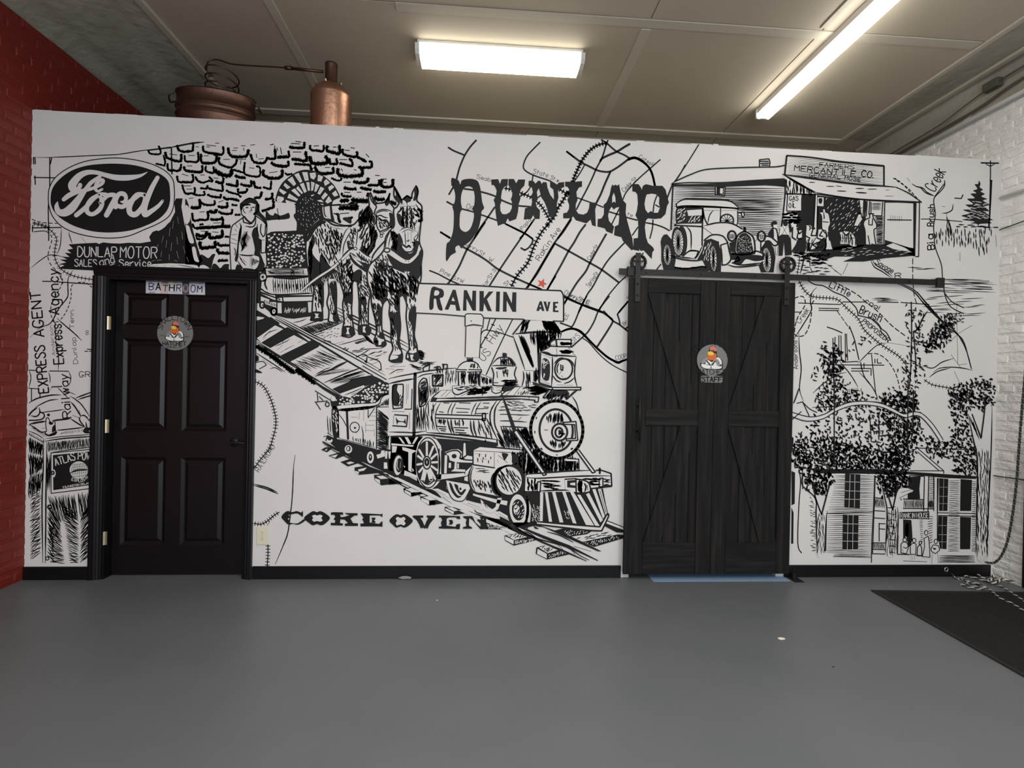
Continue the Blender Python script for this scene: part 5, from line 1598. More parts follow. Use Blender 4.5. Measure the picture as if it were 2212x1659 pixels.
q 460,1150 540,1130 550,1290 420,1290 380,1300 440,1200
q 700,1180 790,1130 790,1270 600,1290 680,1240
h 14 50 2 -50 20 560,1130 800,1130 780,1270 570,1280
h 30 80 4 4 8 400,1300 850,1320 760,1440 500,1400
h 14 80 2.4 0 6 520,1430 860,1460 800,1570 540,1560
# two men by the car
q 140,960 160,930 205,930 215,960 190,970 175,1010 150,990
P 170,970 215,970 210,1020 220,1180 230,1340 200,1330 170,1200
q 110,1070 170,1010 170,1200 120,1130
q 280,930 300,915 335,925 340,970 310,990 290,970
P 250,1000 290,985 340,990 370,1100 365,1140 230,1130
l 11
s 3 140,960 170,1010 200,1020 220,1090 225,1200;190,1230 200,1330;215,1230 220,1330
s 2.6 250,1010 230,1130;360,1040 375,1140;280,990 330,1090;330,990 270,1090
p 230,1110 270,1085 350,1090 380,1150 390,1330 310,1340 295,1180 280,1340 230,1340
q 350,970 380,965 390,1040 370,1060
# vintage_car_painting|painted nineteen twenties touring car with spoked wheels above the barn door track
o 1400 400 7.373
l 12
Q 450,300 570,220 900,215 1300,250 1450,370 1420,410 1540,450 1530,510 1430,480 1430,600 1510,700 1540,680 1560,710 1640,760 1690,860 1740,860 1790,730 1870,800 1960,830 2070,930 2040,960 2000,1000 2010,1300 1990,1390 1800,1390 1760,1270 1400,1300 1250,1270 1170,1280 1150,1370 1000,1370 870,1190 740,1200 430,1140 420,1300 240,1360 210,1000 250,790 400,700 430,600 420,400
l 13
s 5 450,300 580,225 900,225 1280,245 1440,360
s 3.4 450,300 450,350 600,330 1000,340 1430,370
q 600,330 1000,335 1430,365 1460,360 1420,410 1380,380 900,360 460,360
q 450,370 600,350 860,365 860,590 600,600 470,620 440,580
e 3.6 870,360 860,960;420,640 860,660 ;440,620 430,640
s 3.4 870,370 900,530 950,630 1100,600 1300,600 1400,640 1500,700
s 2.4 1040,400 980,480 950,610;880,400 1410,400
e 2.6 1155,370 1150,590;1425,410 1425,600 1400,640
c 3.4 1255,560,105,95,0
w 12 1.6 1255,570,100,90
P 1140,605 1255,600 1370,620 1360,700 1140,700
q 1210,580 1290,580 1300,600 1200,600
l 14
P 620,400 855,385 855,480 640,490
H 16 60 2 -40 12 470,380 600,370 580,560 480,590
H 10 60 2 -55 8 640,510 850,500 840,570 640,590
e 3 480,605 850,600
s 3.4 890,650 1100,600 1280,600 1400,640 1500,700;870,670 1050,800;1430,430 1480,430
c 3 1510,465,24,40,-10
q 1430,430 1500,425 1470,450 1430,450
# wheels
l 15
f 540,890,85,240,-2;470,900,95,240,-4
F 480,910,78,205,-2
w 22 1.5 480,910,78,205
s 3 600,650 680,760 685,1030 ;620,1070 680,1040 800,1050
s 3 560,1130 660,1050 800,1050 770,1130 740,1160;870,960 800,1100 750,1180;360,1120 560,1150 740,1170
s 3.4 360,1140 600,1190 800,1200 870,1170
p 250,790 300,780 380,870 420,1000 440,1200 420,1300 380,1370 250,1370 210,1200 210,1000 200,900 220,830
F 305,1110,55,160,-2
w 20 1.5 305,1110,55,160
p 900,880 1000,850 1100,890 1150,980 1170,1130 1160,1380 1010,1380 930,1330 870,1200 780,1190 860,1040
F 1040,1170,48,200,-2
w 18 1.5 1040,1170,48,200
H 16 60 1.6 -80 10 860,1000 1000,900 960,1250 900,1200
s 3.4 890,880 1000,800 1110,790 1200,820 1260,900 1270,920 1160,960 1110,900;1270,920 1300,1030 1320,1180 1250,1260 1170,1275
Q 1130,900 1250,920 1280,1050 1310,1180 1250,1260 1175,1270 1175,1100
k 3 1155,955 1265,920 1290,1050 1315,1180 1250,1260 1180,1270 1175,1100
p 1290,920 1390,890 1390,1080 1320,1060
p 1800,1000 1870,900 1930,890 2000,1000 2030,1150 2000,1390 1800,1390 1760,1270 1830,1200
F 1890,1190,64,190,-3
w 20 1.5 1890,1190,64,190
s 3.4 1870,810 1960,830 2070,920 2060,950 2000,960 1930,890 1860,900;1700,900 1740,860
e 3 1795,900 1795,1060
c 4.4 1335,810,65,80,0
c 4.4 1805,815,60,80,0
g 4 1.2 .1 4 1300,760 1370,770|1300,850 1360,860
g 4 1.2 .1 4 1290,790 1290,850|1380,780 1380,840
g 4 1.2 .1 4 1770,770 1850,790|1760,850 1840,870
g 4 1.2 .1 4 1760,790 1780,860|1850,770 1850,840
k 4 1400,1090 1405,860 1450,780 1540,740 1640,790 1690,880 1700,1060 1650,1090
q 1420,1080 1425,870 1480,780 1560,765 1630,830 1650,920 1660,1080
e 4 1525,735 1530,680 1550,690 1550,735
s 3.4 1330,1080 1430,1100 1600,1100 1720,1050 1850,1100 1830,1150;1330,1100 1400,1100 1460,1190 1340,1240
q 1330,1100 1400,1110 1440,1170 1330,1190
q 1450,1110 1700,1110 1820,1130 1840,1190 1700,1210 1560,1180 1480,1260 1370,1240
s 3.4 1270,1265 1400,1300 1600,1290 1830,1260;1330,1240 1500,1270 1830,1235
l 16
H 40 24 1 -40 6 1440,840 1560,790 1640,900 1640,1060 1440,1060
H 30 24 1 40 6 1440,840 1560,790 1640,900 1640,1060 1440,1060
l 15
q 400,1310 500,1330 700,1320 900,1300 960,1370 400,1370
j 3 420,1310 600,1330 850,1300 930,1310
# creek_map_painting|painted creek and railway survey map with a tall fir tree and reeds at the right end of the mural
o 1780 390 5.53
l 1
e 2.4 1440,0 1440,60 1400,120 1330,190 1310,250 1330,400 1310,540 1315,640 1330,800 1400,1000 1415,1150 1430,1230 1440,1350 1490,1480 1560,1540 1670,1590
e 2.4 1445,1350 1530,1450 1670,1520
d 2.4 36 22 870,0 1000,90 1100,200 1170,265
s 2.4 1050,40 1100,70 1180,90 1230,140 1330,190
e 2 1160,460 1340,465 1650,490
d 2 70 26 1060,930 1060,1160 1065,1260 1080,1380 1110,1480
s 2.6 560,950 600,1030 700,1090 800,1160;580,950 620,1010 720,1070 820,1150;850,1220 1060,1320 1200,1480 1370,1660;880,1220 1080,1310 1230,1480 1400,1660
e 4 2000,0 1990,200 1970,550
e 2.4 1980,0 2010,0
h 3 200 2 0 2 1080,1020 1280,1030 1280,1080 1080,1060
s 2.6 1560,210 1640,215 1660,170;1410,310 1450,310;1410,390 1470,385 1530,350 1540,280;1465,390 1465,460
h 60 90 2.6 88 3 1340,600 1700,600 2000,560 1980,860 1850,880 1750,760 1560,790 1350,740
h 10 90 2.6 88 3 1460,480 1500,480 1530,620 1470,620
h 10 90 3 2 3 1540,520 1830,540 1850,560 1560,550;1940,560 2090,565
s 2.4 1625,860 1625,960;2050,650 2060,790
q 1850,0 1870,40 1860,80 1900,110 1870,130 1920,160 1880,190 1950,220 1900,240 1980,290 1920,310 1970,360 1930,380 1990,430 1950,440 2020,470 1960,480 2000,510 1860,520 1840,560 1830,520 1750,510 1800,490 1650,470 1720,450 1640,420 1740,390 1660,350 1760,340 1690,290 1780,280 1710,220 1800,210 1750,160 1820,150 1780,120 1830,100 1800,45 1840,40
h 26 360 1.6 2 1 1440,1170 1960,1170 1960,1340 1300,1330
h 16 260 1.8 -4 3 1280,1380 1850,1380 1850,1660 1280,1600
l 2
H 40 50 1.6 5 10 1750,250 1930,250 1960,460 1700,460
t 610,990 810,1110 62 1.8 Savage
t 850,1165 920,1160 56 1.8 R
t 1310,545 1320,290 76 2.4 Brush
t 1320,820 1300,640 80 2.6 Big
o 1640 310 5.53
l 1
e 2.4 1620,415 1640,430;2212,480 2100,630
d 2 36 22 1600,415 1700,470 1850,640 1900,700
s 2.4 1765,410 1800,455;1825,480 1880,515 1930,530 1990,590 2100,630
r 2.6 36 24 480,1340 480,1400 455,1560
s 3 500,1290 530,1380 490,1560;800,1430 985,1575;1060,1430 1000,1560
d 2 50 26 600,1340 610,1480 650,1560
o 1612 0 3.687
e 2.6 1945,1280 1945,1400 1940,1659
e 3.4 1870,1297 2010,1300
s 2.4 1900,1300 1945,1322 1985,1300
t 1500,1530 1590,1370 90 2.4 Creek
# survey_map_painting|painted survey map of a proposed railway branch and creeks below the barn door track
o 1700 580 5.53
l 1
s 2.6 245,140 330,190 440,210 560,280 680,330 760,400 830,480 850,560 1000,600 1080,650 1130,720 1190,770 1240,860
s 2.2 1000,600 1100,690 1130,760 1200,850 1210,890;1190,890 1090,910 1000,980 900,1080 840,1140;1200,885 1420,920
d 2.4 60 26 540,150 700,230 850,320 940,400 1080,510 1250,680 1420,810
r 2.8 40 26 145,150 200,250 290,330 450,350 600,370 720,480 850,600 930,740 1100,890 1250,990 1350,1060 1420,1150
s 2.6 355,225 300,290 280,400 290,500 200,660 110,800 80,850;140,770 150,1000 170,1200 150,1440 200,1590;150,1440 90,1600
d 2.4 50 24 90,355 180,330 215,380 210,450 130,580 95,700 100,800 200,800 260,700 290,560 300,420 340,370
e 2.2 85,520 160,522;135,412 470,425 640,430;670,400 950,400;1080,400 1330,405;1360,405 1700,430;380,475 620,480;380,500 620,503;550,830 550,1000;575,820 570,980;620,800 620,1050;645,800 650,1100;695,780 700,1110;710,780 725,1100;470,1150 1160,1155;660,1120 850,1110;770,1195 1000,1195;770,1225 980,1225;1010,1030 1060,1500;1005,1195 1005,1280;880,1120 890,1200;920,1130 920,1190;1050,1080 1050,1130;1080,1080 1080,1130 1130,1130
e 2.6 745,690 800,830 830,960 860,1090;480,700 570,730 660,770
d 1.8 60 20 600,510 700,650 745,720
s 2.4 560,20 650,75 ;310,1490 440,1370 600,1270 710,1240;620,1100 760,1270 850,1420;860,1240 960,1340 1050,1470 1090,1580;880,1130 920,1280 1000,1400
d 2.2 50 24 970,1020 1080,1020 1200,1100 1300,1260 1350,1440
h 6 200 1.6 2 2 1100,340 1250,360 1250,400 1100,380
s 3 1520,280 1650,430 1780,560 1900,690 2040,790 2120,900 2200,1200
s 2.6 1560,280 1700,450 1850,620 2000,740 2080,850 2150,1000 2210,1210
s 2.4 2040,790 1900,910;2040,780 2212,680;1620,1160 1740,1190 1850,1120 1990,1075;1750,1240 1830,1190 2000,1180 2150,1200 2212,1220;1700,1300 1800,1230 1950,1190
r 2.6 44 22 1640,1330 1740,1390 1900,1420 2050,1460 2200,1540
s 2.4 2000,1230 2110,1470;2050,1150 2150,1140;1960,1030 2080,1190;2025,400 2040,1140
s 3 300,1660 700,1640 900,1600 1100,1600 1200,1640
l 2
t 500,220 740,335 70 2.2 Little
t 930,400 1100,500 50 1.8 coal
t 860,530 1110,640 95 2.4 Brush
t 895,640 1200,885 52 1.8 PROPOSEDR
t 155,660 270,500 60 1.3 Creek
t 130,1200 120,860 50 1.3 Andersons
t 720,1490 900,1480 50 .8 4274
# large_tree_painting|painted leafy trees with dark trunks in front of the two storey house
o 1700 580 5.53
l 8
h 110 52.8 2.912 60 60 1480,440 1640,520 1600,760 1560,1000 1640,1100 1580,1440 1400,1400 1360,1150 1480,1000 1440,800 1400,560
h 170 52.8 3.36 60 60 1800,620 1960,600 1960,760 1880,900 1700,980 1620,1000 1640,880 1760,740
h 30 44 2.4 40 60 1860,560 2060,540 2120,660 1980,680
h 110 55.2 3.584 60 60 430,920 640,960 640,1150 700,1200 480,1300 430,1180
h 23 52.8 2.912 60 60 840,830 1000,800 1000,940 860,940;250,1240 320,1360
h 47 52.8 2.912 60 60 1920,1460 2150,1480 2212,1660 1940,1660
e 2.6 1485,400 1490,740 1480,1200 1460,1440;1510,750 1540,1100 1530,1300;560,940 560,1300 570,1640
s 3.4 1560,740 1620,600 1680,510
h 150 46 3 60 60 380,1480 480,1300 620,1230 720,1400 930,1540 930,1650 360,1650
h 90 46 3 60 60 1100,1500 1300,1440 1560,1440 1560,1660 1160,1660
o 1690 820 2.538
l 8
h 715 20.976 3.36 60 60 190,90 300,0 330,60 440,90 560,110 640,70 700,100 740,150 760,280 720,330 640,440 500,490 130,490 50,440 60,340 130,280 180,200
h 651 19.872 3.584 60 60 60,350 250,330 480,370 560,400 700,380 700,480 500,495 100,490 50,440
h 434 19.872 3.584 60 60 540,100 740,100 750,300 700,480 560,480 600,300 540,200
h 434 19.872 3.584 60 60 930,80 1010,80 1040,330 1100,420 1110,520 940,520 940,440 830,430 740,320 930,320
h 194 19.872 3.36 60 60 1050,0 1160,0 1150,160 1080,170 1010,110 920,50
h 303 19.872 3.584 60 60 520,500 690,500 690,590 640,640 560,640 520,570
h 194 19.872 3.584 60 60 110,500 280,510 260,620 200,640 140,600
l 8
E 7 50,190 140,216 225,203 295,163 370,135 450,129 540,140 610,170 670,198 720,187 765,197 822,257 875,338
l 9
e 2 50,178 150,204 230,190 300,150 370,125 450,119 540,130 610,160 665,188 720,177 770,189 830,250 882,330
e 2 50,202 130,228 220,216 290,176 370,146 450,139 540,150 610,180 675,208 720,197 760,206 815,265 868,346
e 2 50,222 105,175;80,130 110,122 150,160 190,180;112,122 148,200;90,50 62,130;480,190 488,340 540,345;480,250 560,245;500,285 555,280;530,180 530,330;520,350 545,410;575,300 610,310
Q 165,600 215,740 260,590 280,600 240,740 225,950 185,950 185,740 150,620
Q 540,570 600,710 640,600 720,610 650,650 635,740 625,950 570,950 570,740
Q 1015,190 1040,190 1090,330 1110,160 1150,170 1140,540 1120,950 1060,950 1070,540 1060,380
l 10
s 3 110,520 110,580 180,650 185,740 190,950;170,560 180,640 215,740 255,590;245,720 230,950;540,560 560,640 575,740 565,950;570,600 605,715 630,600 640,560;630,700 635,760 628,950;640,650 720,610;650,620 720,600
s 3 1020,190 1050,340 1065,400 1070,540 1060,950;1040,190 1090,320 1110,160 1105,100;1150,150 1145,380 1130,700 1120,950
g 8 2 .2 6 570,700 585,950|625,700 625,950
h 60 46 1.5 88 6 575,720 630,720 625,950 575,950
h 120 52 2 88 5 1065,400 1140,400 1125,950 1065,950
h 40 40 1.5 88 6 190,740 235,740 225,950 190,950
h 24 44 1.6 72 5 1020,200 1050,240 1080,330
e 2.6 285,0 285,480;690,0 685,440;720,60 715,300
# boarding_house_painting|painted two storey clapboard house with a white lettered name board over the porch
o 1690 820 2.538
l 4
e 2 560,490 740,375 885,500 885,515;740,395 860,500;700,500 885,500;730,375 1060,385
p 160,490 530,490 700,505 1070,530 1060,545 900,540 690,520 300,515 175,515
p 50,310 62,320 60,370 52,370
p 50,500 70,510 68,680 50,690
p 50,700 62,730 60,900 48,900
e 2.4 90,495 100,560 90,700 85,900 105,950;70,480 180,490;110,495 112,600
h 40 22 1.6 5 5 155,620 180,620 185,940 160,940
g 20 1.5 .05 2 285,525 250,715|505,530 505,715
g 22 1.5 .05 2 245,725 230,950|500,725 490,950
g 36 1.5 .05 2 910,555 905,940|975,555 970,940
g 36 1.5 .05 2 1040,560 1035,940|1062,560 1060,940
e 2 235,735 500,725;850,730 1060,735;855,745 1060,750;510,530 495,950;850,540 850,930;830,530 830,720
l 5
p 345,515 428,520 425,705 340,700
p 332,740 418,745 415,930 330,930
p 860,540 910,545 905,720 860,720
p 978,545 1040,550 1035,720 975,720
p 855,748 905,750 900,930 850,925
p 975,752 1035,755 1030,930 975,930
p 230,740 245,740 240,940 225,940
l 6
E .9 372,520 365,700;398,520 395,700;343,560 425,562;342,610 425,612;341,655 425,657;360,742 356,930;388,742 385,930;332,790 418,792;332,840 418,842;332,885 418,887
E .5 885,545 880,720;862,590 906,590;862,640 906,640;862,680 906,680;878,750 875,930;855,800 902,800;855,850 902,850;855,890 902,890
o 1800 980 3.1725
l 5
p 515,160 600,155 590,240 595,310 510,310
p 480,450 535,455 540,520 545,620 515,640 500,560 480,600
q 495,490 515,480 515,560 495,560
e 2 285,150 275,400 265,600 262,745;625,155 620,390;655,155 650,400;720,170 715,400;690,170 690,310;480,310 620,315;285,300 350,310;480,375 690,378;285,390 355,395;280,440 355,445;315,475 315,600;315,480 355,480;315,515 355,518;268,610 355,612;265,655 355,658;265,685 355,688;445,560 440,690 520,690;520,150 620,155
g 18 1.3 0 2 485,315 615,318|485,372 615,375
g 7 1.6 0 2 655,318 688,318|652,372 688,375
g 8 1.6 0 2 288,305 345,310|285,368 350,372
g 9 1.6 0 2 270,612 345,615|270,650 350,655
g 12 1.3 0 2 658,160 655,310|700,165 692,310
g 12 1.3 0 2 590,455 600,600|615,455 615,600
g 12 1.3 0 2 645,430 650,620|685,430 680,600
g 5 2 .03 2 725,700 725,738|970,700 970,738
g 2 2 .03 2 0,690 0,700|262,693 262,703
s 3 0,705 260,712;440,690 700,700;480,735 640,740;725,745 970,745
l 7
Q 475,600 485,580 500,590 515,640 515,680 465,680 465,630
Q 530,640 545,590 570,590 565,640 560,720 530,720
Q 620,560 640,530 655,560 655,640 665,710 610,710 620,640
Q 670,640 690,590 720,600 730,660 715,680 720,750 675,750
l 8
k 1.8 465,620 480,605 500,605 515,640 500,685 465,680
c 1.8 490,592,12,15,0
k 1.8 528,630 545,612 568,620 565,690 530,690
c 1.8 555,595,12,15,0
s 1.8 540,690 540,725;560,690 555,725;480,640 500,650 515,630;475,650 480,685
k 1.8 578,640 590,625 605,640 608,700 575,700
c 1.8 598,610,9,12,0
k 1.8 622,580 650,565 658,620 662,710 610,705 625,640
c 1.8 637,542,11,17,0
k 1.8 670,650 685,625 720,630 730,660 700,685 675,670
c 1.8 703,602,11,16,0
q 680,645 705,650 695,660
s 1.8 680,680 675,750;715,680 720,750
p 455,400 658,395 658,448 455,445
l 9
T 460,440 560,440 34 1.1 RANKIN
T 572,440 652,440 34 1.1 HOUSE
""",
]
# ================================================================ the room
XL, XR, ZC = -3.02, 3.905, 3.84
PT = .12                                             # partition thickness
DX0, DX1, DZ = -2.53, -1.585, 2.05                   # bathroom doorway
BX0, BX1, BZ = 1.10, 2.20, 2.08                      # doorway behind the sliding door
bm = bmesh.new(); box(bm, XL - .3, XR + .3, -4, 6.6, -.1, 0)
link('floor', bm, 'floor', kind='structure')
bm = bmesh.new()
for x0, x1, z0, z1 in ((XL + .001, DX0, 0, 3.143), (DX0, DX1, DZ, 3.143), (DX1, BX0, 0, 3.143), (BX0, BX1, BZ, 3.143), (BX1, XR - .001, 0, 3.143)):
    box(bm, x0, x1, D, D + PT, z0, z1)
bmesh.ops.remove_doubles(bm, verts=bm.verts, dist=1e-5)
wall_back = link('wall_back', bm, 'white', kind='structure')
# ragged drywall edge along the top of the partition
RR = random.Random(5); bm = bmesh.new(); x = XL + .01
while x < XR - .03:
    wd = RR.uniform(.03, .16); box(bm, x, min(x + wd, XR - .01), D + .001, D + .013, 3.14, 3.1435 + RR.random() ** 4 * .007); x += wd + RR.uniform(0, .5)
box(bm, -.76, -.735, D + .001, D + .05, 3.14, 3.152, .003); box(bm, -.60, -.585, D + .001, D + .05, 3.14, 3.15, .003); box(bm, 1.66, 1.70, D + .001, D + .02, 3.14, 3.155, .004)
link('plaster_edge', bm, 'white', wall_back)
# shelf of the bathroom roof behind the partition
bm = bmesh.new(); box(bm, XL + .01, XR - .02, D + PT, 5.2, 2.93, 2.97)
link('ceiling_bathroom', bm, 'plaster', kind='structure')
bm = bmesh.new(); box(bm, XL - .2, XR + .2, 6.5, 6.6, 0, ZC + .1)
link('wall_far', bm, 'plaster', kind='structure')
bm = bmesh.new(); box(bm, XL - .25, XR + .25, -4, 6.6, ZC, ZC + .1)
ceiling = link('ceiling', bm, 'ceil', kind='structure')
# ceiling boards with open joints, and the battens that cover some of them
xs = [-2.25, -1.40, 1.09, 2.28, 3.52]; ys = [-3.8, -1.4, .95, 3.33, 4.78, 6.4]
for i in range(len(xs) - 1):
    for j in range(len(ys) - 1):
        bm = bmesh.new(); box(bm, xs[i] + .004, xs[i + 1] - .004, ys[j] + .004, ys[j + 1] - .004, ZC - .010, ZC - .0005, .002)
        link('ceiling_panel', bm, 'ceil', ceiling)
def bat(x0, x1, y0, y1, t=.018, m='batten'):
    bm = bmesh.new(); box(bm, x0, x1, y0, y1, ZC - t, ZC - .0005, .003); link('batten', bm, m, ceiling)
bat(-2.285, -2.235, -3.8, 6.4, .03); bat(-1.45, -1.385, -3.8, 4.74); bat(1.055, 1.125, 3.42, 4.74); bat(2.245, 2.315, -3.8, 3.30)
bat(-2.23, 3.50, 4.745, 4.83, .022); bat(-2.23, 3.50, 4.98, 5.02, .016); bat(-.6, 3.45, 3.33, 3.41, .014)
bat(3.465, 3.505, -3.8, 4.74, .024); bat(3.505, 3.775, -3.8, 4.74, .012, 'plaster'); bat(3.775, 3.82, -3.8, 4.95, .03)
# left cove between the red brick and the ceiling boards
bm = bmesh.new(); prof = [(XL - .01, 3.69), (-2.98, 3.70), (-2.93, 3.735), (-2.84, 3.76), (-2.78, 3.762), (-2.765, 3.775), (-2.66, 3.785), (-2.645, 3.80), (-2.55, 3.803), (-2.54, 3.815), (-2.44, 3.822), (-2.28, 3.826), (-2.25, 3.839)]
N = 70; g = [[bm.verts.new((x + RR.uniform(-.004, .004), -3.8 + 10.2 * k / N, z + RR.uniform(-.003, .003))) for k in range(N + 1)] for x, z in prof]
for A, B in zip(g, g[1:]):
    for k in range(N): bm.faces.new((A[k], A[k + 1], B[k + 1], B[k]))
link('cove', bm, 'plaster', ceiling, True)
# right cove: curved plaster from the ceiling down to the first brick course
bm = bmesh.new(); g = []
for x, z in ((3.80, 3.838), (3.85, 3.825), (3.878, 3.78), (3.89, 3.72), (3.892, 3.64), (3.894, 3.59), (3.92, 3.575)):
    g.append([bm.verts.new((x + RR.uniform(-.006, .006), -3.8 + 10.2 * k / N, z + (RR.uniform(-.012, .012) if z < 3.7 else 0))) for k in range(N + 1)])
for A, B in zip(g, g[1:]):
    for k in range(N): bm.faces.new((A[k], B[k], B[k + 1], A[k + 1]))
link('cove', bm, 'plaster', ceiling, True)
# ---------------------------------------------------------------- brick walls
def brick_mesh(name, L, h, t, m, R, bev=.010):
    bm = bmesh.new(); j = lambda a: R.uniform(-a, a)
    def ring(x, ins): return [bm.verts.new((x + j(.0012), y + j(.004), z + j(.0035))) for y, z in ((ins, ins), (L - ins, ins), (L - ins, h - ins), (ins, h - ins))]
    a, b, c = ring(0, 0), ring(t - bev, 0), ring(t + j(.002), bev)
    for A, B in ((a, b), (b, c)):
        for k in range(4): bm.faces.new((A[k], A[(k + 1) % 4], B[(k + 1) % 4], B[k]))
    bm.faces.new(c)
    me = bpy.data.meshes.new(name); bmesh.ops.recalc_face_normals(bm, faces=bm.faces); bm.to_mesh(me); bm.free(); me.materials.append(M[m]); return me
def brick_wall(side, x0, sgn, m, mm, top, proud, zones):
    bm = bmesh.new(); a, b = sorted((x0 - sgn * .2, x0)); box(bm, a, b, -4, 6.5, 0, top)
    wl = link('wall_' + side, bm, mm, kind='structure')
    R = random.Random(11 if sgn > 0 else 12); ms = [brick_mesh('brick', .208, .062, proud, m, R) for _ in range(8)]; hs = [brick_mesh('brick', .10, .062, proud, m, R) for _ in range(3)]
    rest = bmesh.new(); n = 0; row = 0; z = .012
    while z + .062 < top + .03:
        y = -3.9 + (.109 if row % 2 else 0) + R.uniform(-.01, .01)
        header = row % 7 == 5
        while y < 6.3:
            L = .10 if header else .208
            me = R.choice(hs if header else ms)
            near = any(y + L > a and y < b and z > c and z < d for a, b, c, d in zones)
            if near and n < 298:
                o = bpy.data.objects.new('brick', me); C.objects.link(o); o.parent = wl
                if sgn > 0: o.location = (x0, y, z + R.uniform(-.002, .002))
                else: o.location = (x0, y, z + R.uniform(-.002, .002)); o.scale.x = -1
                n += 1
            else:
                mx = Matrix.Translation((x0, y, z)) @ Matrix.Scale(sgn, 4, (1, 0, 0)); k = len(rest.verts); rest.from_mesh(me); rest.verts.ensure_lookup_table()
                bmesh.ops.transform(rest, matrix=mx, verts=rest.verts[k:])
            y += L + .010
        z += .0725; row += 1
    for f_ in rest.faces: pass
    bmesh.ops.recalc_face_normals(rest, faces=rest.faces)
    link('brickwork', rest, m, wl, kind='stuff'); return wl
wall_right = brick_wall('right', XR, -1, 'wbrick', 'mortw', 3.60, .0055, ((3.15, 3.594, -1, 4), (3.6, 4.7, 3.05, 4)))
wall_left = brick_wall('left', XL, 1, 'redp', 'mortr', 3.72, .004, ((3.2, 3.594, -1, 4), (3.6, 5.0, 3.1, 4)))
# ---------------------------------------------------------------- baseboards
def baseb(name, x0, x1):
    bm = bmesh.new(); box(bm, x0, x1, D - .014, D - .0005, 0, .088, .002); return link(name, bm, 'trim', kind='structure')
baseb('baseboard_left', XL + .004, -2.605); baseb('baseboard_middle', -1.53, BX0 - .06); baseb('baseboard_right', 2.26, XR - .03)
o = bpy.data.objects.new  # keep names short below
# ---------------------------------------------------------------- bathroom door and its casing
casing = empty('trim_1', (-2.06, D, 0)); casing['kind'] = 'structure'
def cas(name, x0, x1, z0, z1, vertical=True, inner=1):
    """moulded board: flat back band, two beads stepping down to the opening"""
    bm = bmesh.new(); w_ = (x1 - x0) if vertical else (z1 - z0)
    prof = [(0, 0), (0, .020), (.10, .022), (.22, .022), (.27, .016), (.42, .017), (.60, .013), (.66, .014), (.78, .010), (.90, .009), (1, .007), (1, 0)]
    A = []; 
    for t, d in prof:
        if vertical:
            xx = x0 + w_ * t if inner > 0 else x1 - w_ * t; A.append([bm.verts.new((xx + 2.06, -d, z0)), bm.verts.new((xx + 2.06, -d, z1))])
        else:
            zz = z1 - w_ * t; A.append([bm.verts.new((x0 + 2.06, -d, zz)), bm.verts.new((x1 + 2.06, -d, zz))])
    for p, q in zip(A, A[1:]): bm.faces.new((p[0], p[1], q[1], q[0]))
    bm.faces.new([p[0] for p in A]); bm.faces.new([p[1] for p in reversed(A)])
    bmesh.ops.recalc_face_normals(bm, faces=bm.faces)
    return link(name, bm, 'trim', casing)
cas('casing_board', -2.602, -2.525, 0, 2.047); cas('casing_board', -1.60, -1.535, 0, 2.047, inner=-1); cas('casing_board', -2.602, -1.535, 2.047, 2.118, False)
bm = bmesh.new()                                      # jambs and head
for x0, x1, z0, z1 in ((DX0 + .001, DX0 + .02, 0, DZ), (DX1 - .02, DX1 - .001, 0, DZ), (DX0 + .02, DX1 - .02, DZ - .02, DZ - .001)): box(bm, x0 + 2.06, x1 + 2.06, .0, .118, z0, z1)
box(bm, DX1 - .032 + 2.06, DX1 - .02 + 2.06, .03, .062, 0, DZ - .02)
link('jamb', bm, 'trim', casing)
YD = D + .066                                         # face of the slab
door1 = empty('door_1', (-2.11, YD, 0)); door1['kind'] = 'structure'
sx0, sx1 = DX0 + .023, DX1 - .036
def pu(u): return onY(u, 900, YD).x
def pz(v): return onY(380, v, YD).z
bm = bmesh.new()
cols = [(pu(263), pu(360)), (pu(392.5), pu(489))]; rows = [(pz(1178), pz(988)), (pz(931), pz(734)), (pz(704), pz(635))]
gx = [sx0, cols[0][0], cols[0][1], cols[1][0], cols[1][1], sx1]; gz = [.008, rows[0][0], rows[0][1], rows[1][0], rows[1][1], rows[2][0], rows[2][1], DZ - .024]
def quad(bm, pts): bm.faces.new([bm.verts.new(p) for p in pts])
for i in range(5):
    for j in range(7):
        if i in (1, 3) and j in (1, 3, 5): continue
        quad(bm, [(gx[i] + 2.11, 0, gz[j]), (gx[i + 1] + 2.11, 0, gz[j]), (gx[i + 1] + 2.11, 0, gz[j + 1]), (gx[i] + 2.11, 0, gz[j + 1])])
box(bm, sx0 + 2.11, sx1 + 2.11, .0165, .035, .008, DZ - .024)
for x in (sx0, sx1): quad(bm, [(x + 2.11, 0, .008), (x + 2.11, .02, .008), (x + 2.11, .02, DZ - .024), (x + 2.11, 0, DZ - .024)])
bmesh.ops.remove_doubles(bm, verts=bm.verts, dist=1e-5); bmesh.ops.recalc_face_normals(bm, faces=bm.faces)
link('slab', bm, 'door', door1)
for (a, b) in cols:
    for (c, d) in rows:
        bm = bmesh.new(); R_ = []
        for ins, y in ((0, 0), (.002, .002), (.020, .014), (.026, .0145), (.050, .004), (.054, .004)):
            R_.append([bm.verts.new((x + 2.11, y, z)) for x, z in ((a + ins, c + ins), (b - ins, c + ins), (b - ins, d - ins), (a + ins, d - ins))])
        for A, B in zip(R_, R_[1:]):
            for k in range(4): bm.faces.new((A[k], A[(k + 1) % 4], B[(k + 1) % 4], B[k]))
        bm.faces.new(R_[-1]); bmesh.ops.recalc_face_normals(bm, faces=bm.faces)
        for f_ in bm.faces:
            if f_.normal.y > 0: f_.normal_flip()
        link('panel', bm, 'door', door1)
hd = onY(505, 957, YD - .05)
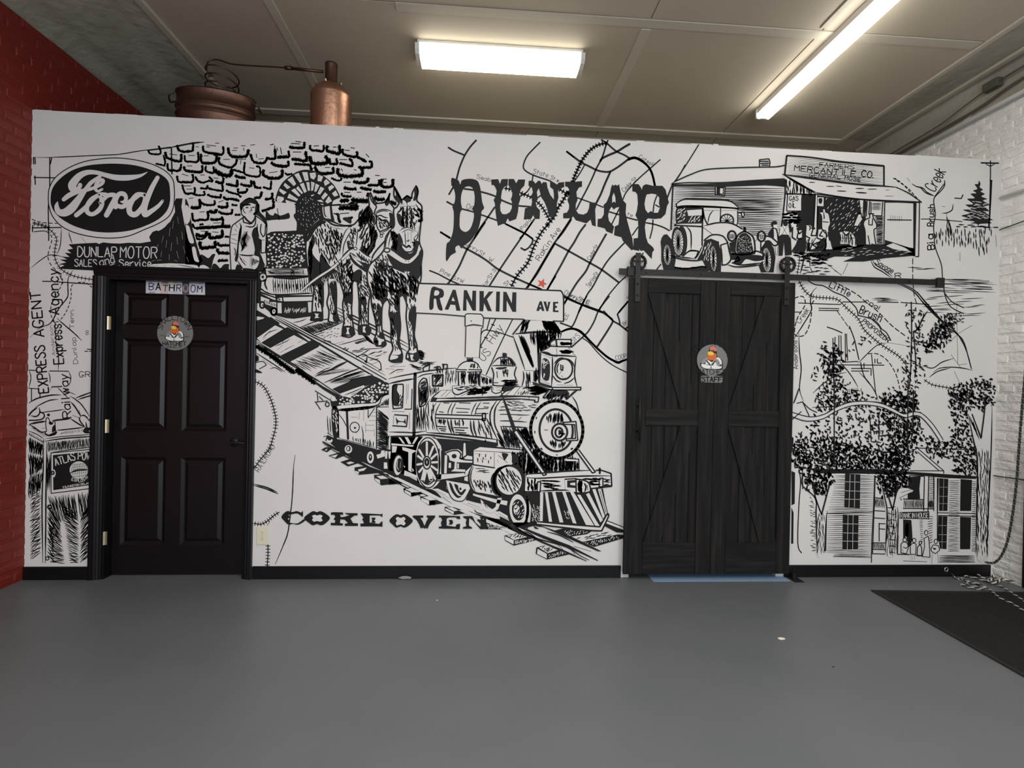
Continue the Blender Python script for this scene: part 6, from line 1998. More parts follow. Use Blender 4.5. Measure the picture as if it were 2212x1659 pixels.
bm = bmesh.new(); cyl(bm, (hd.x - .02 + 2.11, 0, hd.z), (hd.x - .02 + 2.11, -.008, hd.z), .032, 24); cyl(bm, (hd.x - .02 + 2.11, -.008, hd.z), (hd.x - .02 + 2.11, -.05, hd.z), .011, 16)
sweep(bm, smooth_path([(hd.x - .02 + 2.11, -.05, hd.z), (hd.x + .02 + 2.11, -.055, hd.z + .004), (hd.x + .085 + 2.11, -.048, hd.z - .002)]), .009, 10)
k_ = link('handle', bm, 'iron', door1, True); k_['label'] = 'black lever handle'
for v in (698, 920, 1161):
    z = onY(230, v, D + .02).z; bm = bmesh.new()
    cyl(bm, (DX0 + .016 + 2.11, D + .004 - YD, z - .045), (DX0 + .016 + 2.11, D + .004 - YD, z + .045), .008, 10)
    box(bm, DX0 + .018 + 2.11, DX0 + .034 + 2.11, D + .002 - YD, D + .008 - YD, z - .045, z + .045)
    k_ = link('hinge', bm, 'brass', door1); k_['label'] = 'pale metal hinge'
# bathroom interior seen through nothing: an added panel keeps light out of the doorway
bm = bmesh.new(); box(bm, DX0 - .05, DX1 + .05, D + PT + .02, D + PT + .05, 0, 2.3); link('wall_bathroom', bm, 'plaster', kind='structure')  # added unseen panel, blocks light at the doorway
# ---------------------------------------------------------------- sliding barn door
YB = 3.528
def bx(u, v=900): return onY(u, v, YB).x
def bz(v, u=1530): return onY(u, v, YB).z
door2 = empty('door_2', (1.65, YB, .05)); door2['kind'] = 'structure'
def plank(name, x0, x1, z0, z1, y0, y1, m='wood', bev=.003):
    bm = bmesh.new(); box(bm, x0 - 1.65, x1 - 1.65, y0 - YB, y1 - YB, z0 - .05, z1 - .05, bev); return link(name, bm, m, door2)
L0, L1, R0, R1 = 1.040, bx(1394), bx(1683), 2.262
c0, c1, c2 = bx(1508), bx(1541), bx(1573)
zt, ztr, zm1, zm0, zb, zb0 = 2.150, bz(636), bz(886), bz(921), bz(1173), .046
x = L0 + .004; i = 0
while x < R1 - .01:                                   # tongue and groove boards behind
    e = min(x + .093, R1 - .004); plank('plank', x, e - .002, zb0 + .004, zt - .004, YB + .014, YB + .030); x = e
plank('stile', L0, L1, zb0, zt, YB, YB + .0135); plank('stile', R0, R1, zb0, zt, YB, YB + .0135)
plank('stile', c0, c1 - .001, zb0, zt, YB, YB + .0135); plank('stile', c1 + .001, c2, zb0, zt, YB, YB + .0135)
for a, b in ((L1, c0), (c2, R0)):
    for z0, z1 in ((ztr, zt), (zm0, zm1), (zb0, zb)): plank('rail', a + .001, b - .001, z0, z1, YB + .0005, YB + .0135, 'woodh')
def brace(x0, x1, z0, z1, down):
    """diagonal board from corner to corner, cut to the opening"""
    wv = .125; a = wv
    P = [(x0, z1), (x0 + a, z1), (x1, z0 + .0), (x1, z0), (x1 - a, z0), (x0, z1)] if down else [(x0, z0), (x0 + a, z0), (x1, z1), (x1 - a, z1)]
    if down: P = [(x0, z1), (x0 + a, z1), (x1, z0), (x1 - a, z0)]
    bm = bmesh.new(); f = [bm.verts.new((p[0] - 1.65, .001, p[1] - .05)) for p in P]; g = [bm.verts.new((p[0] - 1.65, .0135, p[1] - .05)) for p in P]
    bm.faces.new(f); bm.faces.new(g[::-1])
    for k in range(4): bm.faces.new((f[k], f[(k + 1) % 4], g[(k + 1) % 4], g[k]))
    bmesh.ops.recalc_face_normals(bm, faces=bm.faces); link('brace', bm, 'wood', door2)
e_ = .001
brace(L1 + e_, c0 - e_, zm1 + e_, ztr - e_, True); brace(c2 + e_, R0 - e_, zm1 + e_, ztr - e_, False)
brace(L1 + e_, c0 - e_, zb + e_, zm0 - e_, False); brace(c2 + e_, R0 - e_, zb + e_, zm0 - e_, True)
# handle
bm = bmesh.new(); hx = bx(1378); za, zb_ = onY(1378, 858, YB - .04).z, onY(1378, 952, YB - .04).z
cyl(bm, (hx - 1.65, -.04, zb_ - .05), (hx - 1.65, -.04, za - .05), .008, 12)
for v in (876, 930):
    z = onY(1378, v, YB - .04).z; cyl(bm, (hx - 1.65, 0, z - .05), (hx - 1.65, -.04, z - .05), .007, 10); cyl(bm, (hx - 1.65, 0, z - .05), (hx - 1.65, -.005, z - .05), .016, 14)
k_ = link('pull_handle', bm, 'iron', door2, True); k_['label'] = 'round black iron pull bar'
# hangers: strap and spoked wheel
YR = D - .045                                         # rail centre plane
for us, ub, uw, vt, vb, vw in ((1379, 1379, 1379, 545, 651, 567), (1702.5, 1702.5, 1701, 553, 659, 572.5)):
    x = onY(us, 600, YB - .02).x; zt_, zb_ = onY(us, vt, YB - .02).z, onY(us, vb, YB - .02).z; wz = onY(uw, vw, YR).z; wx = onY(uw, vw, YR).x
    bm = bmesh.new(); box(bm, x - .019 - 1.65, x + .019 - 1.65, -.010, -.0045, zb_ - .05, zt_ - .05, .001)
    st = link('hanger_strap', bm, 'iron', door2)
    for zz in (zb_ + .045, zb_ + .125, wz):
        bm = bmesh.new(); cyl(bm, (x - 1.65, -.010, zz - .05), (x - 1.65, -.016, zz - .05), .009, 8); cyl(bm, (x - 1.65, -.016, zz - .05), (x - 1.65, -.020, zz - .05), .006, 8, .003); link('bolt', bm, 'iron', st)
    bm = bmesh.new(); r = .052
    sweep(bm, [(wx - 1.65 + r * math.cos(t), YR - YB - .012, wz - .05 + r * math.sin(t)) for t in [2 * math.pi * k / 32 for k in range(32)]], .0065, 8, True)
    sweep(bm, [(wx - 1.65 + r * math.cos(t), YR - YB + .008, wz - .05 + r * math.sin(t)) for t in [2 * math.pi * k / 32 for k in range(32)]], .0065, 8, True)
    lathe_r = [(wx - 1.65 + (r - .007) * math.cos(t), YR - YB - .002, wz - .05 + (r - .007) * math.sin(t)) for t in [2 * math.pi * k / 32 for k in range(32)]]
    sweep(bm, lathe_r, .006, 6, True)
    for k in range(5):
        t = 2 * math.pi * k / 5 + .3; cyl(bm, (wx - 1.65, YR - YB - .002, wz - .05), (wx - 1.65 + r * math.cos(t), YR - YB - .002, wz - .05 + r * math.sin(t)), .005, 6)
    cyl(bm, (wx - 1.65, -.006, wz - .05), (wx - 1.65, YR - YB + .014, wz - .05), .011, 12)
    link('hanger_wheel', bm, 'iron', door2)
# the rail on the wall
ra, rb = onY(1337, 590, YR), onY(2033, 606.5, YR); rz = (ra.z + rb.z) / 2
rail = tag(empty('door_track', (ra.x, YR, rz)), 'long black flat steel sliding door track bolted across the mural', 'track')
bm = bmesh.new(); box(bm, 0, rb.x - ra.x, -.003, .003, -.021, .021, .001); link('bar', bm, 'iron', rail)
for u in (1396, 1515, 1632, 1748, 1860, 1965):
    x = onY(u, 595, YR).x - ra.x; bm = bmesh.new(); cyl(bm, (x, -.003, 0), (x, -.009, 0), .009, 6); cyl(bm, (x, .003, 0), (x, D - YR - .0006, 0), .011, 12); link('rail_bolt', bm, 'iron', rail)
for u in (1362, 2030.5):
    x = onY(u, 600, YR).x - ra.x; bm = bmesh.new(); box(bm, x - .028, x + .028, -.014, .012, -.034, .034, .003); link('end_stop', bm, 'iron', rail)
# floor guide, and a strip coloured as the light under the door
bm = bmesh.new(); g0 = onZ(1706, 1250); box(bm, -.035, .035, -.05, .05, 0, .004, .001); cyl(bm, (.0, .02, .004), (.0, .02, .040), .014, 12); cyl(bm, (-.02, -.02, .004), (-.02, -.02, .012), .008, 8)
k_ = link('floor_guide', bm, 'iron'); k_.location = (2.315, 3.535, .0003); tag(k_, 'small black floor guide roller at the right foot of the barn door', 'door guide')
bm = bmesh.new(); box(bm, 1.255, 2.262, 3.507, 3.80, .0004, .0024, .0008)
tag(link('threshold_strip', bm, 'blue'), 'pale blue floor strip showing under the black barn door', 'strip')  # stands in for light under the door
bm = bmesh.new(); box(bm, BX0 - .1, BX1 + .1, D + PT + .25, D + PT + .28, 0, 2.4); link('wall_store', bm, 'plaster', kind='structure')
# ================================================================ printed and painted work
PY = D
def flat(groups, parent_of, y0, step, clip=None, org=(0, 0, 0), sub=None):
    """groups: Paint.ops; every change of colour sits one coat of paint (a few hundredths of a millimetre) further out"""
    ops = sorted(groups, key=lambda a: (a[0], a[1])); z = y0; last = None; data = {}
    for lay, n, name, col, polys in ops:
        if col != last: z -= step; last = col
        d = data.setdefault(name, ([], [], []))
        V, Fc, Mi = d
        for p in polys:
            if p and p[0] == 'st':
                p = p[1]
                if col not in ('k', 'black'): z -= 3e-6       # overlapping dabs of one brush stroke
            if p and p[0] == 'holes':
                loops = [[Vector((a[0], a[1], 0)) for a in l] for l in p[1]]; flatv = [v for l in loops for v in l]; tri = tessellate_polygon(loops)
                b = len(V); V.extend([tuple(onY(v.x, v.y, z)) for v in flatv]); fs = [tuple(b + k for k in t) for t in tri]
            elif len(p) > 4:
                tri = tessellate_polygon([[Vector((a[0], a[1], 0)) for a in p]]); b = len(V); V.extend([tuple(onY(a[0], a[1], z)) for a in p]); fs = [tuple(b + k for k in t) for t in tri]
            elif len(p) >= 3: b = len(V); V.extend([tuple(onY(a[0], a[1], z)) for a in p]); fs = [tuple(range(b, b + len(p)))]
            else: continue
            for f_ in fs:
                if clip and not clip([V[k] for k in f_]): continue
                Fc.append(f_); Mi.append(col)
    out = {}
    for name, (V, Fc, Mi) in data.items():
        if not Fc: continue
        me = bpy.data.meshes.new(name); pr = parent_of(name); off = Vector(org)
        me.from_pydata([tuple(Vector(v) - off) for v in V], [], Fc); cs = sorted(set(Mi)); 
        for c_ in cs: me.materials.append(M[COL.get(c_, c_)])
        me.polygons.foreach_set('material_index', [cs.index(c_) for c_ in Mi]); me.update()
        # face the room
        bmn = bmesh.new(); bmn.from_mesh(me)
        for f_ in bmn.faces:
            if f_.normal.y > 0: f_.normal_flip()
        bmesh.ops.delete(bmn, geom=[v for v in bmn.verts if not v.link_faces], context='VERTS'); bmn.to_mesh(me); bmn.free()
        ob = bpy.data.objects.new(name, me); C.objects.link(ob)
        if pr: ob.parent = pr
        out[name] = ob
    return out
COL = {'k': 'black', 'w': 'white', 'r': 'red'}
def clip_wall(vs):
    x = sum(v[0] for v in vs) / len(vs); z = sum(v[2] for v in vs) / len(vs)
    if x < XL + .006 or x > XR - .012 or z > 3.138 or z < .086: return False
    if min(v[0] for v in vs) < XL + .002 or max(v[0] for v in vs) > XR - .004: return False
    return not (DX0 - .03 < x < DX1 + .01 and z < DZ + .02)
P = Paint(7)
for src in MURAL: P.run(src)
obs = flat(P.ops, lambda n: wall_back, D - .0002, .00002, clip_wall)
for n, lab in P.names:
    if n in obs: obs[n]['label'] = lab
# ---------------------------------------------------------------- signs
def sign_print(src, y, parent, base, names):
    q = Paint(9); q.name = 'print'; q.run(src)
    return flat(q.ops, lambda n: parent, y, .00006, None, base)
def disc_sign(name, cx, cy, r, y, label, big, org, src):
    c = onY(cx, cy, y); rr = (onY(cx + r, cy, y) - c).length
    t = tag(empty(name, c), label, 'sign'); bm = bmesh.new(); cyl(bm, (0, .005, 0), (0, 0, 0), rr, 64); link('disc', bm, 'grey', t)
    sign_print(src, y - .0002, t, c, None); return t
ROOSTER = """
@ black
q 230,690 250,650 300,620 310,560 325,525 355,520 380,540 385,600 400,630 430,650 440,700 430,735 380,738 330,728 290,738 240,715
@ pwhite
q 240,690 280,690 320,700 335,725 290,730 250,715
q 325,720 345,700 400,700 425,690 425,725 380,733 335,728
q 380,630 410,635 428,665 425,705 390,700
q 300,650 340,670 380,640 395,690 340,700 280,690
@ lgrey
q 240,665 270,635 298,625 300,655 270,680 245,685
q 385,640 410,670 415,700 395,705 370,665
@ brown
p 283,660 292,652 330,695 318,702
p 380,655 370,650 330,692 345,702
@ orange
q 300,600 330,590 375,590 382,620 375,645 340,655 300,640
@ salmon
q 318,555 325,530 350,522 378,540 380,570 350,560 325,565
@ brown
q 318,560 345,562 372,568 365,582 330,580
@ yellow
q 300,580 325,570 350,580 355,600 330,608 305,600
"""
S1 = "o 310 590 5.0125\n@ black\ny 200,612 222,560 262,525 300,508 342,505 50 1.3 SMALL\ny 352,512 400,520 440,548 470,590 478,612 50 1.3 TOWN\n" + ROOSTER + "@ black\ny 208,782 458,782 38 1.5 HATCHET\ny 252,808 408,808 16 .55 DUNLAP. TN\ny 186,682 226,682 11 .4 EST.\ny 448,694 496,694 11 .4 2020\n"
disc_sign('round_sign', 378.3, 719.5, 38.7, YD - .007, 'round grey rooster sign hung on the dark six panel bathroom door', True, None, S1)
sc = 5.0125 * 33.0 / 38.7
ox, oy = 1538.7 - 342 / sc, 777.6 - 650 / sc
S2 = "o %f %f %f\n@ black\ny 200,612 222,560 262,525 300,508 342,505 50 1.2 SMALL\ny 352,512 400,520 440,548 470,590 478,612 50 1.2 TOWN\n" % (ox, oy, sc) + ROOSTER + "@ black\ny 208,782 458,782 44 1.3 HATCHET\n"
disc_sign('round_sign', 1538.7, 778, 33, YB - .007, 'round grey rooster sign in the middle of the black barn door', True, None, S2)
a, b = onY(1514.5, 811.3, YB - .006), onY(1560.5, 827, YB - .006)
t = tag(empty('staff_sign', ((a.x + b.x) / 2, YB - .006, (a.z + b.z) / 2)), 'small grey plate reading STAFF below the round barn door sign', 'sign')
bm = bmesh.new(); vs = box(bm, -(b.x - a.x) / 2, (b.x - a.x) / 2, -.0005, .004, -(a.z - b.z) / 2, (a.z - b.z) / 2)
bmesh.ops.bevel(bm, geom=[e for e in bm.edges if abs(e.verts[0].co.y - e.verts[1].co.y) > .003], offset=.006, segments=4, affect='EDGES'); link('plate', bm, 'grey', t)
sign_print("o 1490 730 8.65\n@ black\ny 228,818 592,818 86 2.2 STAFF\n", YB - .0068, t, t.location, None)
# licence plate letters
ya = YD - .006
t = tag(empty('bathroom_sign', onY(378, 620, ya)), 'sign of cut licence plates spelling BATHROOM at the top of the bathroom door', 'sign')
pc = [(28, 118, 'plwhite'), (122, 190, 'plwhite'), (194, 262, 'plpink'), (266, 338, 'plwhite'), (342, 418, 'plwhite'), (422, 494, 'plblue'), (497, 572, 'plwhite'), (575, 664, 'plwhite')]
bm = bmesh.new(); p0, p1, p2, p3 = [onY(310 + u / 5.0125, 590 + v / 5.0125, ya) - t.location for u, v in ((26, 66), (664, 86), (668, 238), (22, 218))]
f1 = [bm.verts.new(p) for p in (p0, p1, p2, p3)]; f2 = [bm.verts.new(p + Vector((0, .004, 0))) for p in (p0, p1, p2, p3)]
bm.faces.new(f1); bm.faces.new(f2[::-1])
for k in range(4): bm.faces.new((f1[k], f1[(k + 1) % 4], f2[(k + 1) % 4], f2[k]))
bmesh.ops.recalc_face_normals(bm, faces=bm.faces); link('backing', bm, 'lgrey', t)
for u0, u1, cc in pc:
    bm = bmesh.new(); y_ = .0011
    P4 = [onY(310 + u / 5.0125, 590 + v / 5.0125, ya) - t.location for u, v in ((u0, 69 + u0 * .03), (u1, 69 + u1 * .03), (u1, 216 + u1 * .028), (u0, 216 + u0 * .028))]
    f1 = [bm.verts.new(p + Vector((0, -y_, 0))) for p in P4]; f2 = [bm.verts.new(p) for p in P4]; bm.faces.new(f1)
    for k in range(4): bm.faces.new((f1[k], f1[(k + 1) % 4], f2[(k + 1) % 4], f2[k]))
    bmesh.ops.recalc_face_normals(bm, faces=bm.faces); link('plate_piece', bm, cc, t)
SP = """o 310 590 5.0125
@ navy
t 60,180 106,180 72 2.0 B
@ black
t 134,182 182,184 76 2.6 A
@ brown
t 208,196 260,200 66 1.9 T
@ black
t 280,192 330,194 70 2.4 H
@ navy
t 358,196 402,198 72 2.0 R
@ yellow
t 432,198 478,200 70 2.6 O
@ navy
t 432,198 478,200 70 1.2 O
t 512,202 558,204 72 2.0 O
t 584,206 632,208 66 2.2 M
@ brown
t 200,110 270,112 16 .7 ILLINOIS
@ spatter
s .7 180,96 240,100;590,104 640,106
t 588,116 640,118 12 .8 123
@ yellow
s 2.2 262,102 300,96 340,106 380,100;510,218 540,222
@ navy
p 60,205 118,208 118,214 60,211
s 1.2 340,106 380,98 430,108;500,112 540,118;352,212 402,214;276,204 338,206
@ plpink
s 1.4 34,110 40,160 36,200;650,140 655,200
"""
sign_print(SP, ya - .0014, t, t.location, None)
# ---------------------------------------------------------------- outlet
oc = onY(567.5, 1157, D); ow, oh = .040, .062
t = tag(empty('wall_outlet', (oc.x, D - .0065, oc.z)), 'ivory double power outlet low on the white mural wall', 'outlet')
bm = bmesh.new(); box(bm, -ow, ow, 0, .0058, -oh, oh, .002); link('cover_plate', bm, 'ivory', t)
for s_ in (-1, 1):
    bm = bmesh.new(); cyl(bm, (0, .001, s_ * .020), (0, -.0015, s_ * .020), .016, 24); r_ = link('socket', bm, 'ivory', t)
    bm = bmesh.new()
    for x in (-.006, .006): box(bm, x - .001, x + .001, -.0018, -.0014, s_ * .020 + .001, s_ * .020 + .009)
    cyl(bm, (0, -.0014, s_ * .020 - .007), (0, -.0018, s_ * .020 - .007), .0025, 8); link('slot', bm, 'black', r_)
bm = bmesh.new(); cyl(bm, (0, .0, 0), (0, -.001, 0), .003, 10); link('screw', bm, 'steel', t)
# ---------------------------------------------------------------- ceiling lights
wl = tag(empty('ceiling_light', (.105, 3.785, ZC - .0105)), 'short wide fluorescent ceiling light with ribbed diffuser, above the partition', 'light', None)
bm = bmesh.new(); box(bm, -.60, .60, -.115, .115, -.030, 0, .003); link('housing', bm, 'enamel', wl)
bm = bmesh.new(); prof = [(-.118, -.028), (-.112, -.070), (-.09, -.090), (-.03, -.098), (.03, -.098), (.09, -.090), (.112, -.070), (.118, -.028)]
n = 60; g = []
for y, z in prof: g.append([bm.verts.new((-.585 + 1.17 * k / n, y, z + (.0012 if k % 2 else 0))) for k in range(n + 1)])
for A, B in zip(g, g[1:]):
    for k in range(n): bm.faces.new((A[k], A[k + 1], B[k + 1], B[k]))
link('diffuser', bm, 'lens', wl)
for x0, x1 in ((-.615, -.585), (.585, .615)):
    bm = bmesh.new(); A = [bm.verts.new((x0, y * 1.03, z * 1.03)) for y, z in prof]; B = [bm.verts.new((x1, y * 1.03, z * 1.03)) for y, z in prof]
    bm.faces.new(A); bm.faces.new(B[::-1])
    for k in range(len(A)): bm.faces.new((A[k], A[(k + 1) % len(A)], B[(k + 1) % len(A)], B[k]))
    bmesh.ops.recalc_face_normals(bm, faces=bm.faces); link('end_cap', bm, 'enamel', wl)
sl = tag(empty('ceiling_light', (2.425, 3.10, ZC - .0105)), 'long bare twin tube fluorescent strip light running towards the room front', 'light')
bm = bmesh.new(); box(bm, -.055, .055, -1.22, 1.22, -.052, 0, .004); link('housing', bm, 'enamel', sl)
for x in (-.040, .040):
    bm = bmesh.new(); cyl(bm, (x, -1.19, -.078), (x, 1.19, -.078), .019, 16); link('tube', bm, 'tube', sl, True)
for y in (-1.205, 1.205):
    bm = bmesh.new(); box(bm, -.062, .062, y - .012, y + .012, -.088, -.01, .003); link('lamp_holder', bm, 'enamel', sl)
# ---------------------------------------------------------------- copper still on top
YS = 3.86; b0 = onY(672, 250, YS); b1 = onY(758, 262, YS); cxs = (b0.x + b1.x) / 2; rs = (b1.x - b0.x) / 2
zs = onY(715, 212, YS).z; ztop = onY(712, 139, YS).z
still = tag(empty('pot_still', (cxs, YS, 2.972)), 'tarnished copper pot still standing on the loft above the bathroom door', 'still')
zz = lambda z: z - 2.972
bm = bmesh.new(); hh = zz(zs)
lathe(bm, [(0, 0), (rs * .97, 0), (rs, .01), (rs * 1.0, hh - .02), (rs * 1.015, hh - .01), (rs * 1.015, hh), (rs * .96, hh + .02), (rs * .80, hh + .055), (rs * .60, hh + .08), (rs * .42, hh + .095)], (0, 0, 0), 48)
link('boiler', bm, 'copper', still, True)
rn = .043; ztp = zz(ztop)
bm = bmesh.new(); lathe(bm, [(rn * 1.15, hh + .085), (rn * 1.05, hh + .10), (rn, hh + .11), (rn * 1.03, ztp - .015), (rn * 1.08, ztp - .01), (rn * 1.05, ztp), (0, ztp + .004)], (-.005, 0, 0), 28)
link('neck', bm, 'copd', still, True)
for k in range(6):
    bm = bmesh.new(); t_ = 2 * math.pi * k / 6 + .4; cyl(bm, (rs * .72 * math.cos(t_), rs * .72 * math.sin(t_), hh + .066), (rs * .76 * math.cos(t_), rs * .76 * math.sin(t_), hh + .080), .008, 8); link('rivet', bm, 'copper', still)
YT = 4.02; YA = 3.88
pa = [onY(698, 155, YS) - still.location, onY(625, 147, YS) - still.location]
bm = bmesh.new(); cyl(bm, pa[0], pa[1], .0105, 12); cyl(bm, pa[1] + Vector((.015, 0, 0)), pa[1] - Vector((.03, 0, 0)), .014, 12)
c_ = [pa[1]] + [onY(u, v, YS + dy) - still.location for u, v, dy in ((600, 145, .02), (545, 142, .08), (500, 138, .12), (470, 129, .15), (450, 133, .15), (447, 150, .13), (452, 165, .15))]
sweep(bm, smooth_path(c_), .0055, 8); link('vapour_pipe', bm, 'copd', still, True)
bm = bmesh.new(); cc = onY(480, 180, YT) - still.location; coil = []
for k in range(0, 130):
    t_ = k / 128 * 2 * math.pi * 5; rr_ = .115; coil.append((cc.x + rr_ * math.cos(t_ + 2.6), cc.y + rr_ * math.sin(t_ + 2.6) * .9, cc.z + .085 - .06 * t_ / 6.283 + .012 * math.sin(t_)))
sweep(bm, [c_[-1]] + coil, .0052, 8); link('worm_coil', bm, 'copd', still, True)
# oval copper tub
t0, t1 = onY(378, 215, YT), onY(556, 235, YT); tx = (t0.x + t1.x) / 2; ta = (t1.x - t0.x) / 2 * .90; tz = onY(470, 211, YT).z
tub = tag(empty('wash_tub', (tx, YT, 2.972)), 'oval ribbed copper tub holding the pipe coil, left of the still', 'tub')
hz = zz(tz); bm = bmesh.new(); sy = .5
pf = [(0, 0), (ta * .94, 0), (ta * .96, .01)]
for f_ in (.30, .70, .80):
    pf += [(ta * (.965 + .03 * f_), hz * f_ - .014), (ta * (.965 + .03 * f_) + .008, hz * f_ - .006), (ta * (.965 + .03 * f_), hz * f_), (ta * (.965 + .03 * f_) + .008, hz * f_ + .006), (ta * (.965 + .03 * f_), hz * f_ + .014)]
pf += [(ta * .99, hz - .012), (ta * 1.02, hz - .006), (ta * 1.02, hz + .004), (ta * .985, hz), (ta * .97, hz - .06), (ta * .90, hz * .35), (0, hz * .34)]
lathe(bm, pf, (0, 0, 0), 56, 1, sy); link('tub', bm, 'copd', tub, True); tub.rotation_euler.z = math.radians(9)
for s_ in (-1, 1):
    bm = bmesh.new(); sweep(bm, smooth_path([(s_ * ta * .99, -.05, hz - .03), (s_ * (ta + .03), -.045, hz - .05), (s_ * (ta + .04), 0, hz - .075), (s_ * (ta + .03), .045, hz - .05), (s_ * ta * .99, .05, hz - .03)]), .006, 8); link('tub_handle', bm, 'copd', tub, True)
# ---------------------------------------------------------------- conduit and cables on the right wall
def path_on_x(pts, x): return [onX(u, v, x) for u, v in pts]
bm = bmesh.new(); sweep(bm, [(3.860, -3.5, 3.562), (3.860, 1.5, 3.562), (3.860, 3.2, 3.560), (3.860, 4.9, 3.550)], .017, 12)
tag(link('conduit', bm, 'pipe', smooth=True), 'white painted conduit pipe running along the top of the white brick wall', 'pipe')
def cable(pts, r, label, m='cable'):
    bm = bmesh.new(); sweep(bm, smooth_path(pts), r, 8); return tag(link('cable', bm, m, smooth=True), label, 'cable')
cable([(3.862, 1.6, 3.69), (3.862, 2.6, 3.685), (3.864, 3.25, 3.668), (3.866, 3.5, 3.655), (3.868, 3.75, 3.62), (3.87, 4.1, 3.612), (3.87, 4.9, 3.605)], .010, 'thick sagging dark cable just above the white conduit')
cable([(3.850, 1.6, 3.765), (3.852, 2.7, 3.76), (3.856, 3.3, 3.745), (3.858, 3.6, 3.735)], .007, 'thin upper cable running to the junction box in the right cove')
cable([(3.858, 3.68, 3.725), (3.862, 3.9, 3.69), (3.864, 4.1, 3.655), (3.866, 4.5, 3.645), (3.868, 4.9, 3.632)], .005, 'thin cable dropping from the junction box towards the far end')
bm = bmesh.new(); box(bm, 3.83, 3.885, 3.58, 3.70, 3.70, 3.765, .006); tag(link('junction_box', bm, 'cable'), 'dull square junction box on the plaster cove at top right', 'box')
q0 = onX(2159, 428, 3.885); bm = bmesh.new(); cyl(bm, (3.885, 3.58, q0.z), (3.885, 1.8, q0.z - .03), .011, 10)
tag(link('conduit', bm, 'pipe', smooth=True), 'short white pipe on the brick wall ending at the fir tree painting', 'pipe')
cable([(3.884, 3.585, onX(2160, 497, 3.89).z), (3.884, 3.0, onX(2212, 480, 3.89).z), (3.884, 2.6, 2.33)], .004, 'thin cable level with the painted fir tree on the white brick', 'roped')  # thin dark line along the brick
cable([(3.884, 3.585, onX(2146, 1027, 3.89).z), (3.884, 3.0, onX(2212, 1036, 3.89).z), (3.884, 1.8, .70)], .004, 'thin cable low on the white brick wall', 'roped')  # a second dark line, lower down
# ---------------------------------------------------------------- ropes and chain in the corner
def rope(name, pts, r, label, cat, ma='ropew', mb='roped', pitch=.055):
    pts = smooth_path(pts, 10); t = tag(empty(name, pts[0]), label, cat); o_ = Vector(pts[0]); L = [0]
    for a, b in zip(pts, pts[1:]): L.append(L[-1] + (b - a).length)
    n = max(8, int(L[-1] / .006)); S_ = []; j = 0
    for k in range(n + 1):
        s = L[-1] * k / n
        while j < len(L) - 2 and s > L[j + 1]: j += 1
        u = (s - L[j]) / max(1e-6, L[j + 1] - L[j]); S_.append((pts[j].lerp(pts[j + 1], u), (pts[j + 1] - pts[j]).normalized(), s))
    for ph, m in ((0, ma), (math.pi, mb)):
        bm = bmesh.new(); q = []
        for p, d, s in S_:
            u = Vector((0, 0, 1)) if abs(d.z) < .9 else Vector((1, 0, 0)); a = d.cross(u).normalized(); b = a.cross(d); th = 2 * math.pi * s / pitch + ph
            q.append(p - o_ + (a * math.cos(th) + b * math.sin(th)) * r * .55)
        sweep(bm, q, r * .6, 5); k_ = link('strand', bm, m, t, True); k_['label'] = 'pale strand' if m == ma else 'dark strand'
    return t
def fl(u, v, z=.012): return onZ(u, v, z)
rope('rope', [fl(2078, 1248), fl(2092, 1256), fl(2112, 1262), fl(2135, 1272), fl(2160, 1292), fl(2185, 1303), fl(2215, 1322)], .0065, 'black and white twisted rope trailing along the floor, lower of two', 'rope')
rope('rope', [fl(2082, 1244, .012), fl(2098, 1246, .012), fl(2120, 1252, .014), fl(2142, 1258, .014), fl(2165, 1268, .014), fl(2190, 1284), fl(2215, 1300)], .0065, 'black and white twisted rope trailing along the floor, upper of two', 'rope')
rope('rope', [fl(2076, 1262), fl(2100, 1270), fl(2128, 1272), fl(2110, 1260, .02), fl(2086, 1258, .02), fl(2100, 1266, .02), fl(2130, 1270, .03)], .006, 'tangled loops of twisted rope beside the end of the baseboard', 'rope')
rope('rope', [fl(2086, 1238, .02), fl(2096, 1234, .02), fl(2108, 1238, .02), fl(2125, 1249, .02), fl(2150, 1250, .02), fl(2180, 1257, .015)], .007, 'grey weathered rope curling along the foot of the white brick wall', 'rope', 'dust', 'roped')
rope('rope', [(3.80, 3.50, .055), (3.77, 3.47, .03), (3.70, 3.44, .02), (3.74, 3.42, .02), (3.82, 3.45, .03), (3.86, 3.40, .03)], .008, 'short grey rope heap in the corner by the baseboard', 'rope', 'dust', 'roped')
def hang(u, v, y): return onY(u, v, y)
rope('hanging_rope', [hang(2216, 790, 3.36), hang(2208, 880, 3.37), hang(2201, 970, 3.38), hang(2195, 1050, 3.385), hang(2186, 1120, 3.39), hang(2176, 1170, 3.40), hang(2162, 1202, 3.43), hang(2146, 1216, 3.46), hang(2128, 1214, 3.50)], .0085, 'dark grey rope hanging in a curve down the right brick wall', 'rope', 'cable', 'roped', .04)
ch = tag(empty('chain', fl(2045, 1236)), 'bright steel chain links lying at the baseboard near the mat', 'chain')
cpts = [(2041, 1233), (2052, 1240), (2061, 1246), (2070, 1250), (2079, 1253)]
for k in range(4):
    a, b = fl(*cpts[k], .012), fl(*cpts[k + 1], .012); d = (b - a); c_ = (a + b) / 2 - ch.location; L_ = d.length * .62; d.normalize(); s_ = Vector((-d.y, d.x, 0)) if k % 2 == 0 else Vector((0, 0, 1)); bm = bmesh.new()
    sweep(bm, [c_ + d * L_ * math.cos(t_) + s_ * .010 * math.sin(t_) for t_ in [2 * math.pi * q / 18 for q in range(18)]], .0026, 6, True); link('chain_link', bm, 'steel', ch, True)
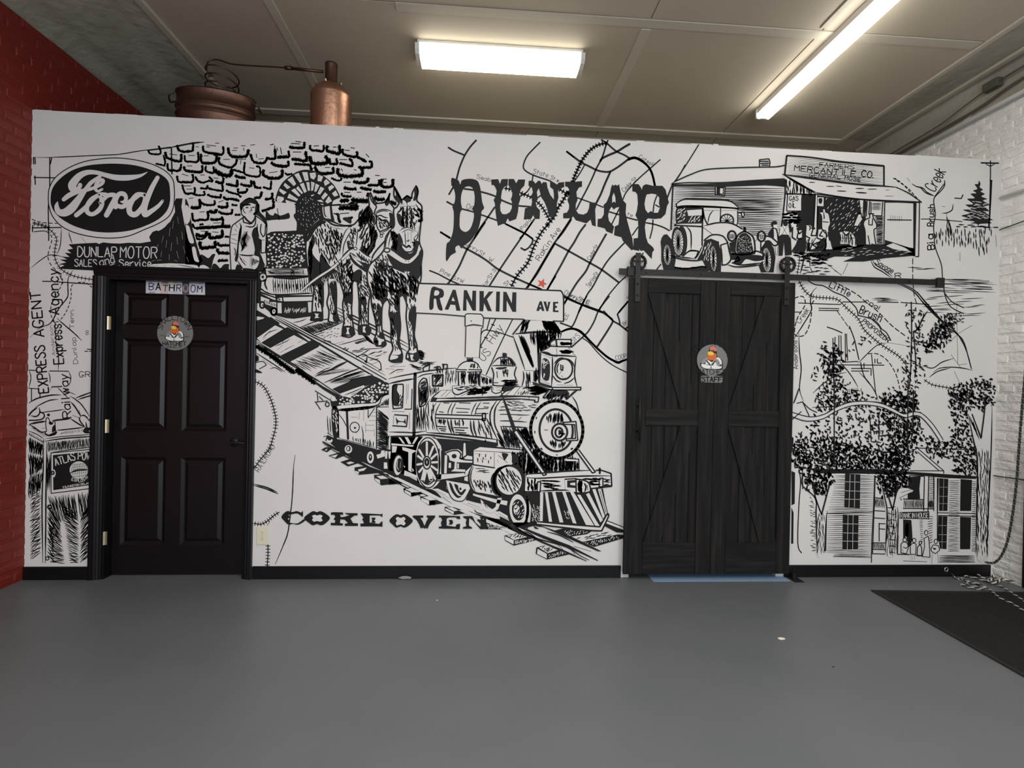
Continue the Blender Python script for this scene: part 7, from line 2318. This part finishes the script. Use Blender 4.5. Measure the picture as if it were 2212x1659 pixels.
bm = bmesh.new(); e0 = onY(2044, 1230, D - .02) - ch.location; sweep(bm, [e0 + Vector((.014 * math.cos(t_), 0, .014 * math.sin(t_))) for t_ in [2 * math.pi * q / 16 for q in range(16)]], .004, 6, True); link('eye_bolt', bm, 'steel', ch, True)
# dark panel leaning on the brick at the frame's right edge
e1 = onY(2208, 1200, 3.36); e2 = onY(2208, 951, 3.36)
bm = bmesh.new(); box(bm, e1.x, XR - .03, 2.9, 3.36, .0100, e2.z, .004)
tag(link('wall_panel', bm, 'trim'), 'dark upright panel against the brick wall at the right edge', 'panel')
# ---------------------------------------------------------------- mat and litter
m0, m1 = onZ(1881, 1274, .008), onZ(2212, 1465, .008)
bm = bmesh.new(); ang = math.atan2(m0.x - m1.x, m0.y - m1.y)
W_, L_ = 1.145, 3.0
box(bm, 0, W_, -L_, 0, 0, .008, .002)
mt = tag(empty('floor_mat', (m0.x, m0.y, .0005)), 'large charcoal ribbed floor mat with a raised edge at the lower right', 'mat'); mt.rotation_euler.z = -ang * .7
link('mat_body', bm, 'mat', mt)
bm = bmesh.new()
for k in range(110): x = .03 + k * .01; box(bm, x, x + .004, -L_ + .03, -.03, .008, .0096)
k_ = link('rib', bm, 'mat', mt); k_['kind'] = 'stuff'
for (u, v), rr_, lab, nm in (((944, 1297), .006, 'tiny white paint drop on the floor left of centre', 'paint_drop'), ((1687, 1380), .017, 'small crumpled scrap of pale paper on the grey floor', 'paper_scrap'), ((1800, 1441), .006, 'small dark speck on the floor below the barn door', 'speck')):
    c_ = onZ(u, v, 0); bm = bmesh.new(); bmesh.ops.create_icosphere(bm, subdivisions=2, radius=rr_)
    for v_ in bm.verts: v_.co.z = max(0, v_.co.z * .35 + RR.uniform(0, .002)); v_.co.x *= 1.3 + RR.uniform(-.3, .3); v_.co.y *= .8
    k_ = link(nm, bm, 'dust' if nm != 'speck' else 'roped'); k_.location = (c_.x, c_.y, .0002); tag(k_, lab, 'debris')
# crumbled notch in the middle baseboard
c_ = onY(875, 1244, D - .02); bm = bmesh.new(); bmesh.ops.create_icosphere(bm, subdivisions=2, radius=.03)
for v_ in bm.verts: v_.co.z = v_.co.z * .35 + RR.uniform(-.003, .003); v_.co.x *= 1.6; v_.co.y *= .35; v_.co.z = max(v_.co.z, -.012)
k_ = link('plaster_crumb', bm, 'lgrey'); k_.location = (c_.x, D - .026, .0125); tag(k_, 'small grey lump of plaster at the foot of the middle baseboard', 'debris')
